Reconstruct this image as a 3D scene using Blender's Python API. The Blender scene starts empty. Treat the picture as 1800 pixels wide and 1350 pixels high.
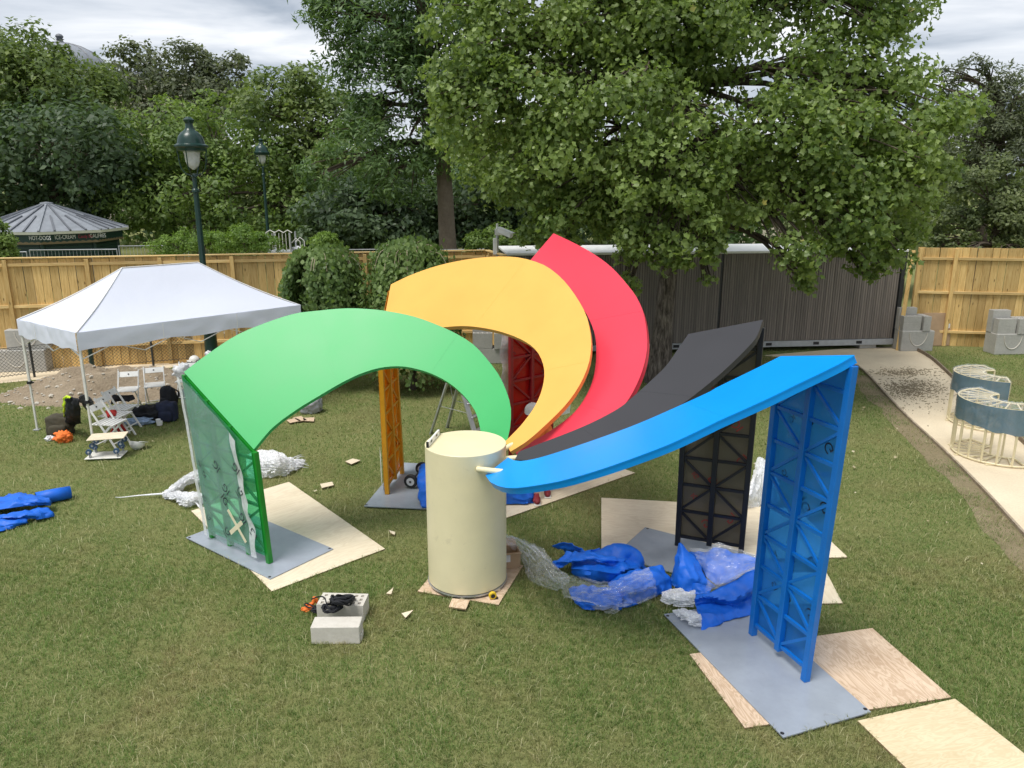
import bpy, bmesh, math, random
import numpy as np
from mathutils import Vector, Matrix, noise as mnoise

random.seed(7)
rng = np.random.default_rng(7)
SC = bpy.context.scene
COL = SC.collection
R = math.radians

# ------------------------------------------------------------------ camera
CAM_H, PITCH, FPX = 4.5, R(14.5), 1350.0
cam_d = bpy.data.cameras.new('camera')
cam = bpy.data.objects.new('camera', cam_d)
COL.objects.link(cam)
cam.location = (0, 0, CAM_H)
cam.rotation_euler = (R(90) - PITCH, 0, 0)
cam_d.sensor_width = 36.0
cam_d.lens = 36.0 * FPX / 1800.0
cam_d.clip_start = 0.05
cam_d.clip_end = 3000
SC.camera = cam

# ------------------------------------------------------------------ sky
SUN_EL, SUN_AZ = 67.0, 228.0      # azimuth measured clockwise from +Y
world = bpy.data.worlds.new('World')
SC.world = world
world.use_nodes = True
wn, wl = world.node_tree.nodes, world.node_tree.links
wn.clear()
w_out = wn.new('ShaderNodeOutputWorld')
w_mix = wn.new('ShaderNodeMixShader')
w_bg = wn.new('ShaderNodeBackground')
w_cl = wn.new('ShaderNodeBackground')
w_sky = wn.new('ShaderNodeTexSky')
w_sky.sky_type = 'NISHITA'
w_sky.sun_disc = False
w_sky.sun_elevation = R(SUN_EL)
w_sky.sun_rotation = R(SUN_AZ)
w_bg.inputs['Strength'].default_value = 0.12
wl.new(w_sky.outputs[0], w_bg.inputs['Color'])
w_tc = wn.new('ShaderNodeTexCoord')
w_sep = wn.new('ShaderNodeSeparateXYZ')
wl.new(w_tc.outputs['Generated'], w_sep.inputs[0])
w_add = wn.new('ShaderNodeMath'); w_add.operation = 'ADD'; w_add.inputs[1].default_value = 0.16
w_abs = wn.new('ShaderNodeMath'); w_abs.operation = 'ABSOLUTE'
wl.new(w_sep.outputs['Z'], w_abs.inputs[0])
wl.new(w_abs.outputs[0], w_add.inputs[0])
w_dx = wn.new('ShaderNodeMath'); w_dx.operation = 'DIVIDE'
w_dy = wn.new('ShaderNodeMath'); w_dy.operation = 'DIVIDE'
wl.new(w_sep.outputs['X'], w_dx.inputs[0]); wl.new(w_add.outputs[0], w_dx.inputs[1])
wl.new(w_sep.outputs['Y'], w_dy.inputs[0]); wl.new(w_add.outputs[0], w_dy.inputs[1])
w_com = wn.new('ShaderNodeCombineXYZ')
wl.new(w_dx.outputs[0], w_com.inputs[0]); wl.new(w_dy.outputs[0], w_com.inputs[1])
w_map = wn.new('ShaderNodeMapping')
w_map.inputs['Location'].default_value = (3.1, 1.2, 0)
w_map.inputs['Rotation'].default_value = (0, 0, R(-20))
w_map.inputs['Scale'].default_value = (0.75, 1.25, 1)
wl.new(w_com.outputs[0], w_map.inputs[0])
w_n1 = wn.new('ShaderNodeTexNoise')
w_n1.inputs['Scale'].default_value = 1.15
w_n1.inputs['Detail'].default_value = 7
w_n1.inputs['Roughness'].default_value = 0.52
w_n1.inputs['Distortion'].default_value = 0.45
wl.new(w_map.outputs[0], w_n1.inputs['Vector'])
w_rmp = wn.new('ShaderNodeValToRGB')
w_rmp.color_ramp.elements[0].position = 0.385
w_rmp.color_ramp.elements[0].color = (0.30, 0.345, 0.41, 1)
w_rmp.color_ramp.elements[1].position = 0.64
w_rmp.color_ramp.elements[1].color = (0.80, 0.81, 0.83, 1)
e_ = w_rmp.color_ramp.elements.new(0.50); e_.color = (0.55, 0.585, 0.64, 1)
wl.new(w_n1.outputs['Fac'], w_rmp.inputs[0])
wl.new(w_rmp.outputs[0], w_cl.inputs['Color'])
w_cl.inputs['Strength'].default_value = 1.0
w_mix.inputs[0].default_value = 0.93
wl.new(w_bg.outputs[0], w_mix.inputs[1]); wl.new(w_cl.outputs[0], w_mix.inputs[2])
wl.new(w_mix.outputs[0], w_out.inputs['Surface'])

# ------------------------------------------------------------------ sun
sun_d = bpy.data.lights.new('sun', 'SUN')
sun = bpy.data.objects.new('sun', sun_d)
COL.objects.link(sun)
sun_d.energy = 2.4
sun_d.angle = R(25)
sun_d.color = (1.0, 0.96, 0.90)
_sd = Vector((math.sin(R(SUN_AZ)) * math.cos(R(SUN_EL)), math.cos(R(SUN_AZ)) * math.cos(R(SUN_EL)), math.sin(R(SUN_EL))))
sun.rotation_euler = _sd.to_track_quat('Z', 'Y').to_euler()
sun.location = _sd * 60

SC.view_settings.view_transform = 'Standard'
SC.view_settings.look = 'None'
SC.view_settings.exposure = 0.45
SC.view_settings.gamma = 1.0
SC.view_settings.use_curve_mapping = False
SC.render.engine = 'CYCLES'
SC.cycles.max_bounces = 8
SC.cycles.transparent_max_bounces = 16
SC.cycles.use_denoising = True
SC.cycles.use_adaptive_sampling = True
SC.cycles.adaptive_threshold = 0.02
SC.cycles.caustics_reflective = False
SC.cycles.caustics_refractive = False

# ------------------------------------------------------------------ survey: picture point -> place
_c, _s = math.cos(PITCH), math.sin(PITCH)
def ray(x, y):
    a, b = (x - 900.0) / FPX, (675.0 - y) / FPX
    return np.array([a, _c + b * _s, -_s + b * _c])
CAMP = np.array([0, 0, CAM_H])
def un(x, y, z=0.0):
    d = ray(x, y)
    return CAMP + d * ((z - CAM_H) / d[2])
def unY(x, y, Y):
    d = ray(x, y)
    return CAMP + d * (Y / d[1])
def onplane(x, y, n, p):
    d = ray(x, y)
    return CAMP + d * (((p - CAMP) @ n) / (d @ n))

# ------------------------------------------------------------------ object helpers
def tag(o, label=None, cat=None, group=None, kind=None):
    if label: o['label'] = label
    if cat: o['category'] = cat
    if group: o['group'] = group
    if kind: o['kind'] = kind
    return o
def thing(name, label, cat, loc=(0, 0, 0), rz=0.0, group=None, rot=None):
    o = bpy.data.objects.new(name, None)
    COL.objects.link(o)
    o.empty_display_size = 0.2
    o.location = loc
    o.rotation_euler = rot if rot else (0, 0, rz)
    return tag(o, label, cat, group)
def root_loc(o):
    v = np.zeros(3)
    while o is not None:
        v += np.array(o.location)
        o = o.parent
    return v
def link_mesh(name, me, mat=None, parent=None):
    o = bpy.data.objects.new(name, me)
    COL.objects.link(o)
    if mat is not None:
        for m in (mat if isinstance(mat, (list, tuple)) else [mat]):
            me.materials.append(m)
    if parent is not None:
        o.parent = parent
    return o
def share(name, me, parent=None, loc=(0, 0, 0), rot=(0, 0, 0), scale=(1, 1, 1)):
    o = bpy.data.objects.new(name, me)
    COL.objects.link(o)
    o.parent = parent
    o.location, o.rotation_euler, o.scale = loc, rot, scale
    return o
def copy_tree(o, parent=None):
    c = o.copy()
    COL.objects.link(c)
    c.parent = parent
    for ch in list(o.children):
        copy_tree(ch, c)
    return c

class MB:
    """collects shapes and links them as one mesh"""
    def __init__(s):
        s.v, s.f, s.m = [], [], []
    def add(s, vs, fs, mi=0):
        k = len(s.v)
        s.v += [tuple(float(q) for q in p) for p in vs]
        s.f += [tuple(i + k for i in f) for f in fs]
        s.m += [mi] * len(fs)
        return s
    def box(s, c, size, rz=0.0, M=None, mi=0):
        hx, hy, hz = size[0] / 2, size[1] / 2, size[2] / 2
        P = [Vector((a * hx, b * hy, d * hz)) for a, b, d in
             ((-1,-1,-1),(1,-1,-1),(1,1,-1),(-1,1,-1),(-1,-1,1),(1,-1,1),(1,1,1),(-1,1,1))]
        if M is None: M = Matrix.Rotation(rz, 3, 'Z')
        P = [M @ p + Vector(c) for p in P]
        return s.add(P, [(0,3,2,1),(4,5,6,7),(0,1,5,4),(1,2,6,5),(2,3,7,6),(3,0,4,7)], mi)
    def bar(s, p, q, w, h=None, up=(0, 0, 1), mi=0):
        p, q = Vector(p), Vector(q)
        h = h or w
        d = (q - p)
        L = d.length
        d.normalize()
        u = Vector(up)
        x = d.cross(u)
        if x.length < 1e-4: x = d.cross(Vector((1, 0, 0)))
        x.normalize()
        y = x.cross(d)
        M = Matrix((x, y, d)).transposed()
        return s.box((p + q) / 2, (w, h, L), M=M, mi=mi)
    def tube(s, pts, r, n=8, cap=True, mi=0):
        pts = [Vector(p) for p in pts]
        rs = r if isinstance(r, (list, tuple, np.ndarray)) else [r] * len(pts)
        prev = None
        k = len(s.v)
        for i, p in enumerate(pts):
            d = (pts[min(i + 1, len(pts) - 1)] - pts[max(i - 1, 0)])
            if d.length < 1e-9: d = Vector((0, 0, 1))
            d.normalize()
            if prev is None:
                a = d.orthogonal().normalized()
            else:
                a = prev - d * prev.dot(d)
                a = a.normalized() if a.length > 1e-6 else d.orthogonal().normalized()
            prev = a
            b = d.cross(a)
            for j in range(n):
                t = 2 * math.pi * j / n
                s.v.append(tuple(p + (a * math.cos(t) + b * math.sin(t)) * rs[i]))
        for i in range(len(pts) - 1):
            for j in range(n):
                s.f.append((k + i*n + j, k + i*n + (j+1) % n, k + (i+1)*n + (j+1) % n, k + (i+1)*n + j)); s.m.append(mi)
        if cap:
            s.f.append(tuple(k + j for j in reversed(range(n)))); s.m.append(mi)
            e = k + (len(pts) - 1) * n
            s.f.append(tuple(e + j for j in range(n))); s.m.append(mi)
        return s
    def lathe(s, prof, n=24, c=(0, 0, 0), M=None, mi=0):
        k = len(s.v)
        c = Vector(c)
        for r, z in prof:
            for j in range(n):
                t = 2 * math.pi * j / n
                p = Vector((r * math.cos(t), r * math.sin(t), z))
                if M is not None: p = M @ p
                s.v.append(tuple(p + c))
        for i in range(len(prof) - 1):
            for j in range(n):
                s.f.append((k + i*n + j, k + i*n + (j+1) % n, k + (i+1)*n + (j+1) % n, k + (i+1)*n + j)); s.m.append(mi)
        if prof[0][0] > 1e-5: s.f.append(tuple(k + j for j in reversed(range(n)))); s.m.append(mi)
        if prof[-1][0] > 1e-5: s.f.append(tuple(k + (len(prof)-1)*n + j for j in range(n))); s.m.append(mi)
        return s
    def prism(s, poly, z0, z1, mi=0):
        """poly: list of (x,y) counter-clockwise"""
        n = len(poly)
        a = sum(poly[i][0]*poly[(i+1) % n][1] - poly[(i+1) % n][0]*poly[i][1] for i in range(n))
        if a < 0: poly = poly[::-1]
        vs = [(p[0], p[1], z0) for p in poly] + [(p[0], p[1], z1) for p in poly]
        fs = [tuple(reversed(range(n))), tuple(range(n, 2*n))] + [(i, (i+1) % n, n + (i+1) % n, n + i) for i in range(n)]
        return s.add(vs, fs, mi)
    def grid(s, P, mi=0, close=False):
        """P: rows x cols x 3"""
        k = len(s.v)
        nr, nc = len(P), len(P[0])
        for row in P:
            for p in row: s.v.append(tuple(float(q) for q in p))
        for i in range(nr - 1):
            for j in range(nc - 1 + (1 if close else 0)):
                s.f.append((k + i*nc + j, k + i*nc + (j+1) % nc, k + (i+1)*nc + (j+1) % nc, k + (i+1)*nc + j)); s.m.append(mi)
        return s
    def build(s, name, mat, parent=None, smooth=None, bevel=0.0, world=True, solid=0.0):
        me = bpy.data.meshes.new(name)
        off = root_loc(parent) if (parent is not None and world) else np.zeros(3)
        v = np.array(s.v, float) - off
        me.from_pydata(v.tolist(), [], s.f)
        if any(s.m):
            me.polygons.foreach_set('material_index', s.m)
        if bevel > 0:
            bm = bmesh.new(); bm.from_mesh(me)
            bmesh.ops.recalc_face_normals(bm, faces=bm.faces)
            ed = [e for e in bm.edges if len(e.link_faces) == 2 and e.calc_face_angle(0) > R(25)]
            bmesh.ops.bevel(bm, geom=ed, offset=bevel, segments=1, profile=0.7, affect='EDGES')
            bm.to_mesh(me); bm.free()
        if smooth is not None:
            me.polygons.foreach_set('use_smooth', [True] * len(me.polygons))
            if smooth < 180: me.set_sharp_from_angle(angle=R(smooth))
        me.update()
        o = link_mesh(name, me, mat, parent)
        if solid:
            md = o.modifiers.new('thickness', 'SOLIDIFY'); md.thickness = solid; md.offset = 0
        return o

def bez(pts, n):
    """Catmull-Rom through pts, n samples"""
    P = np.array(pts, float)
    if len(P) == 2:
        t = np.linspace(0, 1, n)[:, None]
        return P[0] * (1 - t) + P[1] * t
    d = np.r_[0, np.cumsum(np.sqrt(np.linalg.norm(np.diff(P, axis=0), axis=1)) + 1e-9)]
    ext = np.vstack([2*P[0] - P[1], P, 2*P[-1] - P[-2]])
    t = np.linspace(0, d[-1], n)
    out = []
    for q in t:
        i = min(max(int(np.searchsorted(d, q, side='right')) - 1, 0), len(P) - 2)
        u = (q - d[i]) / (d[i+1] - d[i])
        a, b, c_, e = ext[i], ext[i+1], ext[i+2], ext[i+3]
        out.append(0.5 * ((2*b) + (-a + c_)*u + (2*a - 5*b + 4*c_ - e)*u*u + (-a + 3*b - 3*c_ + e)*u**3))
    return np.array(out)
def evenly(pts, n, fine=400):
    Q = bez(pts, fine)
    d = np.r_[0, np.cumsum(np.linalg.norm(np.diff(Q, axis=0), axis=1))]
    t = np.linspace(0, d[-1], n)
    return np.stack([np.interp(t, d, Q[:, k]) for k in range(Q.shape[1])], 1)
def nz(p, sc=1.0, seed=0.0):
    return mnoise.noise(Vector((p[0]*sc + seed, p[1]*sc - seed*0.7, p[2]*sc + seed*1.3)))
def fbm(p, sc=1.0, seed=0.0, o=3):
    a, t = 1.0, 0.0
    for _ in range(o):
        t += a * nz(p, sc, seed); a *= 0.5; sc *= 2.1; seed += 5.3
    return t

# ------------------------------------------------------------------ materials
def new_mat(name):
    m = bpy.data.materials.new(name)
    m.use_nodes = True
    nt = m.node_tree
    b = nt.nodes['Principled BSDF']
    return m, nt.nodes, nt.links, b
def ramp(N, L, src, stops):
    r = N.new('ShaderNodeValToRGB')
    el = r.color_ramp.elements
    el[0].position, el[0].color = stops[0][0], (*stops[0][1], 1)
    el[1].position, el[1].color = stops[-1][0], (*stops[-1][1], 1)
    for p, c in stops[1:-1]:
        e = el.new(p); e.color = (*c, 1)
    L.new(src, r.inputs[0])
    return r.outputs[0]
def noise_tex(N, L, scale, detail=4, rough=0.55, vec=None, dist=0.0):
    n = N.new('ShaderNodeTexNoise')
    n.inputs['Scale'].default_value = scale
    n.inputs['Detail'].default_value = detail
    n.inputs['Roughness'].default_value = rough
    n.inputs['Distortion'].default_value = dist
    if vec is not None: L.new(vec, n.inputs['Vector'])
    return n.outputs['Fac']
def coords(N, L, kind='Object', scale=(1, 1, 1), rot=(0, 0, 0)):
    t = N.new('ShaderNodeTexCoord')
    m = N.new('ShaderNodeMapping')
    m.inputs['Scale'].default_value = scale
    m.inputs['Rotation'].default_value = rot
    L.new(t.outputs[kind], m.inputs[0])
    return m.outputs[0]
def world_pos(N, L, scale=(1, 1, 1)):
    g = N.new('ShaderNodeNewGeometry')
    m = N.new('ShaderNodeMapping')
    m.inputs['Scale'].default_value = scale
    L.new(g.outputs['Position'], m.inputs[0])
    return m.outputs[0]
def bump(N, L, b, h, strength, dist=0.01):
    n = N.new('ShaderNodeBump')
    n.inputs['Strength'].default_value = strength
    n.inputs['Distance'].default_value = dist
    L.new(h, n.inputs['Height'])
    L.new(n.outputs[0], b.inputs['Normal'])
def mixc(N, L, f, a, b_, mode='MIX'):
    m = N.new('ShaderNodeMix'); m.data_type = 'RGBA'; m.blend_type = mode
    for sock, v in ((m.inputs[0], f), (m.inputs[6], a), (m.inputs[7], b_)):
        if hasattr(v, 'is_output'): L.new(v, sock)
        elif isinstance(v, (int, float)): sock.default_value = v
        else: sock.default_value = (*v, 1)
    return m.outputs[2]
def rnd_obj(N):
    return N.new('ShaderNodeObjectInfo').outputs['Random']
def rnd_isl(N):
    return N.new('ShaderNodeNewGeometry').outputs['Random Per Island']

def paint(name, col, rough=0.35, var=0.10, bumps=0.03, scale=6.0, spec=0.5, coat=0.0, metal=0.0, dirt=None):
    m, N, L, b = new_mat(name)
    v = world_pos(N, L)
    f = noise_tex(N, L, scale, 6, 0.6, v)
    lo = tuple(c * (1 - var) for c in col); hi = tuple(min(1, c * (1 + var)) for c in col)
    c = ramp(N, L, f, [(0.3, lo), (0.7, hi)])
    if dirt:
        f2 = noise_tex(N, L, scale * 3.1, 8, 0.7, v, 0.4)
        k = ramp(N, L, f2, [(0.61, (0, 0, 0)), (0.82, (1, 1, 1))])
        c = mixc(N, L, k, c, dirt)
    L.new(c, b.inputs['Base Color'])
    r = N.new('ShaderNodeMapRange')
    r.inputs['To Min'].default_value = rough * 0.8
    r.inputs['To Max'].default_value = min(1, rough * 1.25)
    L.new(f, r.inputs[0]); L.new(r.outputs[0], b.inputs['Roughness'])
    b.inputs['Specular IOR Level'].default_value = spec
    b.inputs['Coat Weight'].default_value = coat
    b.inputs['Metallic'].default_value = metal
    if bumps: bump(N, L, b, noise_tex(N, L, scale * 14, 4, 0.6, v), bumps, 0.01)
    return m

def plain(name, col, rough=0.5, metal=0.0, spec=0.5, alpha=1.0):
    return paint(name, col, rough, 0.08, 0.04, 9.0, spec, 0.0, metal)

def wood(name, c0, c1, c2, grain=(30, 30, 2.2), rnd=0.30, rough=0.65, knots=True):
    m, N, L, b = new_mat(name)
    v = coords(N, L, 'Object', grain)
    oi = N.new('ShaderNodeObjectInfo')
    va = N.new('ShaderNodeVectorMath'); va.operation = 'ADD'
    sc = N.new('ShaderNodeVectorMath'); sc.operation = 'SCALE'
    cmb = N.new('ShaderNodeCombineXYZ')
    for k in range(3): L.new(oi.outputs['Random'], cmb.inputs[k])
    L.new(cmb.outputs[0], sc.inputs[0]); sc.inputs['Scale'].default_value = 57.0
    L.new(v, va.inputs[0]); L.new(sc.outputs[0], va.inputs[1])
    f = noise_tex(N, L, 1.0, 5, 0.6, va.outputs[0], 1.2)
    c = ramp(N, L, f, [(0.3, c0), (0.5, c1), (0.72, c2)])
    if knots:
        v2 = coords(N, L, 'Object', (5, 5, 1.7))
        va2 = N.new('ShaderNodeVectorMath'); va2.operation = 'ADD'
        L.new(v2, va2.inputs[0]); L.new(sc.outputs[0], va2.inputs[1])
        vo = N.new('ShaderNodeTexVoronoi'); vo.inputs['Scale'].default_value = 1.3
        L.new(va2.outputs[0], vo.inputs['Vector'])
        k = ramp(N, L, vo.outputs['Distance'], [(0.05, (1, 1, 1)), (0.13, (0, 0, 0))])
        c = mixc(N, L, k, c, tuple(q * 0.42 for q in c0))
    hs = N.new('ShaderNodeHueSaturation')
    mr = N.new('ShaderNodeMapRange')
    mr.inputs['To Min'].default_value = 1 - rnd; mr.inputs['To Max'].default_value = 1 + rnd * 0.6
    L.new(oi.outputs['Random'], mr.inputs[0])
    L.new(mr.outputs[0], hs.inputs['Value'])
    L.new(c, hs.inputs['Color'])
    L.new(hs.outputs[0], b.inputs['Base Color'])
    b.inputs['Roughness'].default_value = rough
    b.inputs['Specular IOR Level'].default_value = 0.3
    bump(N, L, b, f, 0.25, 0.004)
    return m

def leaf_mat(name, dark, mid, light, trans=0.35, rough=0.5, accent=None):
    m, N, L, b = new_mat(name)
    r = rnd_isl(N)
    stops = [(0.0, dark), (0.5, mid), (0.93, light)]
    if accent: stops.append((0.994, light)); stops.append((1.0, accent))
    c1 = ramp(N, L, r, stops)
    f = noise_tex(N, L, 0.55, 3, 0.5, world_pos(N, L))
    c = mixc(N, L, 0.45, c1, ramp(N, L, f, [(0.35, dark), (0.65, light)]))
    L.new(c, b.inputs['Base Color'])
    b.inputs['Roughness'].default_value = rough
    b.inputs['Specular IOR Level'].default_value = 0.35
    t = N.new('ShaderNodeBsdfTranslucent')
    L.new(mixc(N, L, 0.6, c, (light[0] * 1.3, light[1] * 1.5, light[2] * 0.6)), t.inputs['Color'])
    mx = N.new('ShaderNodeMixShader'); mx.inputs[0].default_value = trans
    out = N['Material Output']
    L.new(b.outputs[0], mx.inputs[1]); L.new(t.outputs[0], mx.inputs[2]); L.new(mx.outputs[0], out.inputs['Surface'])
    return m

def film_mat(name, col, clear, clear_hi, rough=0.2, scale=9.0):
    """thin plastic film: clear stretches and milky creases"""
    m, N, L, b = new_mat(name)
    v = world_pos(N, L)
    n1 = noise_tex(N, L, scale, 6, 0.62, v, 1.5)
    b.inputs['Base Color'].default_value = (*col, 1)
    b.inputs['Roughness'].default_value = rough
    b.inputs['Specular IOR Level'].default_value = 0.7
    bump(N, L, b, n1, 0.35, 0.02)
    tr = N.new('ShaderNodeBsdfTransparent')
    mr = N.new('ShaderNodeMapRange')
    mr.inputs['From Min'].default_value = 0.35; mr.inputs['From Max'].default_value = 0.65
    mr.inputs['To Min'].default_value = clear; mr.inputs['To Max'].default_value = clear_hi
    L.new(n1, mr.inputs[0])
    mx = N.new('ShaderNodeMixShader')
    L.new(mr.outputs[0], mx.inputs[0]); L.new(b.outputs[0], mx.inputs[1]); L.new(tr.outputs[0], mx.inputs[2])
    L.new(mx.outputs[0], N['Material Output'].inputs['Surface'])
    return m

def panel_mat(name, col, tint, clear, rough=0.18):
    """coloured translucent plastic sheet"""
    m, N, L, b = new_mat(name)
    f = noise_tex(N, L, 2.5, 4, 0.5, world_pos(N, L))
    L.new(ramp(N, L, f, [(0.3, tuple(c * 0.85 for c in col)), (0.7, tuple(min(1, c * 1.12) for c in col))]), b.inputs['Base Color'])
    b.inputs['Roughness'].default_value = rough
    tl = N.new('ShaderNodeBsdfTranslucent'); tl.inputs['Color'].default_value = (*tint, 1)
    tr = N.new('ShaderNodeBsdfTransparent'); tr.inputs['Color'].default_value = (*tint, 1)
    m1 = N.new('ShaderNodeMixShader'); m1.inputs[0].default_value = 0.35
    m2 = N.new('ShaderNodeMixShader'); m2.inputs[0].default_value = clear
    L.new(b.outputs[0], m1.inputs[1]); L.new(tl.outputs[0], m1.inputs[2])
    L.new(m1.outputs[0], m2.inputs[1]); L.new(tr.outputs[0], m2.inputs[2])
    L.new(m2.outputs[0], N['Material Output'].inputs['Surface'])
    return m

def concrete(name, c0, c1, scale=18.0):
    m, N, L, b = new_mat(name)
    v = world_pos(N, L)
    f = noise_tex(N, L, scale, 8, 0.7, v)
    g = noise_tex(N, L, 2.2, 4, 0.6, v)
    c = mixc(N, L, 0.4, ramp(N, L, f, [(0.3, c0), (0.7, c1)]), ramp(N, L, g, [(0.35, c0), (0.65, c1)]))
    L.new(c, b.inputs['Base Color'])
    b.inputs['Roughness'].default_value = 0.9
    b.inputs['Specular IOR Level'].default_value = 0.2
    bump(N, L, b, f, 0.5, 0.006)
    return m

def ground_mat(name, stops, scale, fine, bstr=0.5, fine_amt=0.5, fine_stops=None, bd=0.03):
    m, N, L, b = new_mat(name)
    v = world_pos(N, L)
    f = noise_tex(N, L, scale, 6, 0.6, v, 0.3)
    g = noise_tex(N, L, fine, 8, 0.75, v)
    c = ramp(N, L, f, stops)
    c2 = ramp(N, L, g, fine_stops or [(0.3, tuple(q * 0.55 for q in stops[0][1])), (0.7, tuple(min(1, q * 1.25) for q in stops[-1][1]))])
    L.new(mixc(N, L, fine_amt, c, c2), b.inputs['Base Color'])
    b.inputs['Roughness'].default_value = 0.95
    b.inputs['Specular IOR Level'].default_value = 0.1
    bump(N, L, b, g, bstr, bd)
    return m

M = {}
M['lawn'] = ground_mat('lawn_soil', [(0.35, (0.130, 0.160, 0.054)), (0.65, (0.22, 0.22, 0.090))], 0.6, 26)
M['sand'] = ground_mat('path_sand', [(0.35, (0.63, 0.53, 0.38)), (0.65, (0.75, 0.65, 0.48))], 0.9, 30, 0.35, 0.25, None, 0.012)
M['dirt'] = ground_mat('mound_dirt', [(0.35, (0.27, 0.21, 0.145)), (0.65, (0.40, 0.325, 0.235))], 2.0, 22, 0.9, 0.5, None, 0.05)
M['bare'] = ground_mat('bare_soil', [(0.35, (0.20, 0.17, 0.095)), (0.65, (0.30, 0.245, 0.155))], 3.0, 30, 0.7, 0.4)
M['debris'] = ground_mat('path_debris', [(0.35, (0.30, 0.25, 0.17)), (0.65, (0.44, 0.37, 0.26))], 5.0, 40, 0.9, 0.6, None, 0.03)
M['fence_wood'] = wood('fence_wood', (0.49, 0.305, 0.105), (0.66, 0.445, 0.175), (0.76, 0.555, 0.25))
M['fence_rail'] = wood('fence_rail', (0.58, 0.38, 0.145), (0.70, 0.49, 0.21), (0.78, 0.59, 0.29), grain=(2.2, 2.2, 30), knots=False)
M['edging'] = wood('edging_wood', (0.20, 0.155, 0.11), (0.30, 0.24, 0.175), (0.38, 0.32, 0.25), grain=(8, 8, 8), knots=False)
M['slat'] = None
M['concrete'] = concrete('grey_concrete', (0.35, 0.345, 0.32), (0.48, 0.47, 0.44))
M['concrete_light'] = concrete('pale_concrete', (0.52, 0.49, 0.43), (0.66, 0.63, 0.57))
M['rubble'] = concrete('rubble_stone', (0.36, 0.32, 0.26), (0.60, 0.56, 0.48), 9.0)
M['stone'] = concrete('pale_stone', (0.50, 0.45, 0.36), (0.66, 0.60, 0.49), 5.0)
M['zinc'] = paint('zinc_roof', (0.24, 0.26, 0.29), 0.45, 0.15, 0.05, 3.0)
M['zinc_dark'] = paint('zinc_seam', (0.13, 0.14, 0.16), 0.5, 0.15, 0.05, 3.0)
M['kiosk_green'] = paint('kiosk_green', (0.010, 0.042, 0.036), 0.4, 0.2, 0.04, 4.0)
M['kiosk_dark'] = paint('kiosk_shutter', (0.012, 0.040, 0.037), 0.5, 0.2, 0.04, 4.0)
M['lamp_green'] = paint('lamp_green', (0.006, 0.034, 0.027), 0.3, 0.2, 0.03, 6.0)
M['white_paint'] = paint('white_paint', (0.78, 0.78, 0.76), 0.4, 0.06, 0.03, 6.0)
M['off_white'] = paint('off_white', (0.70, 0.69, 0.64), 0.5, 0.08, 0.04, 6.0)
M['black'] = paint('black_rubber', (0.014, 0.014, 0.016), 0.6, 0.2, 0.05, 12.0)
M['dark_metal'] = paint('dark_metal', (0.03, 0.032, 0.034), 0.45, 0.2, 0.04, 9.0)
M['alu'] = paint('aluminium', (0.52, 0.53, 0.54), 0.35, 0.1, 0.02, 9.0, 0.5, 0.0, 0.7)
M['galv'] = paint('galvanised', (0.42, 0.44, 0.46), 0.45, 0.12, 0.02, 9.0, 0.5, 0.0, 0.3)
M['glass'] = film_mat('lamp_glass', (0.75, 0.77, 0.76), 0.25, 0.45, 0.15, 5.0)
M['bark'] = concrete('tree_bark', (0.055, 0.043, 0.032), (0.13, 0.105, 0.08), 14.0)
def bark_mat():
    m, N, L, b = new_mat('furrowed_bark')
    v = world_pos(N, L, (16, 16, 3.2))
    f = noise_tex(N, L, 1.0, 6, 0.65, v, 0.6)
    L.new(ramp(N, L, f, [(0.38, (0.045, 0.037, 0.031)), (0.5, (0.12, 0.10, 0.085)), (0.66, (0.24, 0.21, 0.18))]), b.inputs['Base Color'])
    b.inputs['Roughness'].default_value = 0.95
    bump(N, L, b, f, 0.9, 0.04)
    return m
M['bark_furrowed'] = bark_mat()
M['bark_grey'] = concrete('grey_bark', (0.12, 0.095, 0.075), (0.22, 0.18, 0.14), 12.0)
M['twig'] = plain('pale_twig', (0.34, 0.28, 0.20), 0.7)
M['plate'] = paint('grey_steel_plate', (0.30, 0.335, 0.385), 0.22, 0.10, 0.03, 3.0, 0.55, 0, 0, (0.24, 0.25, 0.26))
M['cream'] = paint('cream_paint', (0.76, 0.69, 0.45), 0.42, 0.05, 0.02, 2.0, 0.45, 0, 0, (0.60, 0.54, 0.36))
M['cream_frame'] = paint('cream_tube_paint', (0.72, 0.64, 0.42), 0.4, 0.05, 0.02, 5.0)
M['tent'] = None
M['cardboard'] = paint('cardboard', (0.42, 0.29, 0.18), 0.8, 0.12, 0.05, 5.0)
M['tarp_blue'] = paint('blue_tarp', (0.006, 0.125, 0.62), 0.5, 0.12, 0.05, 7.0, 0.4)
M['orange'] = paint('orange_cloth', (0.85, 0.19, 0.03), 0.7, 0.12, 0.08, 9.0)
M['red_cloth'] = paint('red_cloth', (0.50, 0.025, 0.02), 0.8, 0.15, 0.08, 9.0)
M['black_cloth'] = paint('black_cloth', (0.010, 0.011, 0.015), 0.85, 0.3, 0.1, 9.0)
M['navy_cloth'] = paint('navy_cloth', (0.012, 0.018, 0.045), 0.85, 0.3, 0.1, 9.0)
M['grey_cloth'] = paint('grey_cloth', (0.075, 0.075, 0.082), 0.85, 0.25, 0.1, 9.0)
M['olive_cloth'] = paint('olive_cloth', (0.060, 0.052, 0.032), 0.85, 0.2, 0.1, 9.0)
M['denim'] = paint('pale_denim', (0.30, 0.40, 0.56), 0.85, 0.3, 0.1, 14.0)
M['hivis'] = paint('yellow_hivis', (0.62, 0.85, 0.03), 0.7, 0.1, 0.05, 9.0)
M['skin'] = paint('skin', (0.46, 0.27, 0.19), 0.5, 0.06, 0.02, 14.0)
M['hair'] = paint('dark_hair', (0.02, 0.014, 0.010), 0.6, 0.2, 0.1, 30.0)
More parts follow.
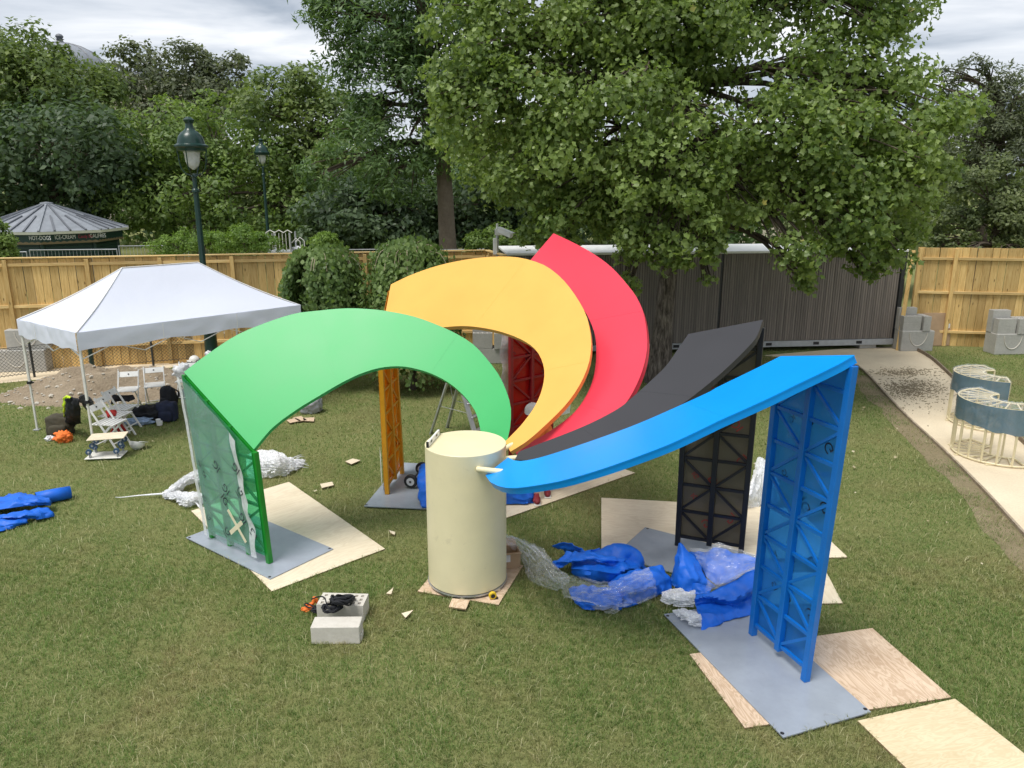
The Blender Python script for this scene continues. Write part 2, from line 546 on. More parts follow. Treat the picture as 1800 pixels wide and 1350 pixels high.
M['shoe_red'] = paint('red_shoe', (0.20, 0.014, 0.022), 0.6, 0.15, 0.05, 14.0)
M['film_clear'] = film_mat('clear_film', (0.80, 0.84, 0.90), 0.92, 0.72, 0.08, 4.0)
M['film_milky'] = film_mat('milky_film', (0.84, 0.86, 0.89), 0.45, 0.22, 0.2, 8.0)
M['film_white'] = film_mat('white_film', (0.86, 0.87, 0.90), 0.20, 0.05, 0.25, 8.0)
M['tape'] = plain('masking_tape', (0.72, 0.66, 0.47), 0.7)
M['print_dark'] = plain('dark_print', (0.012, 0.014, 0.03), 0.6)
M['print_red'] = plain('red_print', (0.36, 0.03, 0.03), 0.6)
M['white_print'] = plain('white_lettering', (0.80, 0.81, 0.80), 0.6)
M['red_print2'] = plain('red_lettering', (0.40, 0.03, 0.07), 0.6)
M['ochre'] = plain('ochre_trim', (0.20, 0.15, 0.08), 0.6)
M['rope'] = paint('black_rope', (0.008, 0.009, 0.013), 0.75, 0.3, 0.3, 60.0)
M['yellow_plastic'] = plain('yellow_plastic', (0.75, 0.50, 0.02), 0.4)
M['wheel_grey'] = plain('wheel_rim', (0.55, 0.56, 0.58), 0.4)
M['wheel_blue'] = plain('blue_wheel', (0.05, 0.10, 0.19), 0.4)

def tent_mat():
    m, N, L, b = new_mat('tent_fabric')
    b.inputs['Base Color'].default_value = (0.77, 0.81, 0.93, 1)
    b.inputs['Roughness'].default_value = 0.55
    v = world_pos(N, L)
    bump(N, L, b, noise_tex(N, L, 2.0, 4, 0.5, v, 0.2), 0.30, 0.05)
    t = N.new('ShaderNodeBsdfTranslucent'); t.inputs['Color'].default_value = (0.75, 0.79, 0.92, 1)
    mx = N.new('ShaderNodeMixShader'); mx.inputs[0].default_value = 0.22
    L.new(b.outputs[0], mx.inputs[1]); L.new(t.outputs[0], mx.inputs[2])
    L.new(mx.outputs[0], N['Material Output'].inputs['Surface'])
    return m
M['tent'] = tent_mat()

def slat_mat():
    m, N, L, b = new_mat('slat_cladding')
    r = rnd_isl(N)
    v = world_pos(N, L, (26, 26, 1.2))
    f = noise_tex(N, L, 1.0, 5, 0.6, v)
    c = ramp(N, L, r, [(0, (0.15, 0.128, 0.112)), (0.5, (0.22, 0.188, 0.163)), (1, (0.29, 0.25, 0.215))])
    c = mixc(N, L, 0.45, c, ramp(N, L, f, [(0.3, (0.11, 0.095, 0.085)), (0.7, (0.30, 0.265, 0.23))]))
    L.new(c, b.inputs['Base Color'])
    b.inputs['Roughness'].default_value = 0.75
    return m
M['slat'] = slat_mat()

def ply_mat(name, c0, c1, scale=1.0):
    m, N, L, b = new_mat(name)
    v = coords(N, L, 'Object', (1.2 * scale, 5.5 * scale, 1))
    w = N.new('ShaderNodeTexNoise')
    w.inputs['Scale'].default_value = 1.5; w.inputs['Detail'].default_value = 3
    w.inputs['Distortion'].default_value = 2.2
    L.new(v, w.inputs['Vector'])
    rings = N.new('ShaderNodeMath'); rings.operation = 'SINE'
    mul = N.new('ShaderNodeMath'); mul.operation = 'MULTIPLY'; mul.inputs[1].default_value = 34.0
    L.new(w.outputs['Fac'], mul.inputs[0]); L.new(mul.outputs[0], rings.inputs[0])
    mr = N.new('ShaderNodeMapRange'); mr.inputs['From Min'].default_value = -1
    L.new(rings.outputs[0], mr.inputs[0])
    fine = noise_tex(N, L, 30, 5, 0.7, coords(N, L, 'Object', (0.3, 5, 1)))
    c = ramp(N, L, mr.outputs[0], [(0, c0), (1, c1)])
    c = mixc(N, L, 0.30, c, ramp(N, L, fine, [(0.3, c0), (0.7, c1)]))
    big = noise_tex(N, L, 1.4, 3, 0.5, world_pos(N, L))
    c = mixc(N, L, 0.3, c, ramp(N, L, big, [(0.35, tuple(q * 0.8 for q in c0)), (0.65, c1)]))
    L.new(c, b.inputs['Base Color'])
    b.inputs['Roughness'].default_value = 0.6
    b.inputs['Specular IOR Level'].default_value = 0.3
    return m
M['ply_pale'] = ply_mat('pale_plywood', (0.66, 0.56, 0.40), (0.80, 0.71, 0.54), 0.6)
M['ply_yellow'] = ply_mat('yellow_plywood', (0.62, 0.50, 0.30), (0.76, 0.65, 0.44), 1.2)
M['ply_pink'] = ply_mat('pinkish_plywood', (0.47, 0.32, 0.20), (0.77, 0.61, 0.45), 1.0)
M['ply_edge'] = plain('plywood_edge', (0.30, 0.21, 0.12), 0.8)

def grass_mat():
    m, N, L, b = new_mat('grass_blades')
    v = world_pos(N, L)
    big = noise_tex(N, L, 0.55, 5, 0.6, v, 0.4)
    mid = noise_tex(N, L, 2.6, 4, 0.6, v)
    r = rnd_isl(N)
    green = ramp(N, L, r, [(0.0, (0.112, 0.195, 0.040)), (0.5, (0.195, 0.305, 0.072)), (0.85, (0.30, 0.405, 0.130)), (1.0, (0.55, 0.54, 0.29))])
    dry = ramp(N, L, r, [(0.0, (0.21, 0.21, 0.080)), (0.5, (0.36, 0.335, 0.140)), (1.0, (0.62, 0.54, 0.29))])
    sm = N.new('ShaderNodeMath'); sm.operation = 'ADD'
    hm = N.new('ShaderNodeMath'); hm.operation = 'MULTIPLY'; hm.inputs[1].default_value = 0.5
    L.new(mid, hm.inputs[0]); L.new(big, sm.inputs[0]); L.new(hm.outputs[0], sm.inputs[1])
    k = ramp(N, L, sm.outputs[0], [(0.72, (0, 0, 0)), (0.92, (1, 1, 1))])
    c = mixc(N, L, k, green, dry)
    tf_ = noise_tex(N, L, 7.0, 3, 0.6, v)
    c = mixc(N, L, 0.55, c, ramp(N, L, tf_, [(0.36, (0.55, 0.58, 0.55)), (0.62, (1, 1, 1))]), 'MULTIPLY')
    L.new(c, b.inputs['Base Color'])
    b.inputs['Roughness'].default_value = 0.5
    b.inputs['Specular IOR Level'].default_value = 0.3
    t = N.new('ShaderNodeBsdfTranslucent'); L.new(c, t.inputs['Color'])
    mx = N.new('ShaderNodeMixShader'); mx.inputs[0].default_value = 0.48
    L.new(b.outputs[0], mx.inputs[1]); L.new(t.outputs[0], mx.inputs[2])
    L.new(mx.outputs[0], N['Material Output'].inputs['Surface'])
    return m
M['grass'] = grass_mat()

BLADE_COL = {
    'green': (0.036, 0.415, 0.115), 'yellow': (0.78, 0.43, 0.095), 'red': (0.74, 0.050, 0.085),
    'black': (0.040, 0.040, 0.046), 'blue': (0.002, 0.285, 0.84)}
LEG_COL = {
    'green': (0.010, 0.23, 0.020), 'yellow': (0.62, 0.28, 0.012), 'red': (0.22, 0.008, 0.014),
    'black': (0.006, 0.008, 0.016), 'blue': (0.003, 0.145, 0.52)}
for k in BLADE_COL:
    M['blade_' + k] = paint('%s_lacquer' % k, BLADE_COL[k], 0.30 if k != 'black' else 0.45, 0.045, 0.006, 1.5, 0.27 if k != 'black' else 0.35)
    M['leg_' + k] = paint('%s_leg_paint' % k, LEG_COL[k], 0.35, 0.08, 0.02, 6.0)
M['panel_green'] = panel_mat('green_sheet', (0.12, 0.44, 0.27), (0.42, 0.90, 0.66), 0.68)
M['panel_yellow'] = panel_mat('amber_sheet', (0.72, 0.33, 0.02), (0.9, 0.45, 0.03), 0.25)
M['panel_red'] = panel_mat('red_sheet', (0.50, 0.02, 0.015), (0.8, 0.04, 0.03), 0.2)
M['panel_black'] = panel_mat('smoked_sheet', (0.17, 0.162, 0.140), (0.40, 0.37, 0.31), 0.30)
M['panel_blue'] = panel_mat('blue_sheet', (0.06, 0.30, 0.68), (0.20, 0.55, 0.92), 0.55)
M['film_teal'] = film_mat('protective_film', (0.46, 0.62, 0.64), 0.74, 0.62, 0.20, 3.0)

# ------------------------------------------------------------------ ground
def sheet(name, poly, z, mat, kind='structure'):
    mb = MB()
    mb.add([(p[0], p[1], z) for p in poly], [tuple(range(len(poly)))])
    me_o = mb.build(name, mat)
    if me_o.data.polygons[0].normal.z < 0: me_o.data.flip_normals()
    return tag(me_o, kind=kind)
S_ = 1500
sheet('lawn', [(-S_, -200), (S_, -200), (S_, 2 * S_), (-S_, 2 * S_)], 0.0, M['lawn'])

# sandy path on the right, between two edging boards
PATH_L = [un(1480, 640), un(1512, 648), un(1585, 725), un(1660, 795), un(1730, 865), un(1800, 942), un(1900, 1050), un(2100, 1280)]
PATH_R = [un(1612, 617), un(1640, 634), un(1700, 690), un(1760, 745), un(1860, 835), un(2000, 960), un(2200, 1150)]
PATH_L = evenly([p[:2] for p in PATH_L], 30)
PATH_R = evenly([p[:2] for p in PATH_R], 30)
mb = MB()
path_far = [un(1340, 625)[:2], un(1480, 613)[:2], un(1614, 608)[:2]]
poly = [tuple(p) for p in PATH_L[::-1]] + [tuple(p) for p in path_far] + [tuple(p) for p in PATH_R]
sheet('path', poly, 0.004, M['sand'])
for nm, line, hh in (('path_edging', PATH_L, 0.05), ('path_edging', PATH_R, 0.09)):
    mb = MB()
    P = np.array(line)
    d = np.gradient(P, axis=0); d /= np.linalg.norm(d, axis=1)[:, None]
    n = np.stack([-d[:, 1], d[:, 0]], 1) * 0.018
    rows = [[(*(p - q), -0.02) for p, q in zip(P, n)], [(*(p - q), hh + 0.012 * nz((i * 0.9, 1, 0))) for i, (p, q) in enumerate(zip(P, n))],
            [(*(p + q), hh + 0.012 * nz((i * 0.9, 1, 0))) for i, (p, q) in enumerate(zip(P, n))], [(*(p + q), -0.02) for p, q in zip(P, n)]]
    mb.grid(rows)
    o = mb.build(nm, M['edging'])
    tag(o, 'low weathered timber edging between lawn and sandy path, %s side' % ('left' if line is PATH_L else 'right'), 'path edging')
# loose soil and twigs scattered on the path
mb = MB(); rr = random.Random(12)
for cx_, cy_, rx_, ry_, n_ in ((1588, 655, 52, 7, 700), (1600, 684, 52, 15, 1500), (1640, 700, 80, 36, 260)):
    for k in range(n_):
        p = un(cx_ + rr.gauss(0, 0.55) * rx_, cy_ + rr.gauss(0, 0.55) * ry_)
        s_ = rr.choice([0.008, 0.010, 0.014, 0.020, 0.026]); a = rr.uniform(0, 6.3); l_ = s_ * rr.choice([0.7, 1, 1, 1.3, 1, 3.5])
        mb.box((p[0], p[1], 0.006 + s_ * 0.2), (l_, s_ * 0.7, s_ * 0.45), rz=a)
tag(mb.build('path_litter', M['debris']), 'dark soil crumbs and twigs scattered on the sandy path', 'litter', kind='stuff')
# bare trodden soil beside the left edging
P = np.array(PATH_L); d = np.gradient(P, axis=0); d /= np.linalg.norm(d, axis=1)[:, None]
nn = np.stack([-d[:, 1], d[:, 0]], 1); nn *= np.sign((nn @ np.array([-1.0, 0.0])))[:, None]
BARE = [tuple(p) for p in P[3:]] + [tuple(p + q * (0.42 + 0.22 * nz((i * 0.6, 3, 0)))) for i, (p, q) in enumerate(zip(P, nn))][3:][::-1]
sheet('bare_soil', BARE, 0.003, M['bare'])
# sand strip by the chain link
STRIP = [tuple(un(*q)[:2]) for q in ((-60, 660), (20, 650), (120, 640), (260, 628), (340, 620), (420, 612), (420, 640), (330, 642), (270, 646), (150, 657), (60, 668), (-60, 676))]
sheet('sand_strip', [tuple(un(*q)[:2]) for q in ((-200, 640), (0, 634), (180, 622), (420, 607), (470, 640), (330, 644), (200, 655), (60, 668), (0, 674), (-200, 688))], 0.004, M['sand'])

# ------------------------------------------------------------------ boards and steel plates lying on the grass
COVER = []        # outlines where no grass grows
def rect(A, B, C):
    """rectangle from corner A along A->B, reaching out to C"""
    A, B, C = V3(A[:2]), V3(B[:2]), V3(C[:2])
    u = (B - A); L1 = np.linalg.norm(u); u = u / L1
    v = V3([-u[1], u[0]]); w = (C - A) @ v
    return [A, A + u * L1, A + u * L1 + v * w, A + v * w]
def board(name, label, quad, z0, th, mat, edge=None, cat='plywood sheet', group=None, holes=False):
    q = [V3(p[:2]) for p in quad]
    c = sum(q) / len(q)
    u = q[1] - q[0]; rz = math.atan2(u[1], u[0])
    ca, sa = math.cos(-rz), math.sin(-rz)
    loc = [((p - c)[0] * ca - (p - c)[1] * sa, (p - c)[0] * sa + (p - c)[1] * ca) for p in q]
    mb = MB(); mb.prism(loc, 0, th)
    mb.m = [1, 0] + [1] * len(loc) if edge else [0] * len(mb.f)
    # prism lists bottom, top, sides
    o = mb.build(name, [mat, edge] if edge else mat, bevel=0)
    o.location = (*c, z0); o.rotation_euler = (0, 0, rz)
    tag(o, label, cat, group)
    COVER.append([tuple(p) for p in q])
    if holes:
        for p in loc:
            mh = MB(); k = 1 - 0.05 / np.linalg.norm(p)
            mh.lathe([(0.018, th - 0.001), (0.018, th + 0.0015)], 12, (p[0] * k, p[1] * k, 0)); mh.build('bolt_hole', M['black'], o, world=False)
    return o
V3 = np.array
G = un
board('plywood_sheet', 'pale plywood sheet under the steel base of the green arch', [G(336, 900), G(508, 849), G(677, 967), G(478, 1042)], 0.006, 0.014, M['ply_pale'], M['ply_edge'])
q = [G(327, 945, .03), G(475, 1018, .03), G(586, 965, .03)]
board('base_plate', 'grey steel base plate under the green arch leg', [q[0], q[1], q[2], q[0] + q[2] - q[1]], 0.022, 0.012, M['plate'], cat='steel plate', group='grey steel base plates', holes=True)
board('base_plate', 'grey steel base plate under the yellow arch leg', [G(640, 890, .03), G(757, 895, .03), G(757, 816, .03), G(704, 813, .03)], 0.022, 0.012, M['plate'], cat='steel plate', group='grey steel base plates', holes=True)
q = rect(G(1116, 833), G(860, 923), G(1060, 815))
board('plywood_sheet', 'pale plywood sheet behind the drum beneath the blue arch', q, 0.006, 0.014, M['ply_pale'], M['ply_edge'])
q = rect(G(1057, 877), G(1400, 896), G(1490, 982))
board('plywood_sheet', 'large pale plywood sheet under the black arch leg', [G(1057, 877), G(1400, 896), G(1490, 982), G(1057, 990)], 0.006, 0.014, M['ply_pale'], M['ply_edge'])
a, b, c = G(1134, 927, .03)[:2], G(1188.6, 941, .03)[:2], G(1105, 953, .03)[:2]
u = (b - a) / np.linalg.norm(b - a); v = (c - a) / np.linalg.norm(c - a)
board('base_plate', 'grey steel base plate under the black arch leg', [a, a + u * 1.9, a + u * 1.9 + v * 0.98, a + v * 0.98], 0.022, 0.012, M['plate'], cat='steel plate', group='grey steel base plates', holes=True)
board('plywood_sheet', 'pale plywood sheet with its corner sticking out behind the blue leg', [G(1452, 1008), G(1481, 1063), G(1330, 1066), G(1315, 1010)], 0.006, 0.014, M['ply_pale'], M['ply_edge'])
board('plywood_sheet', 'pinkish grained plywood sheet under the blue arch base plate', [G(1212, 1153), G(1309, 1283), G(1672, 1229), G(1533, 1107)], 0.006, 0.015, M['ply_pink'], M['ply_edge'])
board('base_plate', 'long grey steel base plate under the blue arch leg', [G(1167, 1080, .03), G(1377, 1297, .03), G(1531, 1252, .03), G(1312, 1058, .03)], 0.023, 0.012, M['plate'], cat='steel plate', group='grey steel base plates', holes=True)
a, b = G(1507, 1271)[:2], G(1678, 1232)[:2]; u = (b - a); w = V3([u[1], -u[0]]) / np.linalg.norm(u); dirv = G(1588, 1350)[:2] - a; dirv /= np.linalg.norm(dirv)
board('plywood_sheet', 'yellowish plywood sheet at the bottom right corner', [a, b, b + dirv * 2.3, a + dirv * 2.3], 0.006, 0.018, M['ply_yellow'], M['ply_edge'])
q = rect(G(734, 1042), G(876, 1066), G(918, 996))
board('plywood_sheet', 'small brown plywood square under the cream drum', q, 0.006, 0.014, M['ply_pink'], M['ply_edge'])
board('wood_offcut', 'square wood offcut in front of the drum base', [G(789, 1073), G(795, 1058), G(826, 1061), G(819, 1077)], 0.03, 0.015, M['ply_pink'], M['ply_edge'], cat='wood offcut')
board('white_board', 'thin white board lying on plywood under the blue arch', [G(966, 862), G(1022, 848), G(985, 838), G(935, 852)], 0.024, 0.01, M['white_paint'], cat='board')
for i, (pts, lab) in enumerate((
    ([(607, 815), (620, 810), (634, 813), (618, 820)], 'pale diamond shaped offcut on the lawn between green leg and yellow leg'),
    ([(563, 855), (584, 851), (587, 857), (566, 862)], 'small rectangular offcut on the lawn above the plywood corner'),
    ([(684, 937), (695, 940), (694, 945), (687, 942)], 'tiny chip of wood left of the drum at mid height'),
    ([(679, 1049), (692, 1038), (688, 1050)], 'triangular offcut left of the drum base'),
    ([(706, 1084), (727, 1078), (713, 1092)], 'larger triangular offcut below left of the drum'),
    ([(504, 742), (520, 738), (530, 743), (510, 747)], 'leftmost of three pinkish offcuts behind the green arch'),
    ([(515, 737), (530, 735), (540, 742), (526, 744)], 'middle of three pinkish offcuts behind the green arch'),
    ([(533, 738), (553, 737), (552, 744), (534, 743)], 'rightmost of three pinkish offcuts behind the green arch'))):
    board('wood_offcut', lab, [G(*p) for p in pts], 0.03, 0.012, M['ply_pink'] if i > 4 else M['ply_pale'], M['ply_edge'], cat='wood offcut', group='wood offcuts scattered on the lawn')

# ------------------------------------------------------------------ the five arched blades round the cream drum
PLATE_T = 0.035
CYL = np.array([-0.52, 8.16])
CYL_R, CYL_H = 0.455, 1.71

def text_mesh(s, size):
    cu = bpy.data.curves.new('t', 'FONT')
    cu.body = s; cu.size = size; cu.align_x = 'CENTER'; cu.align_y = 'CENTER'
    o = bpy.data.objects.new('t', cu)
    COL.objects.link(o)
    dg = bpy.context.evaluated_depsgraph_get()
    me = bpy.data.meshes.new_from_object(o.evaluated_get(dg))
    bpy.data.objects.remove(o); bpy.data.curves.remove(cu)
    return me
MARK = {}
def marks():
    me = text_mesh('IG', 0.15)
    MARK['g'] = me
    mb = MB(); mb.box((0, 0, 0), (0.10, 0.006, 0.0005))
    bm = bmesh.new(); bm.from_mesh(text_mesh('IG', 0.095))
    t = bpy.data.meshes.new('mark'); bm.to_mesh(t); bm.free()
    MARK['s'] = t
marks()

def arch(col, feet, tops, hub_z, hub, outer, inner, bays, rails, panel_side, label, n=46, thick=0.075, mid_short=0.07):
    F0, F1 = un(*feet[0], PLATE_T), un(*feet[1], PLATE_T)
    T0, T1 = tops
    H0 = un(*hub, hub_z)
    nrm = np.cross(T1 - T0, H0 - T0); nrm /= np.linalg.norm(nrm)
    if nrm[2] < 0: nrm = -nrm
    o2, i2 = evenly(outer, n), evenly(inner, n)
    A = np.array([onplane(x, y, nrm, T0) for x, y in o2])
    B = np.array([onplane(x, y, nrm, T0) for x, y in i2])
    base = (F0 + F1) / 2; base[2] = PLATE_T
    t = thing('%s_arch' % col, label, 'sculpture', tuple(base), group='coloured arches of the sculpture')
    # lacquered top sheet, wider than the box beneath by a thin lip
    def slab(A, B, d0, d1, nm, mat, bev, inset=0.0):
        if inset:
            c = (A + B) / 2
            dA = (A - B); dA /= np.linalg.norm(dA, axis=1)[:, None]
            A, B = A - dA * inset, B + dA * inset
        mb = MB()
        m_ = 5
        top = [[A[i] * (1 - k / m_) + B[i] * k / m_ - nrm * d0 for k in range(m_ + 1)] for i in range(len(A))]
        bot = [[A[i] * (1 - k / m_) + B[i] * k / m_ - nrm * d1 for k in range(m_, -1, -1)] for i in range(len(A))]
        ring = [a + b for a, b in zip(top, bot)]
        mb.grid(ring, close=True)
        mb.add(ring[0], [tuple(range(len(ring[0])))])
        mb.add(ring[-1], [tuple(reversed(range(len(ring[-1]))))])
        o = mb.build(nm, mat, t)
        bm = bmesh.new(); bm.from_mesh(o.data)
        bmesh.ops.remove_doubles(bm, verts=bm.verts, dist=0.0005)
        bmesh.ops.recalc_face_normals(bm, faces=bm.faces)
        bm.to_mesh(o.data); bm.free()
        o.data.polygons.foreach_set('use_smooth', [True] * len(o.data.polygons))
        o.data.set_sharp_from_angle(angle=R(25))
        return o
    slab(A, B, 0.0, 0.012, 'top_sheet', M['blade_' + col], 0.002)
    for f in (0.36, 0.68):
        i = int(f * n)
        e0_, e1_ = A[i] * 0.985 + B[i] * 0.015 + nrm * 0.0004, A[i] * 0.015 + B[i] * 0.985 + nrm * 0.0004
        sm = MB(); sm.bar(e0_, e1_, 0.003, 0.0012, up=tuple(nrm)); sm.build('panel_seam', M['blade_' + col], t)
    slab(A, B, 0.0125, thick, 'side_band', M['blade_' + col], 0.002, 0.006)
    # supporting leg: posts, rails, diagonals and a plastic sheet on the outer side
    def at(s, z):
        f = F0 * (1 - s) + F1 * s; q = T0 * (1 - s) + T1 * s
        k = (z - f[2]) / (q[2] - f[2])
        return f * (1 - k) + q * k
    def ztop(s):
        return (T0 * (1 - s) + T1 * s)[2] - (0.03 if col == 'green' else 0.092)
    along = F1 - F0; along /= np.linalg.norm(along)
    side = np.array([along[1], -along[0], 0.0])
    if side @ panel_side < 0: side = -side
    pw = 0.064
    for i in range(bays + 1):
        s = i / bays
        z0 = PLATE_T if i in (0, bays) or mid_short == 0 else PLATE_T + mid_short
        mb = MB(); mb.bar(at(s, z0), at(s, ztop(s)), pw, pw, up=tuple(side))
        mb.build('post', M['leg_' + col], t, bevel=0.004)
    zb = PLATE_T + 0.13
    zs = [zb + (max(T0[2], T1[2]) - zb) / rails * k for k in range(rails + 1)]
    e = pw / 2 / np.linalg.norm(F1 - F0)
    for b in range(bays):
        s0, s1 = b / bays + e, (b + 1) / bays - e
        for k in range(rails):
            z = zs[k]
            if z < min(ztop(s0), ztop(s1)) - 0.06:
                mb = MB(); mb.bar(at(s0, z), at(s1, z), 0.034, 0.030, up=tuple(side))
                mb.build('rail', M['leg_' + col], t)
            a_, b_ = (s0, s1) if (k + b) % 2 else (s1, s0)
            za, zc = zs[k] + 0.03, zs[k + 1] - 0.03
            lim = ztop(b_) - 0.02
            if za < min(ztop(s0), ztop(s1)) - 0.1:
                if zc > lim:
                    f = (lim - za) / (zc - za); sb = a_ + (b_ - a_) * f; zc = lim
                else: sb = b_
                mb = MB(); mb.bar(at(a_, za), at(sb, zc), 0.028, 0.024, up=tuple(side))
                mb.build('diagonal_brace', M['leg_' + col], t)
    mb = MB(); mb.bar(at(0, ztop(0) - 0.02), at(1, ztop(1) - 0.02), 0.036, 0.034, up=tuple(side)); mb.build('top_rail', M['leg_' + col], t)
    # sheet
    off = side * (pw / 2 + 0.012)
    q = [at(0.005, zb - 0.02) + off, at(0.995, zb - 0.02) + off, at(0.995, ztop(0.995)) + off, at(0.005, ztop(0.005)) + off]
    mb = MB(); th = side * 0.006
    mb.add([p for p in q] + [p + th for p in q], [(0,1,2,3), (7,6,5,4), (0,4,5,1), (1,5,6,2), (2,6,7,3), (3,7,4,0)])
    sheet_o = mb.build('plastic_sheet', M['panel_' + col], t)
    # printed marks on the protective film of the sheet
    rr = random.Random(len(label) * 7 + ord(col[0]))
    inward = -side
    zmx = min(ztop(0), ztop(1)) - 0.12
    for k in range(12):
        s, z = (k % 3 + rr.uniform(0.25, 0.75)) / 3, 0.22 + (zmx - 0.22) * (k // 3 + rr.uniform(0.15, 0.85)) / 4
        for w_, sgn in ((inward, -1), (side, 1)):
            if (w_ @ (CAMP - base)) < 0: continue
            p = at(s, z) + off + (th + side * (0.048 if col == 'green' else 0.004) if sgn > 0 else -side * 0.003)
            mk = share('print_mark', MARK['g' if k % 3 else 's'], sheet_o)
            if not MARK['g'].materials: pass
            u = np.cross((0, 0, 1.0), w_); v = np.array((0, 0, 1.0))
            a = rr.choice([R(45), R(45), R(-45), R(135)]) + rr.uniform(-0.12, 0.12)
            uu = u * math.cos(a) + v * math.sin(a); vv_ = 0; vv = -u * math.sin(a) + v * math.cos(a)
            uu = uu if sgn > 0 else -uu
            mk.matrix_local = Matrix(((uu[0], vv[0], w_[0], p[0] - base[0]), (uu[1], vv[1], w_[1], p[1] - base[1]), (uu[2], vv[2], w_[2], p[2] - base[2]), (0, 0, 0, 1)))
            mk.data = mk_mesh(col, 'g' if k % 3 else 's')
    # pipe joint from the drum to the narrow end
    e0 = (A[-1] + B[-1]) / 2 - nrm * thick * 0.6
    d = e0[:2] - CYL; d /= np.linalg.norm(d)
    if col == 'blue': d = np.array([math.cos(R(-71)), math.sin(R(-71))])
    st = np.array([*(CYL + d * (CYL_R + 0.002)), min(e0[2] + (0.03 if col == 'blue' else -0.01), CYL_H - 0.10)])
    e1 = (A[-4] + B[-4]) / 2 - nrm * thick * 0.5
    mb = MB(); mb.tube([st, e0 * 0.6 + e1 * 0.4], 0.031, 14)
    mb.build('pipe_joint', M['cream'], t, smooth=40)
    return t, at, ztop, side, off, base, F0, F1

_mk = {}
def mk_mesh(col, key):
    mat = M['print_red'] if col in ('black',) else M['print_dark']
    if (mat.name, key) not in _mk:
        me = MARK[key].copy(); me.materials.clear(); me.materials.append(mat)
        _mk[(mat.name, key)] = me
    return _mk[(mat.name, key)]


GREEN_OUT = [(323,654),(360,626),(422,586),(507,554),(560,546),(607,542),(645,543),(682,547),(730,557),(778,575),(810,591),(835,608),(860,636),(878,661),(891,690),(898,717),(897,749),(892,772),(888,784)]
GREEN_IN = [(446,790),(479,752),(520,721),(564,694),(600,673),(636,656),(671,646),(707,644),(742,651),(770,662),(792,675),(812,692),(825,707),(836,724),(842,743),(845,760),(846,778)]
YEL_OUT = [(687,500),(723,483),(773,466),(827,455),(873,451),(907,452),(935,458),(962,469),(990,492),(1013,522),(1030,553),(1038,587),(1039,613),(1033,645),(1017,680),(993,713),(960,746),(927,775),(897,794)]
YEL_IN = [(668,600),(700,590),(740,581),(773,576),(813,573),(847,576),(880,583),(913,595),(938,611),(952,632),(957,658),(951,690),(937,719),(917,746),(900,764),(888,776)]
RED_OUT = [(973,410),(1007,426),(1040,444),(1073,468),(1100,497),(1120,524),(1132,554),(1137,587),(1137,615),(1130,648),(1117,680),(1101,707),(1080,730),(1045,757),(1005,779),(955,797),(912,806)]
RED_IN = [(898,497),(930,497),(965,503),(1000,520),(1025,543),(1038,566),(1046,590),(1048,615),(1046,648),(1037,682),(1017,716),(993,739),(960,762),(930,779),(905,794)]
BLACK_OUT = [(1210,587),(1190,616),(1170,644),(1140,673),(1113,697),(1087,718),(1040,743),(990,764),(940,783),(912,794)]
BLACK_IN = [(1341,562),(1330,592),(1312,613),(1288,637),(1264,659),(1240,679),(1216,698),(1196,712),(1150,739),(1080,771),(1010,796),(960,806),(930,809),(905,808)]
BLUE_OUT = [(1372,626),(1336,644),(1260,681),(1240,692),(1140,737),(1073,763),(1007,786),(957,802),(927,809),(907,810),(893,804)]
BLUE_IN = [(1502,624),(1478,638),(1446,654),(1400,676),(1353,699),(1307,720),(1260,741),(1240,751),(1178,780),(1116,804),(1053,826),(991,844),(944,853),(904,858),(882,856),(866,850),(855,841),(853,835)]

_g = arch('green', ((374, 944), (474, 989)), (V3([-4.04, 9.21, 2.27]), V3([-3.03, 8.56, 1.49])), 1.56, (880, 782), GREEN_OUT, GREEN_IN, 3, 7, V3([-1, -1, 0]),
      'bright green arch curving down to the cream drum, its leg wrapped in film', mid_short=0)
_y = arch('yellow', ((681, 868), (707, 832)), (V3([-1.88, 10.74, 2.35]), V3([-1.83, 11.62, 3.05])), 1.55, (893, 786), YEL_OUT, YEL_IN, 2, 8, V3([-1, 0, 0]),
      'amber yellow arch sweeping over from its slim latticed leg behind the green arch')
_rL, _rR = unY(898, 497, 12.3), unY(973, 410, 12.9)
def foot_px(p):
    d = np.array([p[0], p[1], PLATE_T]) - CAMP
    w = d @ np.array([0, _c, -_s]); u = d @ np.array([0, _s, _c])
    return (900 + FPX * d[0] / w, 675 - FPX * u / w)
_r = arch('red', (foot_px(_rL), foot_px(_rR)), (_rL, _rR), 1.40, (906, 798), RED_OUT, RED_IN, 2, 9, V3([0.5, 1, 0]),
      'coral red arch standing tallest behind the yellow one')
_k = arch('black', ((1191, 958), (1302, 977)), (V3([2.11, 9.04, 2.78]), V3([2.89, 8.76, 3.0])), 1.60, (908, 801), BLACK_OUT, BLACK_IN, 2, 8, V3([1, 1, 0]),
      'matt black arch with a dark latticed leg behind the blue arch')
_b = arch('blue', ((1323, 1115), (1415, 1196)), (V3([2.5, 6.99, 2.96]), V3([2.84, 6.22, 3.14])), 1.58, (875, 830), BLUE_OUT, BLUE_IN, 2, 9, V3([1, 0.3, 0]),
      'bright blue arch nearest the camera with a tall latticed leg')

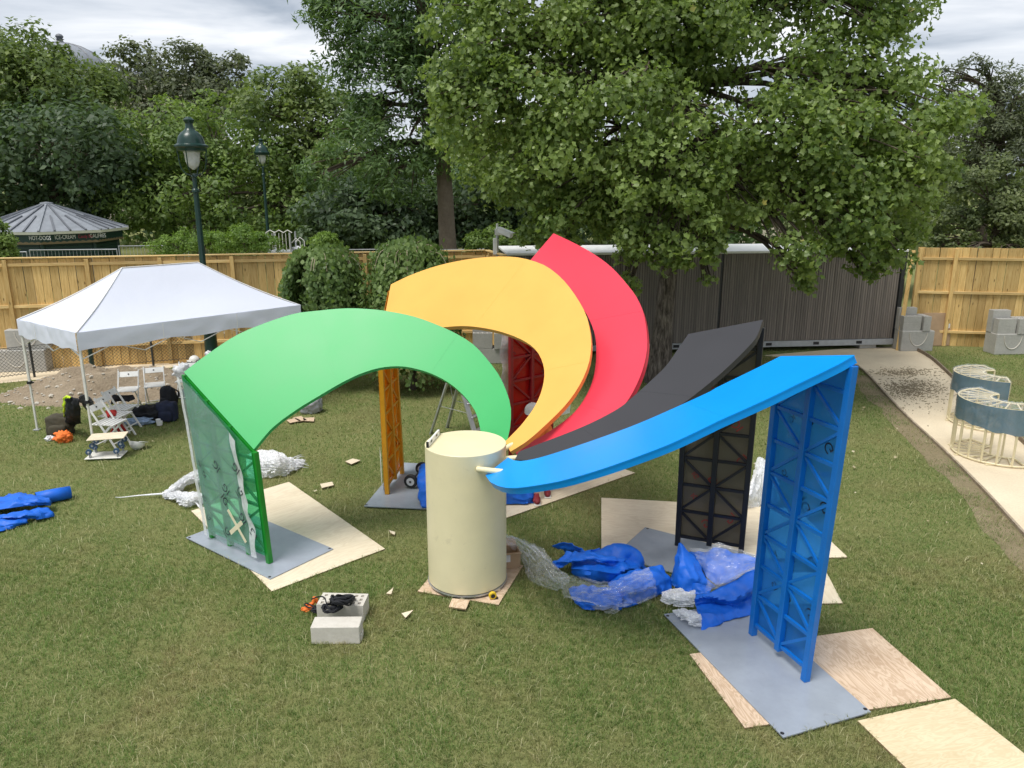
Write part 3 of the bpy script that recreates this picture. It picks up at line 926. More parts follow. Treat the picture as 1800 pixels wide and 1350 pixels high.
# cream drum in the middle
t = thing('drum', 'tall cream painted steel drum in the middle of the arches', 'drum', (*CYL, 0.04))
mb = MB()
mb.lathe([(CYL_R - 0.012, 0.062), (CYL_R, 0.075), (CYL_R, CYL_H - 0.006), (CYL_R - 0.006, CYL_H), (0.0001, CYL_H)], 96, (*CYL, 0))
mb.build('drum_shell', M['cream'], t, smooth=30)
mb = MB(); mb.lathe([(CYL_R - 0.03, 0.045), (CYL_R + 0.008, 0.045), (CYL_R + 0.008, 0.060), (CYL_R - 0.03, 0.060)], 96, (*CYL, 0))
mb.build('base_ring', M['alu'], t, smooth=30)
for k in range(6):
    a = R(-95 + 60 * k)
    mb = MB(); mb.lathe([(0.03, 0.022), (0.03, 0.045)], 12, (CYL[0] + math.cos(a) * (CYL_R - 0.02), CYL[1] + math.sin(a) * (CYL_R - 0.02), 0))
    mb.build('foot', M['cream_frame'], t)

# ------------------------------------------------------------------ timber hoarding
_plank_mesh = {}
def plank_mesh(w, h, key, mat):
    k = (round(w, 3), round(h, 3), key)
    if k not in _plank_mesh:
        mb = MB(); mb.box((0, 0, h / 2), (w - 0.011, 0.022, h))
        me = bpy.data.meshes.new('plank')
        me.from_pydata([tuple(p) for p in mb.v], [], mb.f)
        bm = bmesh.new(); bm.from_mesh(me)
        bmesh.ops.bevel(bm, geom=bm.edges[:], offset=0.003, segments=1, affect='EDGES')
        bm.to_mesh(me); bm.free()
        me.materials.append(mat)
        _plank_mesh[k] = me
    return _plank_mesh[k]

def hoarding(name, label, P0, P1, h, post_at, rails_z, face=-1, pw=0.197, cap=True, plank0=0.0):
    P0, P1 = V3(P0[:2]), V3(P1[:2])
    d = P1 - P0; L_ = np.linalg.norm(d); d /= L_
    n = V3([-d[1], d[0]]) * (1 if face > 0 else -1)      # towards the viewer
    if n @ (-(P0 + P1) / 2) < 0: n = -n
    rz = math.atan2(d[1], d[0])
    t = thing(name, label, 'fence', (*P0, 0), rz)
    N_ = int(L_ / pw)
    ly = 1 if (V3([-d[1], d[0]]) @ n) > 0 else -1
    for i in range(N_ + 1):
        hh = h + random.choice([0, 0, 0.008, -0.008, 0.014])
        o = share('plank', plank_mesh(pw, 3.0, i % 5, M['fence_wood']), t, (pw * (i + 0.5), random.uniform(-0.006, 0.006), plank0), (0, random.uniform(-0.0035, 0.0035), 0), (1, 1, hh / 3.0))
    for s in post_at:
        mb = MB(); mb.box((s, ly * 0.075, h / 2), (0.10, 0.05, h - 0.02)); mb.build('post', M['fence_wood'], t, world=False, bevel=0.004)
    edges = sorted(post_at)
    for z in rails_z:
        for a, b in zip([0] + edges, edges + [L_]):
            if b - a < 0.25: continue
            mb = MB(); mb.box(((a + b) / 2, ly * 0.042, z), (b - a - 0.104, 0.055, 0.075)); mb.build('rail', M['fence_rail'], t, world=False, bevel=0.004)
    if cap:
        a = 0.0
        while a < L_:
            b = min(L_, a + 3.0)
            mb = MB(); mb.box(((a + b) / 2, ly * 0.03, h + 0.035), (b - a - 0.006, 0.13, 0.03)); mb.build('cap_board', M['fence_rail'], t, world=False, bevel=0.004)
            a = b
    return t
# left run: base read at the sand strip, top at 2.75 m
FL0, FL1 = un(-330, 462, 2.75), un(856, 442, 2.75)
FL0 = FL0 + (FL0 - FL1) / np.linalg.norm(FL0 - FL1) * 7.0
LL = np.linalg.norm((FL1 - FL0)[:2])
def along_px(px):
    # distance along the left run of the point seen in column px at its top
    d = FL1[:2] - FL0[:2]
    for s in np.linspace(0, 1, 2001):
        q = FL0[:2] + d * s
        w = q[1] * _c + (CAM_H - 2.75) * _s
        if 900 + FPX * q[0] / w >= px: return s * LL
    return LL
hoarding('timber_fence', 'long yellow timber hoarding with posts and rails behind the white tent', FL0, FL1, 2.75,
         [along_px(p) for p in (-700, -520, -360, -230, -110, 8, 152, 281, 407, 527, 640, 752)], (1.60, 2.62, 0.55))
FL2 = unY(889, 449, FL1[1] - 1.55)
hoarding('timber_fence', 'short end section of timber hoarding turning beside the camera mast', FL1 + V3([0.03, -0.03, 0]), FL2, 2.75, [0.35, 1.3], (1.60, 2.62))
FR0, FR1 = un(1592, 606), un(1990, 617)
FR1 = FR1 + (FR1 - FR0) / np.linalg.norm(FR1 - FR0) * 8.0
LR = np.linalg.norm((FR1 - FR0)[:2])
hoarding('timber_fence', 'yellow timber hoarding on the right beyond the sandy path', FR0, FR1, 2.80,
         [0.06, 1.0, 3.45, 5.9, 8.3, 10.7, 13.1], (0.42, 1.55, 2.50), cap=False)
# leaning timber strut where the right hoarding meets the cabin
mb = MB(); a, b = un(1578, 616), unY(1606, 440, un(1578, 616)[1] + 0.25)
mb.bar(a, b, 0.10, 0.06); o = mb.build('timber_strut', M['fence_wood'], bevel=0.004)
tag(o, 'upright timber stud closing the gap between cabin and right hoarding', 'timber stud')

# ------------------------------------------------------------------ dark slatted cabin
C0, C1 = un(893, 628), un(1572, 612)
cd = (C1 - C0)[:2]; CL = np.linalg.norm(cd); cd /= CL
crz = math.atan2(cd[1], cd[0])
t = thing('slatted_cabin', 'dark cabin clad in narrow vertical slats behind the big tree', 'cabin', (*C0[:2], 0), crz)
CHt = 2.72
mb = MB(); mb.box((CL / 2, 1.25, (CHt + 0.12) / 2 + 0.09), (CL - 0.06, 2.4, CHt - 0.2)); mb.build('cabin_body', M['dark_metal'], t, world=False)
mb = MB(); x = 0.06; k = 0
seams = [CL * 0.526]
while x < CL - 0.10:
    if min(abs(x - s) for s in seams) > 0.05:
        mb.box((x, 0.02 + random.uniform(-0.004, 0.004), CHt / 2 + 0.14), (0.052, 0.03, CHt - 0.30))
    x += 0.068; k += 1
tag(mb.build('slats', M['slat'], t, world=False), kind='stuff')
for s in seams:
    mb = MB(); mb.box((s, 0.028, CHt / 2 + 0.14), (0.045, 0.02, CHt - 0.32)); mb.build('seam_post', M['dark_metal'], t, world=False)
mb = MB(); mb.box((CL / 2, 0.0, 0.20), (CL, 0.07, 0.16)); mb.build('base_beam', M['galv'], t, world=False, bevel=0.006)
for s in (0.20, 0.42, 0.66, 0.785, 0.90):
    mb = MB(); mb.box((CL * s, -0.034, 0.205), (0.17, 0.012, 0.08)); mb.build('lifting_slot', M['black'], t, world=False)
mb = MB(); mb.box((CL / 2, 1.22, CHt + 0.035), (CL + 0.06, 2.56, 0.065)); mb.build('roof_trim', M['white_paint'], t, world=False, bevel=0.01)
mb = MB(); mb.box((CL - 0.03, -0.005, CHt / 2 + 0.06), (0.12, 0.06, CHt - 0.1)); mb.build('corner_post', M['dark_metal'], t, world=False, bevel=0.004)
for s in (0.12, 0.5, 0.93):
    mb = MB(); mb.box((CL * s, 0.25, 0.06), (0.5, 0.4, 0.118)); mb.build('support_block', M['concrete'], t, world=False, bevel=0.008)

# ------------------------------------------------------------------ concrete blocks
def hollow_block(nm, size, mat, holes=(4, 2), bev=0.004):
    """concrete block, open cells on top"""
    lx, ly, lz = size
    mb = MB()
    nx, ny = holes
    wx, wy = 0.035, 0.03
    cw, ch = (lx - wx * (nx + 1)) / nx, (ly - wy * (ny + 1)) / ny
    mb.box((0, 0, lz * 0.44), (lx, ly, lz * 0.88))
    xs = [-lx / 2 + wx / 2 + i * (cw + wx) for i in range(nx + 1)]
    ys = [-ly / 2 + wy / 2 + i * (ch + wy) for i in range(ny + 1)]
    for y in ys: mb.box((0, y, lz * 0.94), (lx, wy, lz * 0.12))
    for x in xs:
        for i in range(ny): mb.box((x, (ys[i] + ys[i + 1]) / 2, lz * 0.94 - 0.0005), (wx, ch, lz * 0.12))
    me = bpy.data.meshes.new(nm)
    me.from_pydata([tuple(p) for p in mb.v], [], mb.f)
    me.materials.append(mat)
    return me
BLK = hollow_block('cinder_block', (0.5, 0.2, 0.2), M['concrete'])
def kentledge(label, p, rz, size=(0.92, 0.5, 0.58), group='concrete ballast bases', groove=True):
    t = thing('ballast_block', label, 'concrete block', (*p[:2], 0), rz, group)
    mb = MB(); mb.box((0, 0, size[2] / 2), size); mb.build('block_body', M['concrete'], t, world=False, bevel=0.015)
    mb = MB()
    pts = [(-0.24 + 0.0 * k, 0, 0) for k in range(1)]
    arc = [(0.25 * math.cos(a), -size[1] / 2 - 0.004, size[2] - 0.06 - 0.36 * math.sin(a) if True else 0) for a in np.linspace(0, math.pi, 15)]
    if groove: mb.tube(arc, 0.012, 6); mb.build('lifting_groove', M['concrete_light'], t, world=False)
    return t
BLOCK_SPOT = ['front left lower', 'front left upper', 'middle endwise lower', 'middle endwise upper', 'rear left lowest', 'rear left middle', 'rear left topmost', 'right end lower', 'right end upper']
def stack(p, rz, z0, rows, where):
    """rows: list of (dx, dy, z-level, rot)"""
    ca, sa = math.cos(rz), math.sin(rz)
    for i, (dx, dy, lv, rt) in enumerate(rows):
        o = share('cinder_block', BLK, None, (p[0] + dx * ca - dy * sa, p[1] + dx * sa + dy * ca, z0 + lv * 0.202), (0, 0, rz + rt))
        tag(o, '%s grey hollow concrete block stacked on the ballast base %s' % (BLOCK_SPOT[i], where), 'concrete block', 'hollow blocks ' + where)
rows4 = [(-0.20, -0.12, 0, 0), (-0.20, -0.12, 1, 0), (0.20, -0.02, 0, R(90)), (0.20, -0.02, 1, R(90)), (-0.22, 0.13, 0, 0), (-0.22, 0.13, 1, 0), (-0.22, 0.13, 2, 0), (0.42, -0.02, 0, R(90)), (0.42, -0.02, 1, R(90))]
p = un(1607, 619); kentledge('square ballast block at the foot of the hoarding beside the cabin', p + V3([0.1, 0.35, 0]), R(2)); stack(p + V3([0.1, 0.35, 0]), R(2), 0.582, rows4[:7], 'beside the cabin')
p = un(1776, 625); kentledge('ballast block in front of the right hoarding at the picture edge', p + V3([0.05, 0.35, 0]), R(3)); stack(p + V3([0.05, 0.35, 0]), R(3), 0.582, rows4, 'at the right edge')
p = un(862, 641); kentledge('ballast block seen through the loop of the yellow arch', p + V3([0.05, 0.35, 0]), R(0), (0.80, 0.5, 0.40), groove=False); stack(p + V3([0.0, 0.32, 0]), R(0), 0.402, rows4[:8], 'under the yellow arch')
for (px, py, hh, rz, lab, st) in ((28, 655, 0.55, 6, 'left of the tent', 1), (205, 638, 0.5, 8, 'behind the tent front pole', 0), (308, 634, 0.55, 7, 'behind the chain link near the lamp', 0), (432, 620, 0.55, 7, 'hidden partly by the tent right end', 0)):
    p = un(px, py) + V3([0, 0.35, 0])
    kentledge('wide grey ballast block against the hoarding, ' + lab, p, R(rz), (1.35, 0.6, hh))
    if st:
        o = kentledge('upper ballast block resting on another at the far left', p + V3([0.25, 0.05, 0]), R(rz + 4), (0.95, 0.5, 0.5)); o.location.z = hh + 0.002
# cardboard sheet leaning on the right hoarding
p = un(1630, 606); mb = MB()
mb.box((0, 0, 0.62), (0.85, 0.03, 0.95)); mb.box((0.36, -0.018, 0.72), (0.06, 0.004, 0.14), mi=1)
o = mb.build('cardboard_sheet', [M['cardboard'], M['white_paint']], bevel=0.006); o.location = (p[0] + 0.10, p[1] - 0.22, -0.13); o.rotation_euler = (R(-4), 0, R(2))
tag(o, 'brown cardboard panel standing behind the blocks on the right hoarding', 'cardboard')

# ------------------------------------------------------------------ chain link fence and posts
CF = [un(-140, 690), un(61, 663), un(270, 643), un(470, 626)]
t = thing('chain_link_fence', 'low black chain link fence beyond the tent and dirt mound', 'fence', (*CF[1][:2], 0))
CH0, CH1 = 0.09, 0.78
for p in CF:
    mb = MB(); mb.tube([(*p[:2], 0), (*p[:2], 0.86)], 0.028, 10); mb.build('post', M['dark_metal'], t, smooth=40)
mb = MB()
for a, b in zip(CF[:-1], CF[1:]):
    for z in (CH0 + 0.03, CH1): mb.tube([(*a[:2], z), (*b[:2], z)], 0.007, 5)
mb.build('tension_wires', M['dark_metal'], t)
mb = MB()
for a, b in zip(CF[:-1], CF[1:]):
    L_ = np.linalg.norm((b - a)[:2]); d = (b - a)[:2] / L_
    hh = CH1 - CH0
    for sg in (1, -1):
        x = -hh
        while x < L_:
            x0, x1 = x, x + hh
            z0, z1 = (CH0, CH1) if sg > 0 else (CH1, CH0)
            if x0 < 0: z0 += (z1 - z0) * (-x0 / hh); x0 = 0
            if x1 > L_: z1 = z0 + (z1 - z0) * ((L_ - x0) / (x1 - x0)); x1 = L_
            if x1 - x0 > 0.02:
                mb.tube([(*(a[:2] + d * x0), z0), (*(a[:2] + d * x1), z1)], 0.0042, 3, cap=False)
            x += 0.085
tag(mb.build('wire_mesh', M['dark_metal'], t), kind='stuff')
mb = MB(); p = un(163, 648); mb.tube([(*p[:2], 0), (*p[:2], 0.95)], [0.06, 0.05], 12); mb.tube([(*p[:2], 0.95), (*p[:2], 1.02), (*p[:2], 1.06)], [0.062, 0.062, 0.02], 12)
o = mb.build('green_post', M['lamp_green'], smooth=35); tag(o, 'short dark green post between dirt mound and chain link fence', 'post')

# ------------------------------------------------------------------ park lamps
def lamp_post(label, p, H_, hs):
    t = thing('park_lamp', label, 'street lamp', (*p[:2], 0), 0, 'green park lamps')
    hz = H_ - 1.38 * hs
    prof = [(0.20, 0), (0.20, 0.10), (0.165, 0.16), (0.15, 0.9), (0.17, 0.94), (0.15, 1.0), (0.105, 1.12), (0.085, 1.3), (0.062, hz - 0.42), (0.062, hz - 0.38), (0.09, hz - 0.36), (0.09, hz - 0.31), (0.055, hz - 0.27), (0.05, hz - 0.02), (0.075, hz + 0.0), (0.05, hz + 0.06), (0.0001, hz + 0.07)]
    mb = MB(); mb.lathe(prof, 20, (*p[:2], 0)); mb.build('lamp_pole', M['lamp_green'], t, smooth=35)
    z = hz
    for a in (0, math.pi / 2, math.pi, 1.5 * math.pi):
        pts = [(0.05, 0.02), (0.20, 0.07), (0.29, 0.19), (0.325, 0.34), (0.33, 0.50), (0.36, 0.62)]
        mb = MB(); mb.tube([(p[0] + r_ * hs * math.cos(a), p[1] + r_ * hs * math.sin(a), z + q * hs) for r_, q in pts], 0.014, 8)
        mb.build('bracket_arm', M['lamp_green'], t, smooth=50)
    mb = MB(); mb.lathe([(0.0001, 0.16), (0.03, 0.165), (0.13, 0.26), (0.165, 0.36), (0.18, 0.52), (0.20, 0.60)], 24, (p[0], p[1], z), M=Matrix.Scale(hs, 3))
    mb.build('glass_bowl', M['glass'], t, smooth=60)
    mb = MB(); mb.lathe([(0.0001, 0.24), (0.05, 0.27), (0.07, 0.40), (0.06, 0.58)], 14, (p[0], p[1], z), M=Matrix.Scale(hs, 3))
    mb.build('lamp_bulb', M['off_white'], t, smooth=60)
    mb = MB(); mb.lathe([(0.20, 0.58), (0.33, 0.60), (0.345, 0.66), (0.385, 0.69), (0.385, 0.73), (0.32, 0.76), (0.30, 0.84), (0.275, 0.93), (0.21, 1.01), (0.13, 1.07), (0.095, 1.12), (0.085, 1.22), (0.12, 1.28), (0.125, 1.31), (0.08, 1.345), (0.05, 1.375), (0.0001, 1.38)], 28, (p[0], p[1], z), M=Matrix.Scale(hs, 3))
    mb.build('lamp_hood', M['lamp_green'], t, smooth=35)
    return t
p = unY(318, 205, 18.9); lamp_post('tall dark green park lamp standing behind the white tent', V3([-7.55, 18.9, 0]), p[2], 0.98)
p = unY(458, 243, 38.5); lamp_post('smaller far green park lamp in front of the pale branched tree', p, p[2], 0.98)

# ------------------------------------------------------------------ surveillance mast
p = unY(874, 430, 20.2)
t = thing('camera_mast', 'thin pale mast with a white surveillance camera at the hoarding corner', 'camera', (p[0], p[1], 0))
zt = unY(872, 404, 20.2)[2]
mb = MB(); mb.tube([(p[0], p[1], 0), (p[0], p[1], zt)], 0.035, 12); mb.build('mast', M['galv'], t, smooth=40)
mb = MB(); mb.box((p[0] - 0.05, p[1] - 0.03, zt - 0.42), (0.11, 0.1, 0.42)); mb.build('junction_box', M['white_paint'], t, bevel=0.01)
mb = MB(); mb.box((p[0] + 0.04, p[1] - 0.05, zt - 0.05), (0.2, 0.16, 0.16)); mb.tube([(p[0], p[1], zt), (p[0], p[1], zt + 0.16)], 0.03, 8); mb.build('bracket', M['white_paint'], t, bevel=0.008)
mb = MB(); mb.bar((p[0] + 0.05, p[1] - 0.08, zt + 0.0), (p[0] + 0.38, p[1] - 0.3, zt - 0.13), 0.13, 0.13); mb.build('camera_housing', M['white_paint'], t, bevel=0.015)
mb = MB(); mb.bar((p[0] + 0.05, p[1] - 0.08, zt + 0.075), (p[0] + 0.42, p[1] - 0.325, zt - 0.066), 0.15, 0.012); mb.build('sun_shield', M['white_paint'], t)

# ------------------------------------------------------------------ snack kiosk
KY = 36.0
kc = unY(88, 400, KY)
KE, KA, KR = unY(88, 402, KY)[2], unY(88, 360, KY)[2], 3.25
t = thing('snack_kiosk', 'round snack kiosk with a ribbed zinc roof and lettered green fascia', 'kiosk', (kc[0], kc[1], 0))
NS = 8
def ring(r, z, a0=R(22.5)): return [(kc[0] + r * math.cos(a0 + 2 * math.pi * k / NS), kc[1] + r * math.sin(a0 + 2 * math.pi * k / NS), z) for k in range(NS)]
lo, hi = ring(KR, KE + 0.02), ring(0.22, KA)
for k in range(NS):
    mb = MB(); a, b, c, d = lo[k], lo[(k + 1) % NS], hi[(k + 1) % NS], hi[k]
    mb.add([a, b, c, d], [(0, 1, 2, 3)]); pn = mb.build('roof_panel', M['zinc'], t)
    for f in (0.0, 0.25, 0.5, 0.75):
        q0 = V3(a) * (1 - f) + V3(b) * f; q1 = V3(d) * (1 - f) + V3(c) * f
        m2 = MB(); m2.bar(q0 + V3([0, 0, 0.03]), q1 * (1 if f in (0, 0.5) else 0.55) + q0 * (0 if f in (0, 0.5) else 0.45) + V3([0, 0, 0.03]), 0.07, 0.06); m2.build('standing_seam', M['zinc'] if f == 0 else M['zinc_dark'], pn, world=True)
mb = MB(); mb.lathe([(0.3, KA - 0.05), (0.26, KA + 0.10), (0.0001, KA + 0.14)], 12, (kc[0], kc[1], 0)); mb.build('roof_cap', M['zinc'], t, smooth=40)
r0, r1 = ring(KR - 0.02, KE - 0.10), ring(KR + 0.03, KE + 0.015)
for k in range(NS):
    mb = MB(); mb.add([r0[k], r0[(k+1) % NS], r1[(k+1) % NS], r1[k]], [(0, 1, 2, 3)]); mb.build('eaves_gutter', M['white_paint'], t)
fa, fb = ring(KR - 0.28, KE - 0.10), ring(KR - 0.28, KE - 0.52)
wa, wb = ring(KR - 0.55, KE - 0.5), ring(KR - 0.55, 0)
za, zb_ = ring(KR - 0.265, KE - 0.40), ring(KR - 0.265, KE - 0.52)
for k in range(NS):
    k2 = (k + 1) % NS
    mb = MB(); mb.add([fb[k], fb[k2], fa[k2], fa[k]], [(0, 1, 2, 3)]); fo = mb.build('fascia_board', M['kiosk_green'], t)
    mb = MB()
    A_, B_ = V3(zb_[k]), V3(zb_[k2]); C_, D_ = V3(za[k]), V3(za[k2])
    for j in range(9):
        f0, f1, fm = j / 9, (j + 1) / 9, (j + 0.5) / 9
        mb.add([A_ + (B_ - A_) * f0, A_ + (B_ - A_) * f1, C_ + (D_ - C_) * f1 + V3([0, 0, -0.05]), C_ + (D_ - C_) * fm + V3([0, 0, 0.0]), C_ + (D_ - C_) * f0 + V3([0, 0, -0.05])], [(0, 1, 2, 3, 4)])
    mb.build('scalloped_trim', M['ochre'], fo)
    mb = MB(); mb.add([wb[k], wb[k2], wa[k2], wa[k]], [(0, 1, 2, 3)]); wo = mb.build('shutter_wall', M['kiosk_dark'], t)
    mb = MB()
    for z in np.arange(0.2, KE - 0.5, 0.14):
        q0, q1 = V3(wb[k]) * 0.94 + V3(wb[k2]) * 0.06, V3(wb[k]) * 0.06 + V3(wb[k2]) * 0.94
        out = (V3([(q0 + q1)[0] / 2 - kc[0], (q0 + q1)[1] / 2 - kc[1], 0])); out /= np.linalg.norm(out)
        mb.bar(q0 + V3([0, 0, z]) + out * 0.02, q1 + V3([0, 0, z]) + out * 0.02, 0.04, 0.09)
    mb.build('shutter_slats', M['kiosk_green'], wo)
    mb = MB(); mb.tube([wb[k], wa[k]], 0.09, 8); mb.build('corner_post', M['kiosk_green'], t, smooth=40)
# lettering on the faces turned to the viewer
def face_text(s, k, f, z, size, mat, wpx):
    a, b = V3(fb[k]), V3(fb[(k + 1) % NS])
    u = (b - a); u /= np.linalg.norm(u)
    w = V3([u[1], -u[0], 0]); mid = (a + b) / 2
    if w @ V3([mid[0] - kc[0], mid[1] - kc[1], 0]) < 0: w, u = -w, -u
    p = a + (b - a) * f; p[2] = z
    p = p + w * 0.03
    me = text_mesh(s, size); me.materials.append(mat)
    xs = [q.co.x for q in me.vertices]; wd = max(xs) - min(xs)
    def col_(q):
        return 900 + FPX * q[0] / (q[1] * _c + (CAM_H - q[2]) * _s)
    u = u * (wpx / abs(col_(p + u * wd / 2) - col_(p - u * wd / 2)))
    o = share('sign_lettering', me, t)
    v = V3([0, 0, 1.0]); q = p - V3([kc[0], kc[1], 0])
    o.matrix_local = Matrix(((u[0], v[0], w[0], q[0]), (u[1], v[1], w[1], q[1]), (u[2], v[2], w[2], q[2]), (0, 0, 0, 1)))
    return o
zf = KE - 0.25
# faces: index 5 looks straight at the viewer (270 deg), 6 to its right
for s, px, mat, sz, wpx in (('HOT-DOGS', 71, 'white_print', 0.25, 38), ('ICE-CREAM', 114.5, 'white_print', 0.25, 36), ('Candy Bar', 150.5, 'red_print2', 0.21, 26), ('GAUFRES', 182, 'white_print', 0.25, 28)):
    best = None
    for k in (4, 5, 6):
        a, b = V3(fb[k]), V3(fb[(k + 1) % NS])
        for f in np.linspace(0.0, 1, 101):
            q = a + (b - a) * f
            w = q[1] * _c + (CAM_H - zf) * _s
            e = abs(900 + FPX * q[0] / w - px)
            if best is None or e < best[0]: best = (e, k, f)
    face_text(s, best[1], best[2], zf, sz, M[mat], wpx)

# steel barrier panels beyond the hoarding
def barrier(p0, p1, h, label):
    t = thing('steel_barrier', label, 'barrier', (*p0[:2], 0), 0, 'steel barriers beyond the hoarding')
    mb = MB(); mb.tube([p0, (*p0[:2], h), (*p1[:2], h), p1], 0.025, 8); mb.build('tube_frame', M['galv'], t, smooth=40)
    mb = MB(); L_ = np.linalg.norm((p1 - p0)[:2])
    for k in range(1, int(L_ / 0.12)):
        q = p0 + (p1 - p0) * (k * 0.12 / L_); mb.tube([(*q[:2], 0.1), (*q[:2], h)], 0.006, 4, cap=False)
    tag(mb.build('infill_bars', M['galv'], t), kind='stuff')
    return t
bY = 27.5
zz = unY(100, 440, bY)[2]
for a, b, ya, yb, lab in ((-60, 46, 446, 441, 'leftmost'), (52, 205, 441, 437, 'middle'), (209, 330, 436, 428, 'right hand')):
    p0, p1 = unY(a, ya, bY), unY(b, yb, bY + 0.4); hh = (p0[2] + p1[2]) / 2; p0[2] = p1[2] = 0
    barrier(p0, p1, hh, '%s steel barrier panel between hoarding and kiosk' % lab)
for a, b, lab in ((560, 700, 'left'), (745, 850, 'right')):
    p0, p1 = unY(a, 440, 26.0), unY(b, 437.5, 26.4); hh = (p0[2] + p1[2]) / 2; p0[2] = p1[2] = 0
    barrier(p0, p1, hh, '%s steel barrier in front of the dark tree trunk' % lab)

# playground slide tower beyond the hoarding
SY = 31.0
p = unY(497, 430, SY); zt = unY(497, 408, SY)[2]
t = thing('slide_tower', 'grey playground slide tower with rails beyond the hoarding', 'slide', (p[0], p[1], 0))
for dx in (-0.42, 0.42):
    for dy in (-0.4, 0.4):
        mb = MB(); mb.tube([(p[0] + dx, p[1] + dy, 0), (p[0] + dx, p[1] + dy, zt)], 0.04, 8); mb.build('post', M['galv'], t, smooth=40)
mb = MB(); mb.box((p[0], p[1], zt - 0.75), (0.95, 0.9, 0.06)); mb.build('platform', M['galv'], t)
for k in range(7):
    x = p[0] - 0.4 + 0.8 * k / 6
    mb = MB(); mb.tube([(x, p[1] - 0.42, zt - 0.72), (x, p[1] - 0.42, zt - 0.02)], 0.014, 6); mb.build('guard_bar', M['off_white'], t)
mb = MB(); mb.tube([(p[0] - 0.5, p[1] - 0.42, zt - 0.05)] + [(p[0] - 0.5 + 0.17 * k, p[1] - 0.42, zt + (0.10 if k % 2 else 0.0)) for k in range(7)], 0.02, 6); mb.build('top_rail', M['off_white'], t, smooth=60)
for dy in (-0.3, 0.3):
    mb = MB(); mb.tube([(p[0] + 0.45, p[1] + dy, zt - 0.4), (p[0] + 0.62, p[1] + dy, zt - 0.22), (p[0] + 0.78, p[1] + dy, zt - 0.35), (p[0] + 0.8, p[1] + dy, zt - 0.8)], 0.02, 6); mb.build('hand_rail', M['off_white'], t, smooth=60)
mb = MB(); pts = bez([(p[0] + 0.45, p[1], zt - 0.72), (p[0] + 0.7, p[1], zt - 0.80), (p[0] + 1.6, p[1], zt - 1.55), (p[0] + 2.3, p[1], 0.5), (p[0] + 2.8, p[1], 0.35)], 14)
rows = [[q + V3([0, y, z]) for y, z in ((-0.3, 0.16), (-0.28, 0.02), (-0.15, 0), (0.15, 0), (0.28, 0.02), (0.3, 0.16))] for q in pts]
mb.grid(rows); mb.build('chute', M['galv'], t, smooth=60, solid=0.02)

# domed stone building far behind the trees
DY = 95.0
dc = unY(66, 90, DY); dz = unY(66, 100, DY)[2]; fz = unY(66, 44, DY)[2]; az = unY(66, 62, DY)[2]
t = thing('domed_building', 'grey ribbed dome with a finial rising behind the trees at far left', 'building', (dc[0], dc[1] + 5, 0))
cc = (dc[0], dc[1] + 5)
DR = 4.9
prof = [(DR, dz - 2.2), (DR, dz - 0.9)] + [(DR * math.cos(a), dz - 0.9 + (az - dz + 0.9) * math.sin(a)) for a in np.linspace(0.02, math.pi / 2 - 0.08, 14)] + [(0.0001, az)]
mb = MB(); mb.lathe(prof, 48, (*cc, 0)); mb.build('dome', M['zinc'], t, smooth=40)
mb = MB()
for k in range(16):
    a = 2 * math.pi * k / 16
    mb.tube([(cc[0] + r * math.cos(a) * 1.004, cc[1] + r * math.sin(a) * 1.004, z) for r, z in prof[1:-1:2]], 0.10, 5)
mb.build('dome_ribs', M['zinc_dark'], t)
fh = fz - az
mb = MB(); mb.lathe([(0.75, az - 0.25), (0.7, az), (0.38, az + fh * 0.18), (0.34, az + fh * 0.34), (0.5, az + fh * 0.40), (0.28, az + fh * 0.46), (0.42, az + fh * 0.60), (0.45, az + fh * 0.72), (0.3, az + fh * 0.9), (0.0001, fz)], 18, (*cc, 0)); mb.build('finial', M['zinc_dark'], t, smooth=50)
mb = MB(); mb.lathe([(DR + 0.4, dz - 2.6), (DR + 0.4, dz - 2.2), (DR - 0.1, dz - 2.1)], 48, (*cc, 0)); mb.build('cornice', M['stone'], t, smooth=30)
mb = MB(); mb.lathe([(DR - 0.1, 0), (DR - 0.1, dz - 2.4)], 32, (*cc, 0)); mb.build('drum_wall', M['stone'], t, smooth=30)
wx0, wx1 = unY(-60, 150, DY)[0], unY(320, 150, DY)[0]; wz = unY(200, 124, DY)[2]
mb = MB(); mb.box(((wx0 + wx1) / 2, cc[1] + 4, wz / 2), (wx1 - wx0, 8, wz)); mb.build('wall', M['stone'], t)
mb = MB(); mb.box(((wx0 + wx1) / 2, cc[1] + 3.9, wz + 0.25), (wx1 - wx0 + 0.8, 8.6, 0.5)); mb.build('parapet', M['zinc'], t)
for k in range(9):
    x = wx0 + (k + 0.5) * (wx1 - wx0) / 9
    for z in (2.6, 7.4, 12.0):
        if z + 1.8 < wz:
            mb = MB(); mb.box((x, cc[1] - 0.02, z), (1.3, 0.12, 2.6)); wo = mb.build('window', M['dark_metal'], t)
            mb = MB(); mb.box((x, cc[1] - 0.12, z - 1.42), (1.7, 0.3, 0.18)); mb.build('sill', M['stone'], wo)
# pale low building glimpsed through the big tree
g0, g1 = unY(1380, 350, 42), unY(1500, 350, 42); gz = unY(1450, 333, 42)[2]
t = thing('pale_building', 'low pale stone building glimpsed behind the crown of the big tree', 'building', ((g0[0] + g1[0]) / 2, 46, 0))
mb = MB(); mb.box(((g0[0] + g1[0]) / 2, 46, gz / 2 - 0.15), (g1[0] - g0[0], 8, gz - 0.3)); mb.build('wall', M['stone'], t)
mb = MB(); mb.box(((g0[0] + g1[0]) / 2, 46, gz - 0.1), (g1[0] - g0[0] + 0.5, 8.5, 0.28)); mb.build('cornice', M['stone'], t)
for k in range(3):
    mb = MB(); mb.box((g0[0] + (k + 0.5) * (g1[0] - g0[0]) / 3, 41.98, gz - 1.7), (0.8, 0.1, 1.5)); mb.build('window', M['dark_metal'], t)

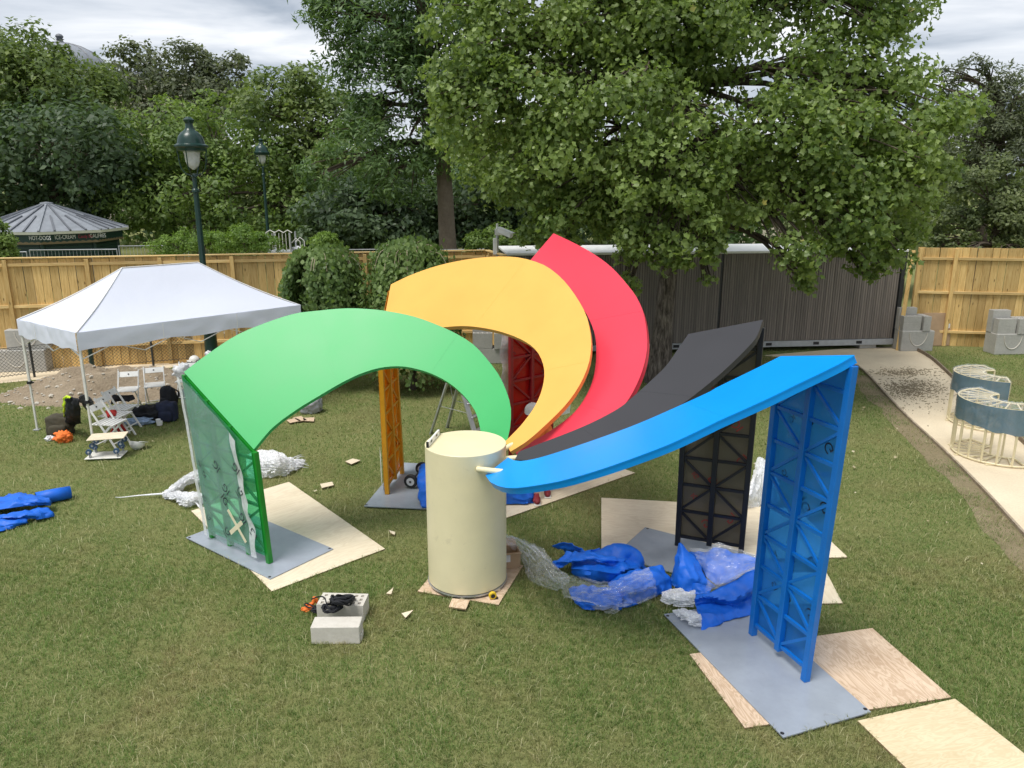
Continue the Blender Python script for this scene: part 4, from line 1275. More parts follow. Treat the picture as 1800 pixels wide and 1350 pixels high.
# ------------------------------------------------------------------ foliage
def unit(a): return a / np.linalg.norm(a, axis=1)[:, None]
def leaf_cloud(P, nrm, size, tv, tf, spin=None, g=rng):
    """a leaf of the template at every point: its face turned to nrm"""
    n = len(P)
    nrm = unit(nrm)
    a = g.normal(size=(n, 3)) if spin is None else spin + g.normal(size=(n, 3)) * 0.35
    X = unit(np.cross(a, nrm) + 1e-6)
    Y = np.cross(nrm, X)
    tv = np.array(tv, float)
    V = (P[:, None, :] + size[:, None, None] * (tv[None, :, 0, None] * X[:, None, :] + tv[None, :, 1, None] * Y[:, None, :] + tv[None, :, 2, None] * nrm[:, None, :]))
    k = len(tv)
    F = (np.array(tf)[None] + (np.arange(n) * k)[:, None, None]).reshape(-1, len(tf[0]))
    return V.reshape(-1, 3), F
def fast_mesh(name, V, F):
    me = bpy.data.meshes.new(name)
    nv, nf, k = len(V), len(F), F.shape[1]
    me.vertices.add(nv); me.vertices.foreach_set('co', V.astype(np.float32).ravel())
    me.loops.add(nf * k); me.loops.foreach_set('vertex_index', F.astype(np.int32).ravel())
    me.polygons.add(nf); me.polygons.foreach_set('loop_start', (np.arange(nf) * k).astype(np.int32))
    me.update(calc_edges=True)
    return me
LEAF_TULIP_V = [(0, 0, 0), (-.46, .22, .14), (-.34, .60, .05), (-.36, 1.0, .12), (0, .80, -.06), (.36, 1.0, .12), (.34, .60, .05), (.46, .22, .14)]
LEAF_TULIP_F = [(0, 4, 3, 2, 1), (0, 7, 6, 5, 4)]
LEAF_V = [(0, 0, 0), (-.28, .45, .05), (0, 1.0, -.03), (.28, .45, .05)]
LEAF_F = [(0, 3, 2, 1)]
LEAF_LONG_V = [(0, 0, 0), (-.15, .5, .03), (0, 1.0, -.08), (.15, .5, .03)]

LM = {
 'tulip': leaf_mat('tulip_leaf', (0.060, 0.108, 0.027), (0.150, 0.222, 0.056), (0.300, 0.385, 0.120), 0.34, 0.42, (0.52, 0.36, 0.07)),
 'lime': leaf_mat('lime_leaf', (0.062, 0.106, 0.032), (0.122, 0.179, 0.054), (0.215, 0.274, 0.082)),
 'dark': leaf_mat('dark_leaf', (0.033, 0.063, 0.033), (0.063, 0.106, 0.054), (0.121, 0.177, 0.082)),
 'sophora': leaf_mat('sophora_leaf', (0.054, 0.102, 0.028), (0.127, 0.204, 0.048), (0.255, 0.346, 0.093)),
 'ash': leaf_mat('ash_leaf', (0.041, 0.089, 0.037), (0.089, 0.160, 0.057), (0.178, 0.267, 0.092)),
 'brown': leaf_mat('brownish_leaf', (0.068, 0.089, 0.055), (0.113, 0.138, 0.080), (0.181, 0.203, 0.113)),
 'yew': leaf_mat('yew_leaf', (0.054, 0.083, 0.036), (0.114, 0.150, 0.062), (0.200, 0.236, 0.096)),
 'weeping': leaf_mat('weeping_leaf', (0.060, 0.109, 0.036), (0.130, 0.211, 0.060), (0.244, 0.335, 0.112)),
 'hedge': leaf_mat('hedge_leaf', (0.069, 0.134, 0.028), (0.153, 0.253, 0.049), (0.265, 0.386, 0.081)),
}

def limb(mb, a, b, r0, r1, sag=0.12, seg=7, wob=0.10):
    a, b = V3(a), V3(b)
    L_ = np.linalg.norm(b - a)
    pts, rs = [], []
    for i in range(seg + 1):
        u = i / seg
        p = a * (1 - u) + b * u
        p = p + V3([0, 0, sag * L_ * math.sin(math.pi * u)])
        p = p + V3([nz(p, 0.6, 3.1), nz(p, 0.6, 9.4), nz(p, 0.6, 17.0)]) * wob * L_ * math.sin(math.pi * u)
        pts.append(p); rs.append(r0 * (1 - u) + r1 * u)
    mb.tube(pts, rs, 7)
    return pts

def tree(label, name, foot, trunk_r, lobes, n_leaf, size, mat, bark='bark', clumps=9, clump_r=0.33, flat=0.75, lv=LEAF_V, lf=LEAF_F,
         trunk_top=None, shell=0.55, up=0.6, group='trees in the park', n_single=0, droop=0.0, seed=1, single_name='leaf', lean=(0, 0), cat='tree'):
    """lobes: (centre, radius, weight)"""
    g = np.random.default_rng(seed)
    foot = V3([foot[0], foot[1], 0.0])
    t = thing(name, label, cat, tuple(foot), group=group)
    C_ = np.array([l[0] for l in lobes]); Rr = np.array([l[1] for l in lobes])
    top = V3(trunk_top) if trunk_top is not None else V3([C_[:, 0].mean(), C_[:, 1].mean(), C_[:, 2].mean()])
    mb = MB()
    tp = []
    for i in range(9):
        u = i / 8
        p = foot * (1 - u) + top * u + V3([nz((0, 0, u * 2.0), 1, seed), nz((0, 0, u * 2.0), 1, seed + 7.7), 0]) * 0.25 * trunk_r * 6 * u
        tp.append(p)
    mb.tube(tp, [trunk_r * (1.35 if i == 0 else 1.0) * (1 - 0.62 * i / 8) for i in range(9)], 12)
    mb.build('trunk', M[bark], t, smooth=60)
    mb = MB()
    W = np.array([(l[2] if len(l) > 2 else 1.0) * l[1] ** 2 for l in lobes]); W = W / W.sum()
    P_all, N_all = [], []
    for (l, w) in zip(lobes, W):
        c, r = V3(l[0]), l[1]
        k = min(8, max(2, int(8 * (0.35 + 0.55 * (c[2] - foot[2]) / max(top[2], 1)))))
        st = tp[min(k, 8)]
        pts = limb(mb, st, c, trunk_r * 0.34, trunk_r * 0.10, 0.10)
        nl = int(n_leaf * w)
        ncl = max(3, int(clumps * (1 + r)))
        d = unit(g.normal(size=(ncl, 3)))
        rad = r * (shell + (1 - shell) * g.random(ncl) ** 0.6)
        cc_ = c + d * rad[:, None] * V3([1, 1, flat])
        for q in cc_[: min(ncl, 9)]:
            limb(mb, pts[4], q, trunk_r * 0.10, 0.012, 0.08, 4)
        idx = g.integers(0, ncl, nl)
        cr = r * clump_r * (0.7 + 0.6 * g.random(ncl))
        dl = unit(g.normal(size=(nl, 3)))
        rl = cr[idx] * (0.35 + 0.75 * g.random(nl) ** 0.5)
        P = cc_[idx] + dl * rl[:, None] * V3([1.0, 1.0, 0.72])
        if droop: P[:, 2] -= droop * g.random(nl) ** 2 * cr[idx]
        outw = unit(P - c)
        Nn = 0.55 * outw + up * V3([0, 0, 1]) + 0.55 * g.normal(size=(nl, 3)) + 0.35 * dl
        P_all.append(P); N_all.append(Nn)
    P, Nn = np.vstack(P_all), np.vstack(N_all)
    mb.build('branches', M['bark'], t, smooth=60)
    sz = size * (0.65 + 0.7 * g.random(len(P)))
    spin = None
    if n_single:
        dd = P - CAMP
        w = dd @ V3([0, _c, -_s]); x = 900 + FPX * dd[:, 0] / w; y = 675 - FPX * (dd @ V3([0, _s, _c])) / w
        vis = (x > 0) & (x < 1800) & (y > 0) & (y < 1350)
        near = np.argsort(np.where(vis, np.linalg.norm(dd, axis=1) - sz * 6, 1e9))[:n_single]
        keep = np.ones(len(P), bool); keep[near] = False
        lm = fast_mesh('leaf', np.array(lv, float), np.array(lf)); lm.materials.append(LM[mat])
        Z = unit(Nn[near]); X = unit(np.cross(g.normal(size=(n_single, 3)), Z)); Y = np.cross(Z, X)
        for j, i in enumerate(near):
            o = share(single_name, lm, t)
            q = P[i] - foot; s_ = sz[i]
            o.matrix_local = Matrix(((X[j, 0] * s_, Y[j, 0] * s_, Z[j, 0] * s_, q[0]), (X[j, 1] * s_, Y[j, 1] * s_, Z[j, 1] * s_, q[1]), (X[j, 2] * s_, Y[j, 2] * s_, Z[j, 2] * s_, q[2]), (0, 0, 0, 1)))
        P, Nn, sz = P[keep], Nn[keep], sz[keep]
    V, F = leaf_cloud(P - foot, Nn, sz, lv, lf, g=g)
    o = link_mesh('crown', fast_mesh('crown', V, F), LM[mat], t)
    tag(o, kind='stuff') if n_single else None
    return t
def lobes_px(L_):
    out = []
    for (x, y, Y, r, *w) in L_:
        out.append((unY(x, y, Y), r, w[0] if w else 1.0))
    return out

# the big tulip tree
TL = lobes_px([
 (1180, 60, 16.5, 1.7, 1.1), (1060, 30, 16.8, 1.5), (930, 60, 16.5, 1.35), (845, 60, 16.6, 1.15), (830, 190, 16.4, 1.15), (930, 190, 15.8, 1.2), (815, 130, 16.9, 0.85),
 (1010, 260, 15.6, 1.15), (930, 320, 16.0, 0.9), (1010, 370, 15.6, 0.85), (960, 410, 16.2, 0.6), (1080, 360, 15.2, 0.9), (1100, 180, 15.3, 1.2),
 (1170, 300, 14.8, 1.05), (1210, 385, 14.6, 0.8), (1180, 450, 14.8, 0.42), (1130, 425, 15.0, 0.6), (1255, 440, 14.8, 0.36), (1110, 500, 15.6, 0.32), (1245, 490, 15.2, 0.16),
 (1240, 250, 15.0, 0.9, 0.8), (1390, 250, 15.2, 1.3), (1500, 270, 15.0, 1.2), (1590, 240, 15.4, 1.1), (1650, 200, 15.8, 0.75), (1640, 300, 15.6, 0.7), (1560, 360, 15.2, 0.85),
 (1470, 375, 14.8, 0.85), (1400, 440, 14.7, 0.55), (1500, 435, 14.9, 0.55), (1560, 440, 15.2, 0.5), (1410, 495, 14.9, 0.28), (1530, 478, 15.0, 0.3), (1300, 350, 15.4, 0.7),
 (1440, 130, 16.0, 1.3, 0.55), (1530, 140, 16.2, 1.05), (1500, 30, 16.6, 1.2, 0.7), (1390, 20, 17.0, 1.1, 0.4), (1560, 20, 17.0, 0.8), (1290, 30, 17.4, 1.0, 0.35), (1350, 340, 18.5, 1.1, 0.6),
 (1180, -120, 17.2, 2.0), (1000, -130, 17.2, 1.8), (1380, -130, 17.2, 1.9), (1180, -330, 17.4, 2.0), (1040, -300, 17.5, 1.5), (1320, -320, 17.4, 1.5), (1190, -480, 17.5, 1.3),
 (1000, 100, 20.0, 1.6, 0.35), (1150, 200, 20.5, 1.5, 0.3), (1470, 190, 20.0, 1.6, 0.35), (1250, 320, 20.0, 1.3, 0.5), (900, 260, 19.5, 1.4), (1550, 330, 19.5, 1.4), (1050, 320, 19.8, 1.2, 0.6), (1180, -100, 20.0, 2.0), (1420, 330, 17.0, 1.1), (1110, 300, 17.0, 1.1), (1190, 150, 17.5, 1.2, 0.6)])
tf = un(1156, 672)
tree('large tulip tree with broad lobed leaves standing behind the arches', 'tulip_tree', tf, 0.24, TL, 128000, 0.096, 'tulip', clumps=13, clump_r=0.33, lv=LEAF_TULIP_V, lf=LEAF_TULIP_F,
     trunk_top=(3.75, 17.6, 10.5), shell=0.35, up=0.30, n_single=300, droop=0.45, seed=11, bark='bark_furrowed')

# trees beyond the hoarding
def far_tree(label, name, L_, n, size, mat, footpx=None, r=0.3, seed=1, **kw):
    lb = lobes_px(L_)
    c = np.mean([l[0] for l in lb], axis=0)
    f = V3([c[0], c[1], 0]) if footpx is None else V3([unY(footpx, 420, c[1])[0], c[1], 0])
    kw.setdefault('trunk_top', (c[0], c[1], max(l[0][2] for l in lb) * 0.8))
    return tree(label, name, f, r, lb, n, size, mat, seed=seed, **kw)
far_tree('yellowish green lime tree at the far left edge', 'lime_tree', [(-10, 130, 45.22, 3.46), (60, 170, 43.89, 3.06), (110, 160, 45.22, 2.93), (40, 100, 45.22, 2.26), (140, 130, 46.55, 1.86), (-40, 220, 43.89, 3.46), (170, 200, 45.22, 2.13), (10, 90, 45.22, 1.6)], 17000, 0.30, 'lime', seed=21)
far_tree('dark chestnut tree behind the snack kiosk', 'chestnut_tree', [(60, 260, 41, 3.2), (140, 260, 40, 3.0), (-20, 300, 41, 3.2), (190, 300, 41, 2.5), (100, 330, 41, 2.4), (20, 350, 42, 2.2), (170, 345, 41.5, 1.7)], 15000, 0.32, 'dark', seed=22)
far_tree('brownish thin topped tree with bare twigs against the sky', 'thin_tree', [(250, 130, 52.5, 2.5), (330, 140, 52.5, 2.75), (400, 150, 52.5, 2.25), (220, 180, 52.5, 2.75), (300, 200, 52.5, 3.5), (390, 200, 52.5, 3.0), (240, 100, 52.5, 1.25), (345, 105, 52.5, 1.38), (415, 115, 52.5, 1.12)], 16000, 0.28, 'brown', seed=23, clump_r=0.28)
far_tree('spreading light green tree with pale bare branches behind the lamp', 'pagoda_tree', [(300, 250, 42.24, 2.82), (380, 230, 42.24, 2.56), (460, 280, 42.24, 2.56), (240, 300, 41.6, 2.3), (320, 330, 40.96, 2.69), (420, 340, 40.96, 2.56), (510, 350, 41.6, 2.05), (230, 360, 40.96, 1.79), (270, 395, 40.96, 1.66), (360, 400, 40.96, 2.05), (470, 400, 41.6, 1.92), (300, 210, 42.24, 1.54), (540, 385, 40.96, 1.54)], 22000, 0.25, 'sophora', seed=24, clump_r=0.30, r=0.28)
far_tree('olive green tree between pale branched tree and tall ash', 'olive_green_tree', [(510, 200, 42.55, 2.53), (570, 230, 42.55, 2.53), (600, 300, 42.55, 2.53), (520, 280, 42.55, 2.3), (470, 170, 43.7, 1.84), (540, 150, 43.7, 1.61), (620, 200, 43.7, 1.61), (560, 350, 42.55, 2.3)], 16000, 0.27, 'lime', seed=25)
far_tree('tall dark ash tree with a straight brown trunk beyond the hoarding', 'ash_tree', [(650, 60, 28, 2.0), (720, 40, 28, 2.0), (790, 60, 28, 1.8), (590, 10, 28, 1.2), (680, 150, 28, 1.9), (760, 160, 28, 1.8), (820, 150, 28, 1.6), (640, 200, 28, 1.1), (720, 240, 27.5, 1.7), (800, 260, 27.5, 1.5), (640, 270, 27.5, 1.5), (570, 300, 27.5, 0.9), (690, 310, 27.2, 1.2), (600, 20, 28, 1.0), (620, 90, 28, 0.9), (860, 250, 28, 1.4), (680, -60, 28, 2.2), (780, -70, 28, 2.2), (720, -180, 28, 2.0), (575, -5, 27.5, 0.7)],
     34000, 0.23, 'ash', footpx=793, seed=26, bark='bark_grey', r=0.36, trunk_top=(-2.9, 28.2, 11.5), lv=LEAF_LONG_V, clump_r=0.32)
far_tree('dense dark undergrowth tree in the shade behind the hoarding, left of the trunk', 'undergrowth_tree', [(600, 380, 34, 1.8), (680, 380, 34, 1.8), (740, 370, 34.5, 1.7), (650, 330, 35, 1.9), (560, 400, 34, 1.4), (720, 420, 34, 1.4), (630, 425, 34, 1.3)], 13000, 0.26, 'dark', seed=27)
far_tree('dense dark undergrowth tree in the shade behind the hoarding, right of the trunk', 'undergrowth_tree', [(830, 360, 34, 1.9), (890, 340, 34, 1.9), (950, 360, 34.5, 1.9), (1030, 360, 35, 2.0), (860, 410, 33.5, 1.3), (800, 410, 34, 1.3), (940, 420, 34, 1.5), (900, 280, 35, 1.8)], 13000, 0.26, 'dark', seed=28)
far_tree('tree showing through the lower crown of the big tulip tree', 'park_tree', [(1120, 350, 34, 2.2), (1220, 340, 34, 2.2), (1310, 360, 35, 2.2), (1180, 410, 34, 1.8), (1280, 410, 34, 1.8)], 7000, 0.26, 'ash', seed=29)
far_tree('tree behind the tulip tree above the right hoarding', 'park_tree', [(1560, 350, 33, 2.2), (1640, 320, 33, 2.2), (1600, 400, 32, 1.8), (1500, 390, 34, 2.0), (1420, 400, 34, 1.8)], 7000, 0.25, 'yew', seed=30)
far_tree('dark twiggy conifer at the right picture edge', 'twiggy_conifer', [(1700, 170, 30, 1.0), (1715, 120, 30, 0.6), (1760, 190, 30, 1.4), (1720, 250, 29.5, 1.5), (1800, 150, 30, 1.2), (1790, 260, 29.5, 1.7), (1840, 200, 30, 2.0), (1690, 300, 29.5, 1.2), (1860, 300, 30, 2.0), (1675, 130, 30, 0.5)], 24000, 0.17, 'brown', seed=31, lv=LEAF_LONG_V, clump_r=0.3)
far_tree('greyish green yew drooping over the right hoarding', 'yew_tree', [(1720, 340, 24, 1.1), (1790, 330, 24, 1.3), (1680, 400, 24, 0.8), (1750, 400, 23.5, 0.9), (1820, 390, 23.5, 1.2), (1700, 445, 22.6, 0.32), (1775, 440, 22.6, 0.42), (1810, 450, 22.6, 0.5), (1655, 430, 24, 0.5), (1860, 330, 24, 1.5)], 22000, 0.12, 'yew', seed=32, clump_r=0.3, r=0.2)
# tree line far behind
for k, (x0, x1, lab) in enumerate(((-1700, 260, 'leftmost stretch, behind the kiosk'), (240, 560, 'stretch behind the far lamp'), (540, 900, 'stretch behind the ash trunk'), (880, 1300, 'stretch behind the cabin'), (1280, 1640, 'stretch behind the right hoarding'), (1620, 3400, 'rightmost stretch'))):
    r_ = random.Random(60 + k); w_ = 2.6 if k in (0, 5) else 1; m_ = int(7 * w_)
    L_ = [(x0 + (x1 - x0) * (j + 0.5) / m_, 330 + r_.uniform(-25, 10) - (60 if w_ > 1 else 0), 62 + r_.uniform(-3, 3), 3.6 * (1.5 if w_ > 1 else 1)) for j in range(m_)] + [(x0 + (x1 - x0) * (j + 0.5) / (m_ - 1), 400 + r_.uniform(-10, 5), 60, 3.0 * (1.4 if w_ > 1 else 1)) for j in range(m_ - 1)]
    far_tree('distant green tree line, ' + lab, 'distant_tree', L_, 9000 if w_ == 1 else 17000, 0.52 if w_ == 1 else 0.7, 'lime' if k % 2 else 'ash', seed=70 + k, clump_r=0.4)
# clipped and loose shrubs beyond the hoarding
def shrub(label, L_, n, size, mat, seed, lv=LEAF_V, name='shrub'):
    lb = lobes_px(L_)
    c = np.mean([l[0] for l in lb], axis=0)
    return tree(label, name, (c[0], c[1]), 0.05, lb, n, size, mat, seed=seed, trunk_top=(c[0], c[1], c[2]), clump_r=0.4, shell=0.5, group='shrubs beyond the hoarding', lv=lv, cat='shrub')
shrub('fresh green hedge shrub beyond the hoarding left of the lamp pole', [(310, 428, 25, 0.45), (285, 440, 25, 0.4), (345, 422, 25, 0.5)], 4500, 0.10, 'hedge', 41, LEAF_LONG_V)
shrub('fresh green hedge shrub beyond the hoarding right of the lamp pole', [(390, 425, 25, 0.5), (430, 420, 25, 0.55), (470, 428, 25, 0.45)], 5500, 0.10, 'hedge', 42, LEAF_LONG_V)
shrub('small round bright shrub right of the playground slide', [(573, 428, 25, 0.42), (578, 418, 25, 0.25)], 3200, 0.10, 'hedge', 43, LEAF_LONG_V)
shrub('leafy shrub behind the camera mast', [(845, 430, 25, 0.5), (870, 418, 25, 0.45), (895, 420, 25.5, 0.6)], 4500, 0.10, 'sophora', 44)
shrub('pale shrub cut by the left picture edge beside the kiosk', [(0, 430, 26, 0.5), (-20, 410, 26, 0.6), (10, 448, 26, 0.35)], 4000, 0.13, 'sophora', 45)

# weeping mulberries in front of the hoarding
def weeping(label, p, rx, ry, z0, z1, n, seed):
    g = np.random.default_rng(seed)
    t = thing('weeping_tree', label, 'weeping tree', (p[0], p[1], 0), group='weeping trees by the hoarding')
    mb = MB(); mb.tube([(p[0], p[1], 0), (p[0] + 0.03, p[1], 1.0), (p[0], p[1], z1 - 0.35)], [0.09, 0.07, 0.06], 9); mb.build('trunk', M['bark'], t, smooth=60)
    ns = 150
    a = g.random(ns) * 2 * math.pi
    rr = (0.25 + 0.75 * g.random(ns) ** 0.5)
    P_all, N_all = [], []
    tw = MB()
    for i in range(ns):
        ca, sa = math.cos(a[i]), math.sin(a[i])
        top = z1 - 0.35 * (1 - 0.2 * g.random())
        h = (0.30 + 0.16 * g.random()) * (1.15 - 0.5 * rr[i])
        R_ = rr[i] * (0.92 + 0.2 * g.random())
        zl = z0 + (z1 - z0) * 0.25 * g.random() * (1 if rr[i] > 0.7 else 2.2)
        pts = bez([(p[0], p[1], top), (p[0] + ca * rx * R_ * 0.35, p[1] + sa * ry * R_ * 0.35, top + h), (p[0] + ca * rx * R_ * 0.75, p[1] + sa * ry * R_ * 0.75, top + h * 0.45),
                   (p[0] + ca * rx * R_ * 0.98, p[1] + sa * ry * R_ * 0.98, (top + zl) / 2 + 0.25), (p[0] + ca * rx * R_, p[1] + sa * ry * R_, zl)], 16)
        if i % 3 == 0: tw.tube(pts[:8] + V3([ca, sa, 0.9]) * 0.05, [0.012 - 0.0009 * k for k in range(8)], 5, cap=False)
        m_ = int(n / ns)
        u = 0.22 + 0.78 * g.random(m_) ** 0.75
        q = np.stack([np.interp(u * 15, np.arange(16), pts[:, k]) for k in range(3)], 1) + g.normal(size=(m_, 3)) * 0.055
        q = q + V3([ca, sa, 0]) * 0.10 * nz((ca * 2, sa * 2, q[:, 2].mean()), 1, seed)
        P_all.append(q)
        N_all.append(V3([ca, sa, 0.35]) * 0.9 + g.normal(size=(m_, 3)) * 0.45)
    tw.build('arching_twigs', M['twig'], t, smooth=60)
    P, Nn = np.vstack(P_all), np.vstack(N_all)
    spin = np.tile(V3([1.0, 0, 0]), (len(P), 1))
    sz = 0.088 * (0.6 + 0.8 * g.random(len(P)))
    nrm = unit(Nn)
    dn = np.tile(V3([0, 0, -1.0]), (len(P), 1)) + g.normal(size=(len(P), 3)) * 0.45
    V, F = leaf_cloud(P - V3([p[0], p[1], 0]), Nn, sz, [(0, 0, 0), (-.42, .4, .05), (-.25, .85, 0), (0, 1.1, -.05), (.25, .85, 0), (.42, .4, .05)], [(0, 5, 4, 3, 2, 1)], spin=np.cross(dn, nrm) * 0 + np.cross(nrm, np.cross(dn, nrm)) * 0 + np.cross(dn, nrm)[:, [0, 1, 2]] * 0 + V3([0, 0, 1]), g=g)
    link_mesh('crown', fast_mesh('crown', V, F), LM['weeping'], t)
    return t
b1 = unY(572, 560, 17.2); weeping('rounded weeping mulberry in front of the hoarding, right of the tent', b1, 0.96, 0.95, 0.75, unY(572, 446, 17.2)[2], 21000, 51)
b2 = unY(722, 560, 16.9); weeping('taller weeping mulberry with bare arching twigs behind the yellow arch', b2, 1.0, 1.0, 0.12, unY(722, 436, 16.9)[2], 21000, 52)

# ------------------------------------------------------------------ soft shapes
def loft_pts(rows, nr, nc, tr=None, crumple=0.0, freq=6.0, seed=0.0, ridged=True, sharp=0.0, fold=None):
    """rows of (x, y, height): picture points on the surface, filled in smoothly"""
    ox, oy, sc = tr if tr else (0, 0, 1)
    W = [[un(ox + x / sc, oy + y / sc, z) for x, y, z in r] for r in rows]
    W = [bez(r, nc) for r in W]
    W = np.array(W)
    out = np.array([bez(W[:, j], nr) for j in range(nc)]).transpose(1, 0, 2)
    if sharp:
        tt = np.linspace(0, len(W) - 1, nr)
        lin = np.array([[[np.interp(q, np.arange(len(W)), W[:, j, k]) for k in range(3)] for j in range(nc)] for q in tt])
        out = out * (1 - sharp) + lin * sharp
    if crumple:
        du = np.gradient(out, axis=0); dv = np.gradient(out, axis=1)
        n = np.cross(du, dv); n /= np.linalg.norm(n, axis=2, keepdims=True) + 1e-9
        n *= np.sign(n[..., 2:3] + 1e-9)
        for i in range(nr):
            for j in range(nc):
                p = out[i, j]
                if fold is not None:
                    uu, vv = (j / nc, i / nr) if fold == 0 else (i / nr, j / nc)
                    a = 0.5 - 1.5 * abs(fbm((uu * freq, vv * freq * 0.22, 0.4 * nz(p, 4, seed)), 1, seed, 3)) + 0.35 * nz(p, 14, seed)
                    out[i, j] = p + n[i, j] * crumple * a
                    continue
                a = fbm(p, freq, seed, 3)
                if ridged: a = 0.6 - abs(a) * 2.0 + 0.15 * (0.4 - abs(fbm(p, freq * 2.7, seed + 9, 2)) * 1.5)
                out[i, j] = p + n[i, j] * crumple * a
    out[..., 2] = np.maximum(out[..., 2], 0.012)
    return out
def lump(size, seed, rough=0.18, freq=2.2, sub=4, flat=True, square=0.0):
    bm = bmesh.new()
    bmesh.ops.create_icosphere(bm, subdivisions=sub, radius=1.0)
    for v in bm.verts:
        d = v.co.copy()
        if square:
            m = max(abs(d.x), abs(d.y), abs(d.z)); d = d.lerp(d / m, square)
        a = fbm(v.co, freq, seed, 3)
        f = 1 + rough * (a if not square else a * 0.8) - rough * 0.7 * abs(fbm(v.co, freq * 1.8, seed + 4, 2))
        p = Vector((d.x * size[0] * f, d.y * size[1] * f, d.z * size[2] * f))
        if flat: p.z = max(p.z, -size[2] * 0.75)
        v.co = p
    me = bpy.data.meshes.new('lump'); bm.to_mesh(me); bm.free()
    me.polygons.foreach_set('use_smooth', [True] * len(me.polygons))
    return me
def put(name, me, mat, loc, rz=0.0, parent=None, rot=None):
    me.materials.append(mat)
    o = bpy.data.objects.new(name, me); COL.objects.link(o)
    o.parent = parent; o.location = loc; o.rotation_euler = rot or (0, 0, rz)
    return o

# ------------------------------------------------------------------ pop-up tent
EZ = 2.12
c_front, c_left, c_right = un(134, 586, EZ), un(31, 562, EZ), un(527, 537, EZ)
c_back = c_left + c_right - c_front
r_a, r_b = un(212, 477, 2.98), un(339, 467, 2.98)
cx = (c_front + c_left + c_right + c_back) / 4
u = c_right - c_front; UL = np.linalg.norm(u); u /= UL
r_a = cx - u * UL * 0.17; r_b = cx + u * UL * 0.17
r_a[2] = r_b[2] = 3.02
t = thing('pop_up_tent', 'white pop-up tent with a pitched fabric roof over the chairs', 'tent', (cx[0], cx[1], 0))
def roof_face(a, b, ra, rb, sag=0.10, n=18, seed=0):
    P = np.zeros((n, n, 3))
    for i in range(n):
        k = i / (n - 1)
        for j in range(n):
            s = j / (n - 1)
            e = a * (1 - s) + b * s; r_ = ra * (1 - s) + rb * s
            p = e * (1 - k) + r_ * k
            m = math.sin(math.pi * s) if True else 1
            p = p - V3([0, 0, sag * math.sin(math.pi * k) * (0.5 + 0.5 * m)])
            w = (1 - k) * 0.02 * nz((s * 9, k * 2.0, seed), 1, seed) + 0.012 * math.sin((s * 2 - 1) * 9 + k * 3) * (1 - k) * abs(2 * s - 1)
            P[i, j] = p + V3([0, 0, w])
    return P
faces = [(c_front, c_right, r_a, r_b), (c_left, c_front, r_a, r_a), (c_right, c_back, r_b, r_b), (c_back, c_left, r_b, r_a)]
for k, f in enumerate(faces):
    mb = MB(); mb.grid(roof_face(*f, seed=k * 3.7)); mb.build('roof_panel', M['tent'], t, smooth=60)
for k, (a, b) in enumerate(((c_front, c_right), (c_left, c_front), (c_right, c_back), (c_back, c_left))):
    n = 40; rows = []
    out = V3([(b - a)[1], -(b - a)[0], 0]); out /= np.linalg.norm(out)
    if out @ (a - cx) < 0: out = -out
    for z in np.linspace(0.015, -0.30, 7):
        rows.append([a * (1 - j / n) + b * j / n + V3([0, 0, z + (0.02 * math.sin(j * 0.55 + k) if z < -0.29 else 0)]) + out * (0.02 + 0.022 * nz((j * 0.35, z * 5, k), 1, k) * (1 if 0 < j < n else 0)) for j in range(n + 1)])
    mb = MB(); mb.grid(rows); vo = mb.build('valance', M['tent'], t, smooth=60)
    for f in (1 / 3, 2 / 3) if k in (0, 3) else (0.35,):
        q = a * (1 - f) + b * f + out * 0.05
        mb = MB(); mb.bar(q + V3([0, 0, 0.0]), q + V3([0, 0, -0.29]), 0.012, 0.004); mb.build('seam', M['white_paint'], vo)
for (a, b) in ((c_front, r_a), (c_left, r_a), (c_right, r_b), (c_back, r_b), (r_a, r_b)):
    mb = MB(); pts = [a * (1 - k / 8) + b * k / 8 + V3([0, 0, 0.012 - 0.085 * math.sin(math.pi * k / 8) * (0.6 if a is not r_a else 0)]) for k in range(9)]
    mb.tube(pts, 0.009, 5); mb.build('roof_seam', M['white_paint'], t)
for c, lab in ((c_front, 0), (c_left, 0), (c_right, 0), (c_back, 0)):
    ft = V3([c[0], c[1], 0]) + (cx - c) * V3([0.012, 0.012, 0])
    mb = MB(); mb.tube([(ft[0], ft[1], 0.01), (ft[0], ft[1], 1.0)], 0.021, 4); mb.tube([(ft[0], ft[1], 0.9), (ft[0], ft[1], 2.08)], 0.026, 4); po = mb.build('tent_pole', M['off_white'], t)
    mb = MB(); mb.box((ft[0], ft[1], 0.93), (0.07, 0.07, 0.05)); mb.box((ft[0] + 0.05, ft[1], 0.93), (0.06, 0.02, 0.02)); mb.build('pole_clamp', M['black'], po)
    mb = MB(); mb.box((ft[0], ft[1], 0.012), (0.11, 0.11, 0.012)); mb.build('foot_plate', M['galv'], po)
mb = MB()
for (a, b) in ((c_front, c_right), (c_left, c_front), (c_right, c_back), (c_back, c_left)):
    nseg = 4 if np.linalg.norm(b - a) > 3.5 else 2
    for i in range(nseg):
        p0, p1 = a + (b - a) * (i / nseg), a + (b - a) * ((i + 1) / nseg)
        for z0, z1 in ((-0.05, -0.42), (-0.42, -0.05)):
            mb.bar(p0 * 0.97 + cx * 0.03 + V3([0, 0, z0 - 0.03]), p1 * 0.97 + cx * 0.03 + V3([0, 0, z1 - 0.03]), 0.022, 0.012)
mb.build('scissor_truss', M['off_white'], t)

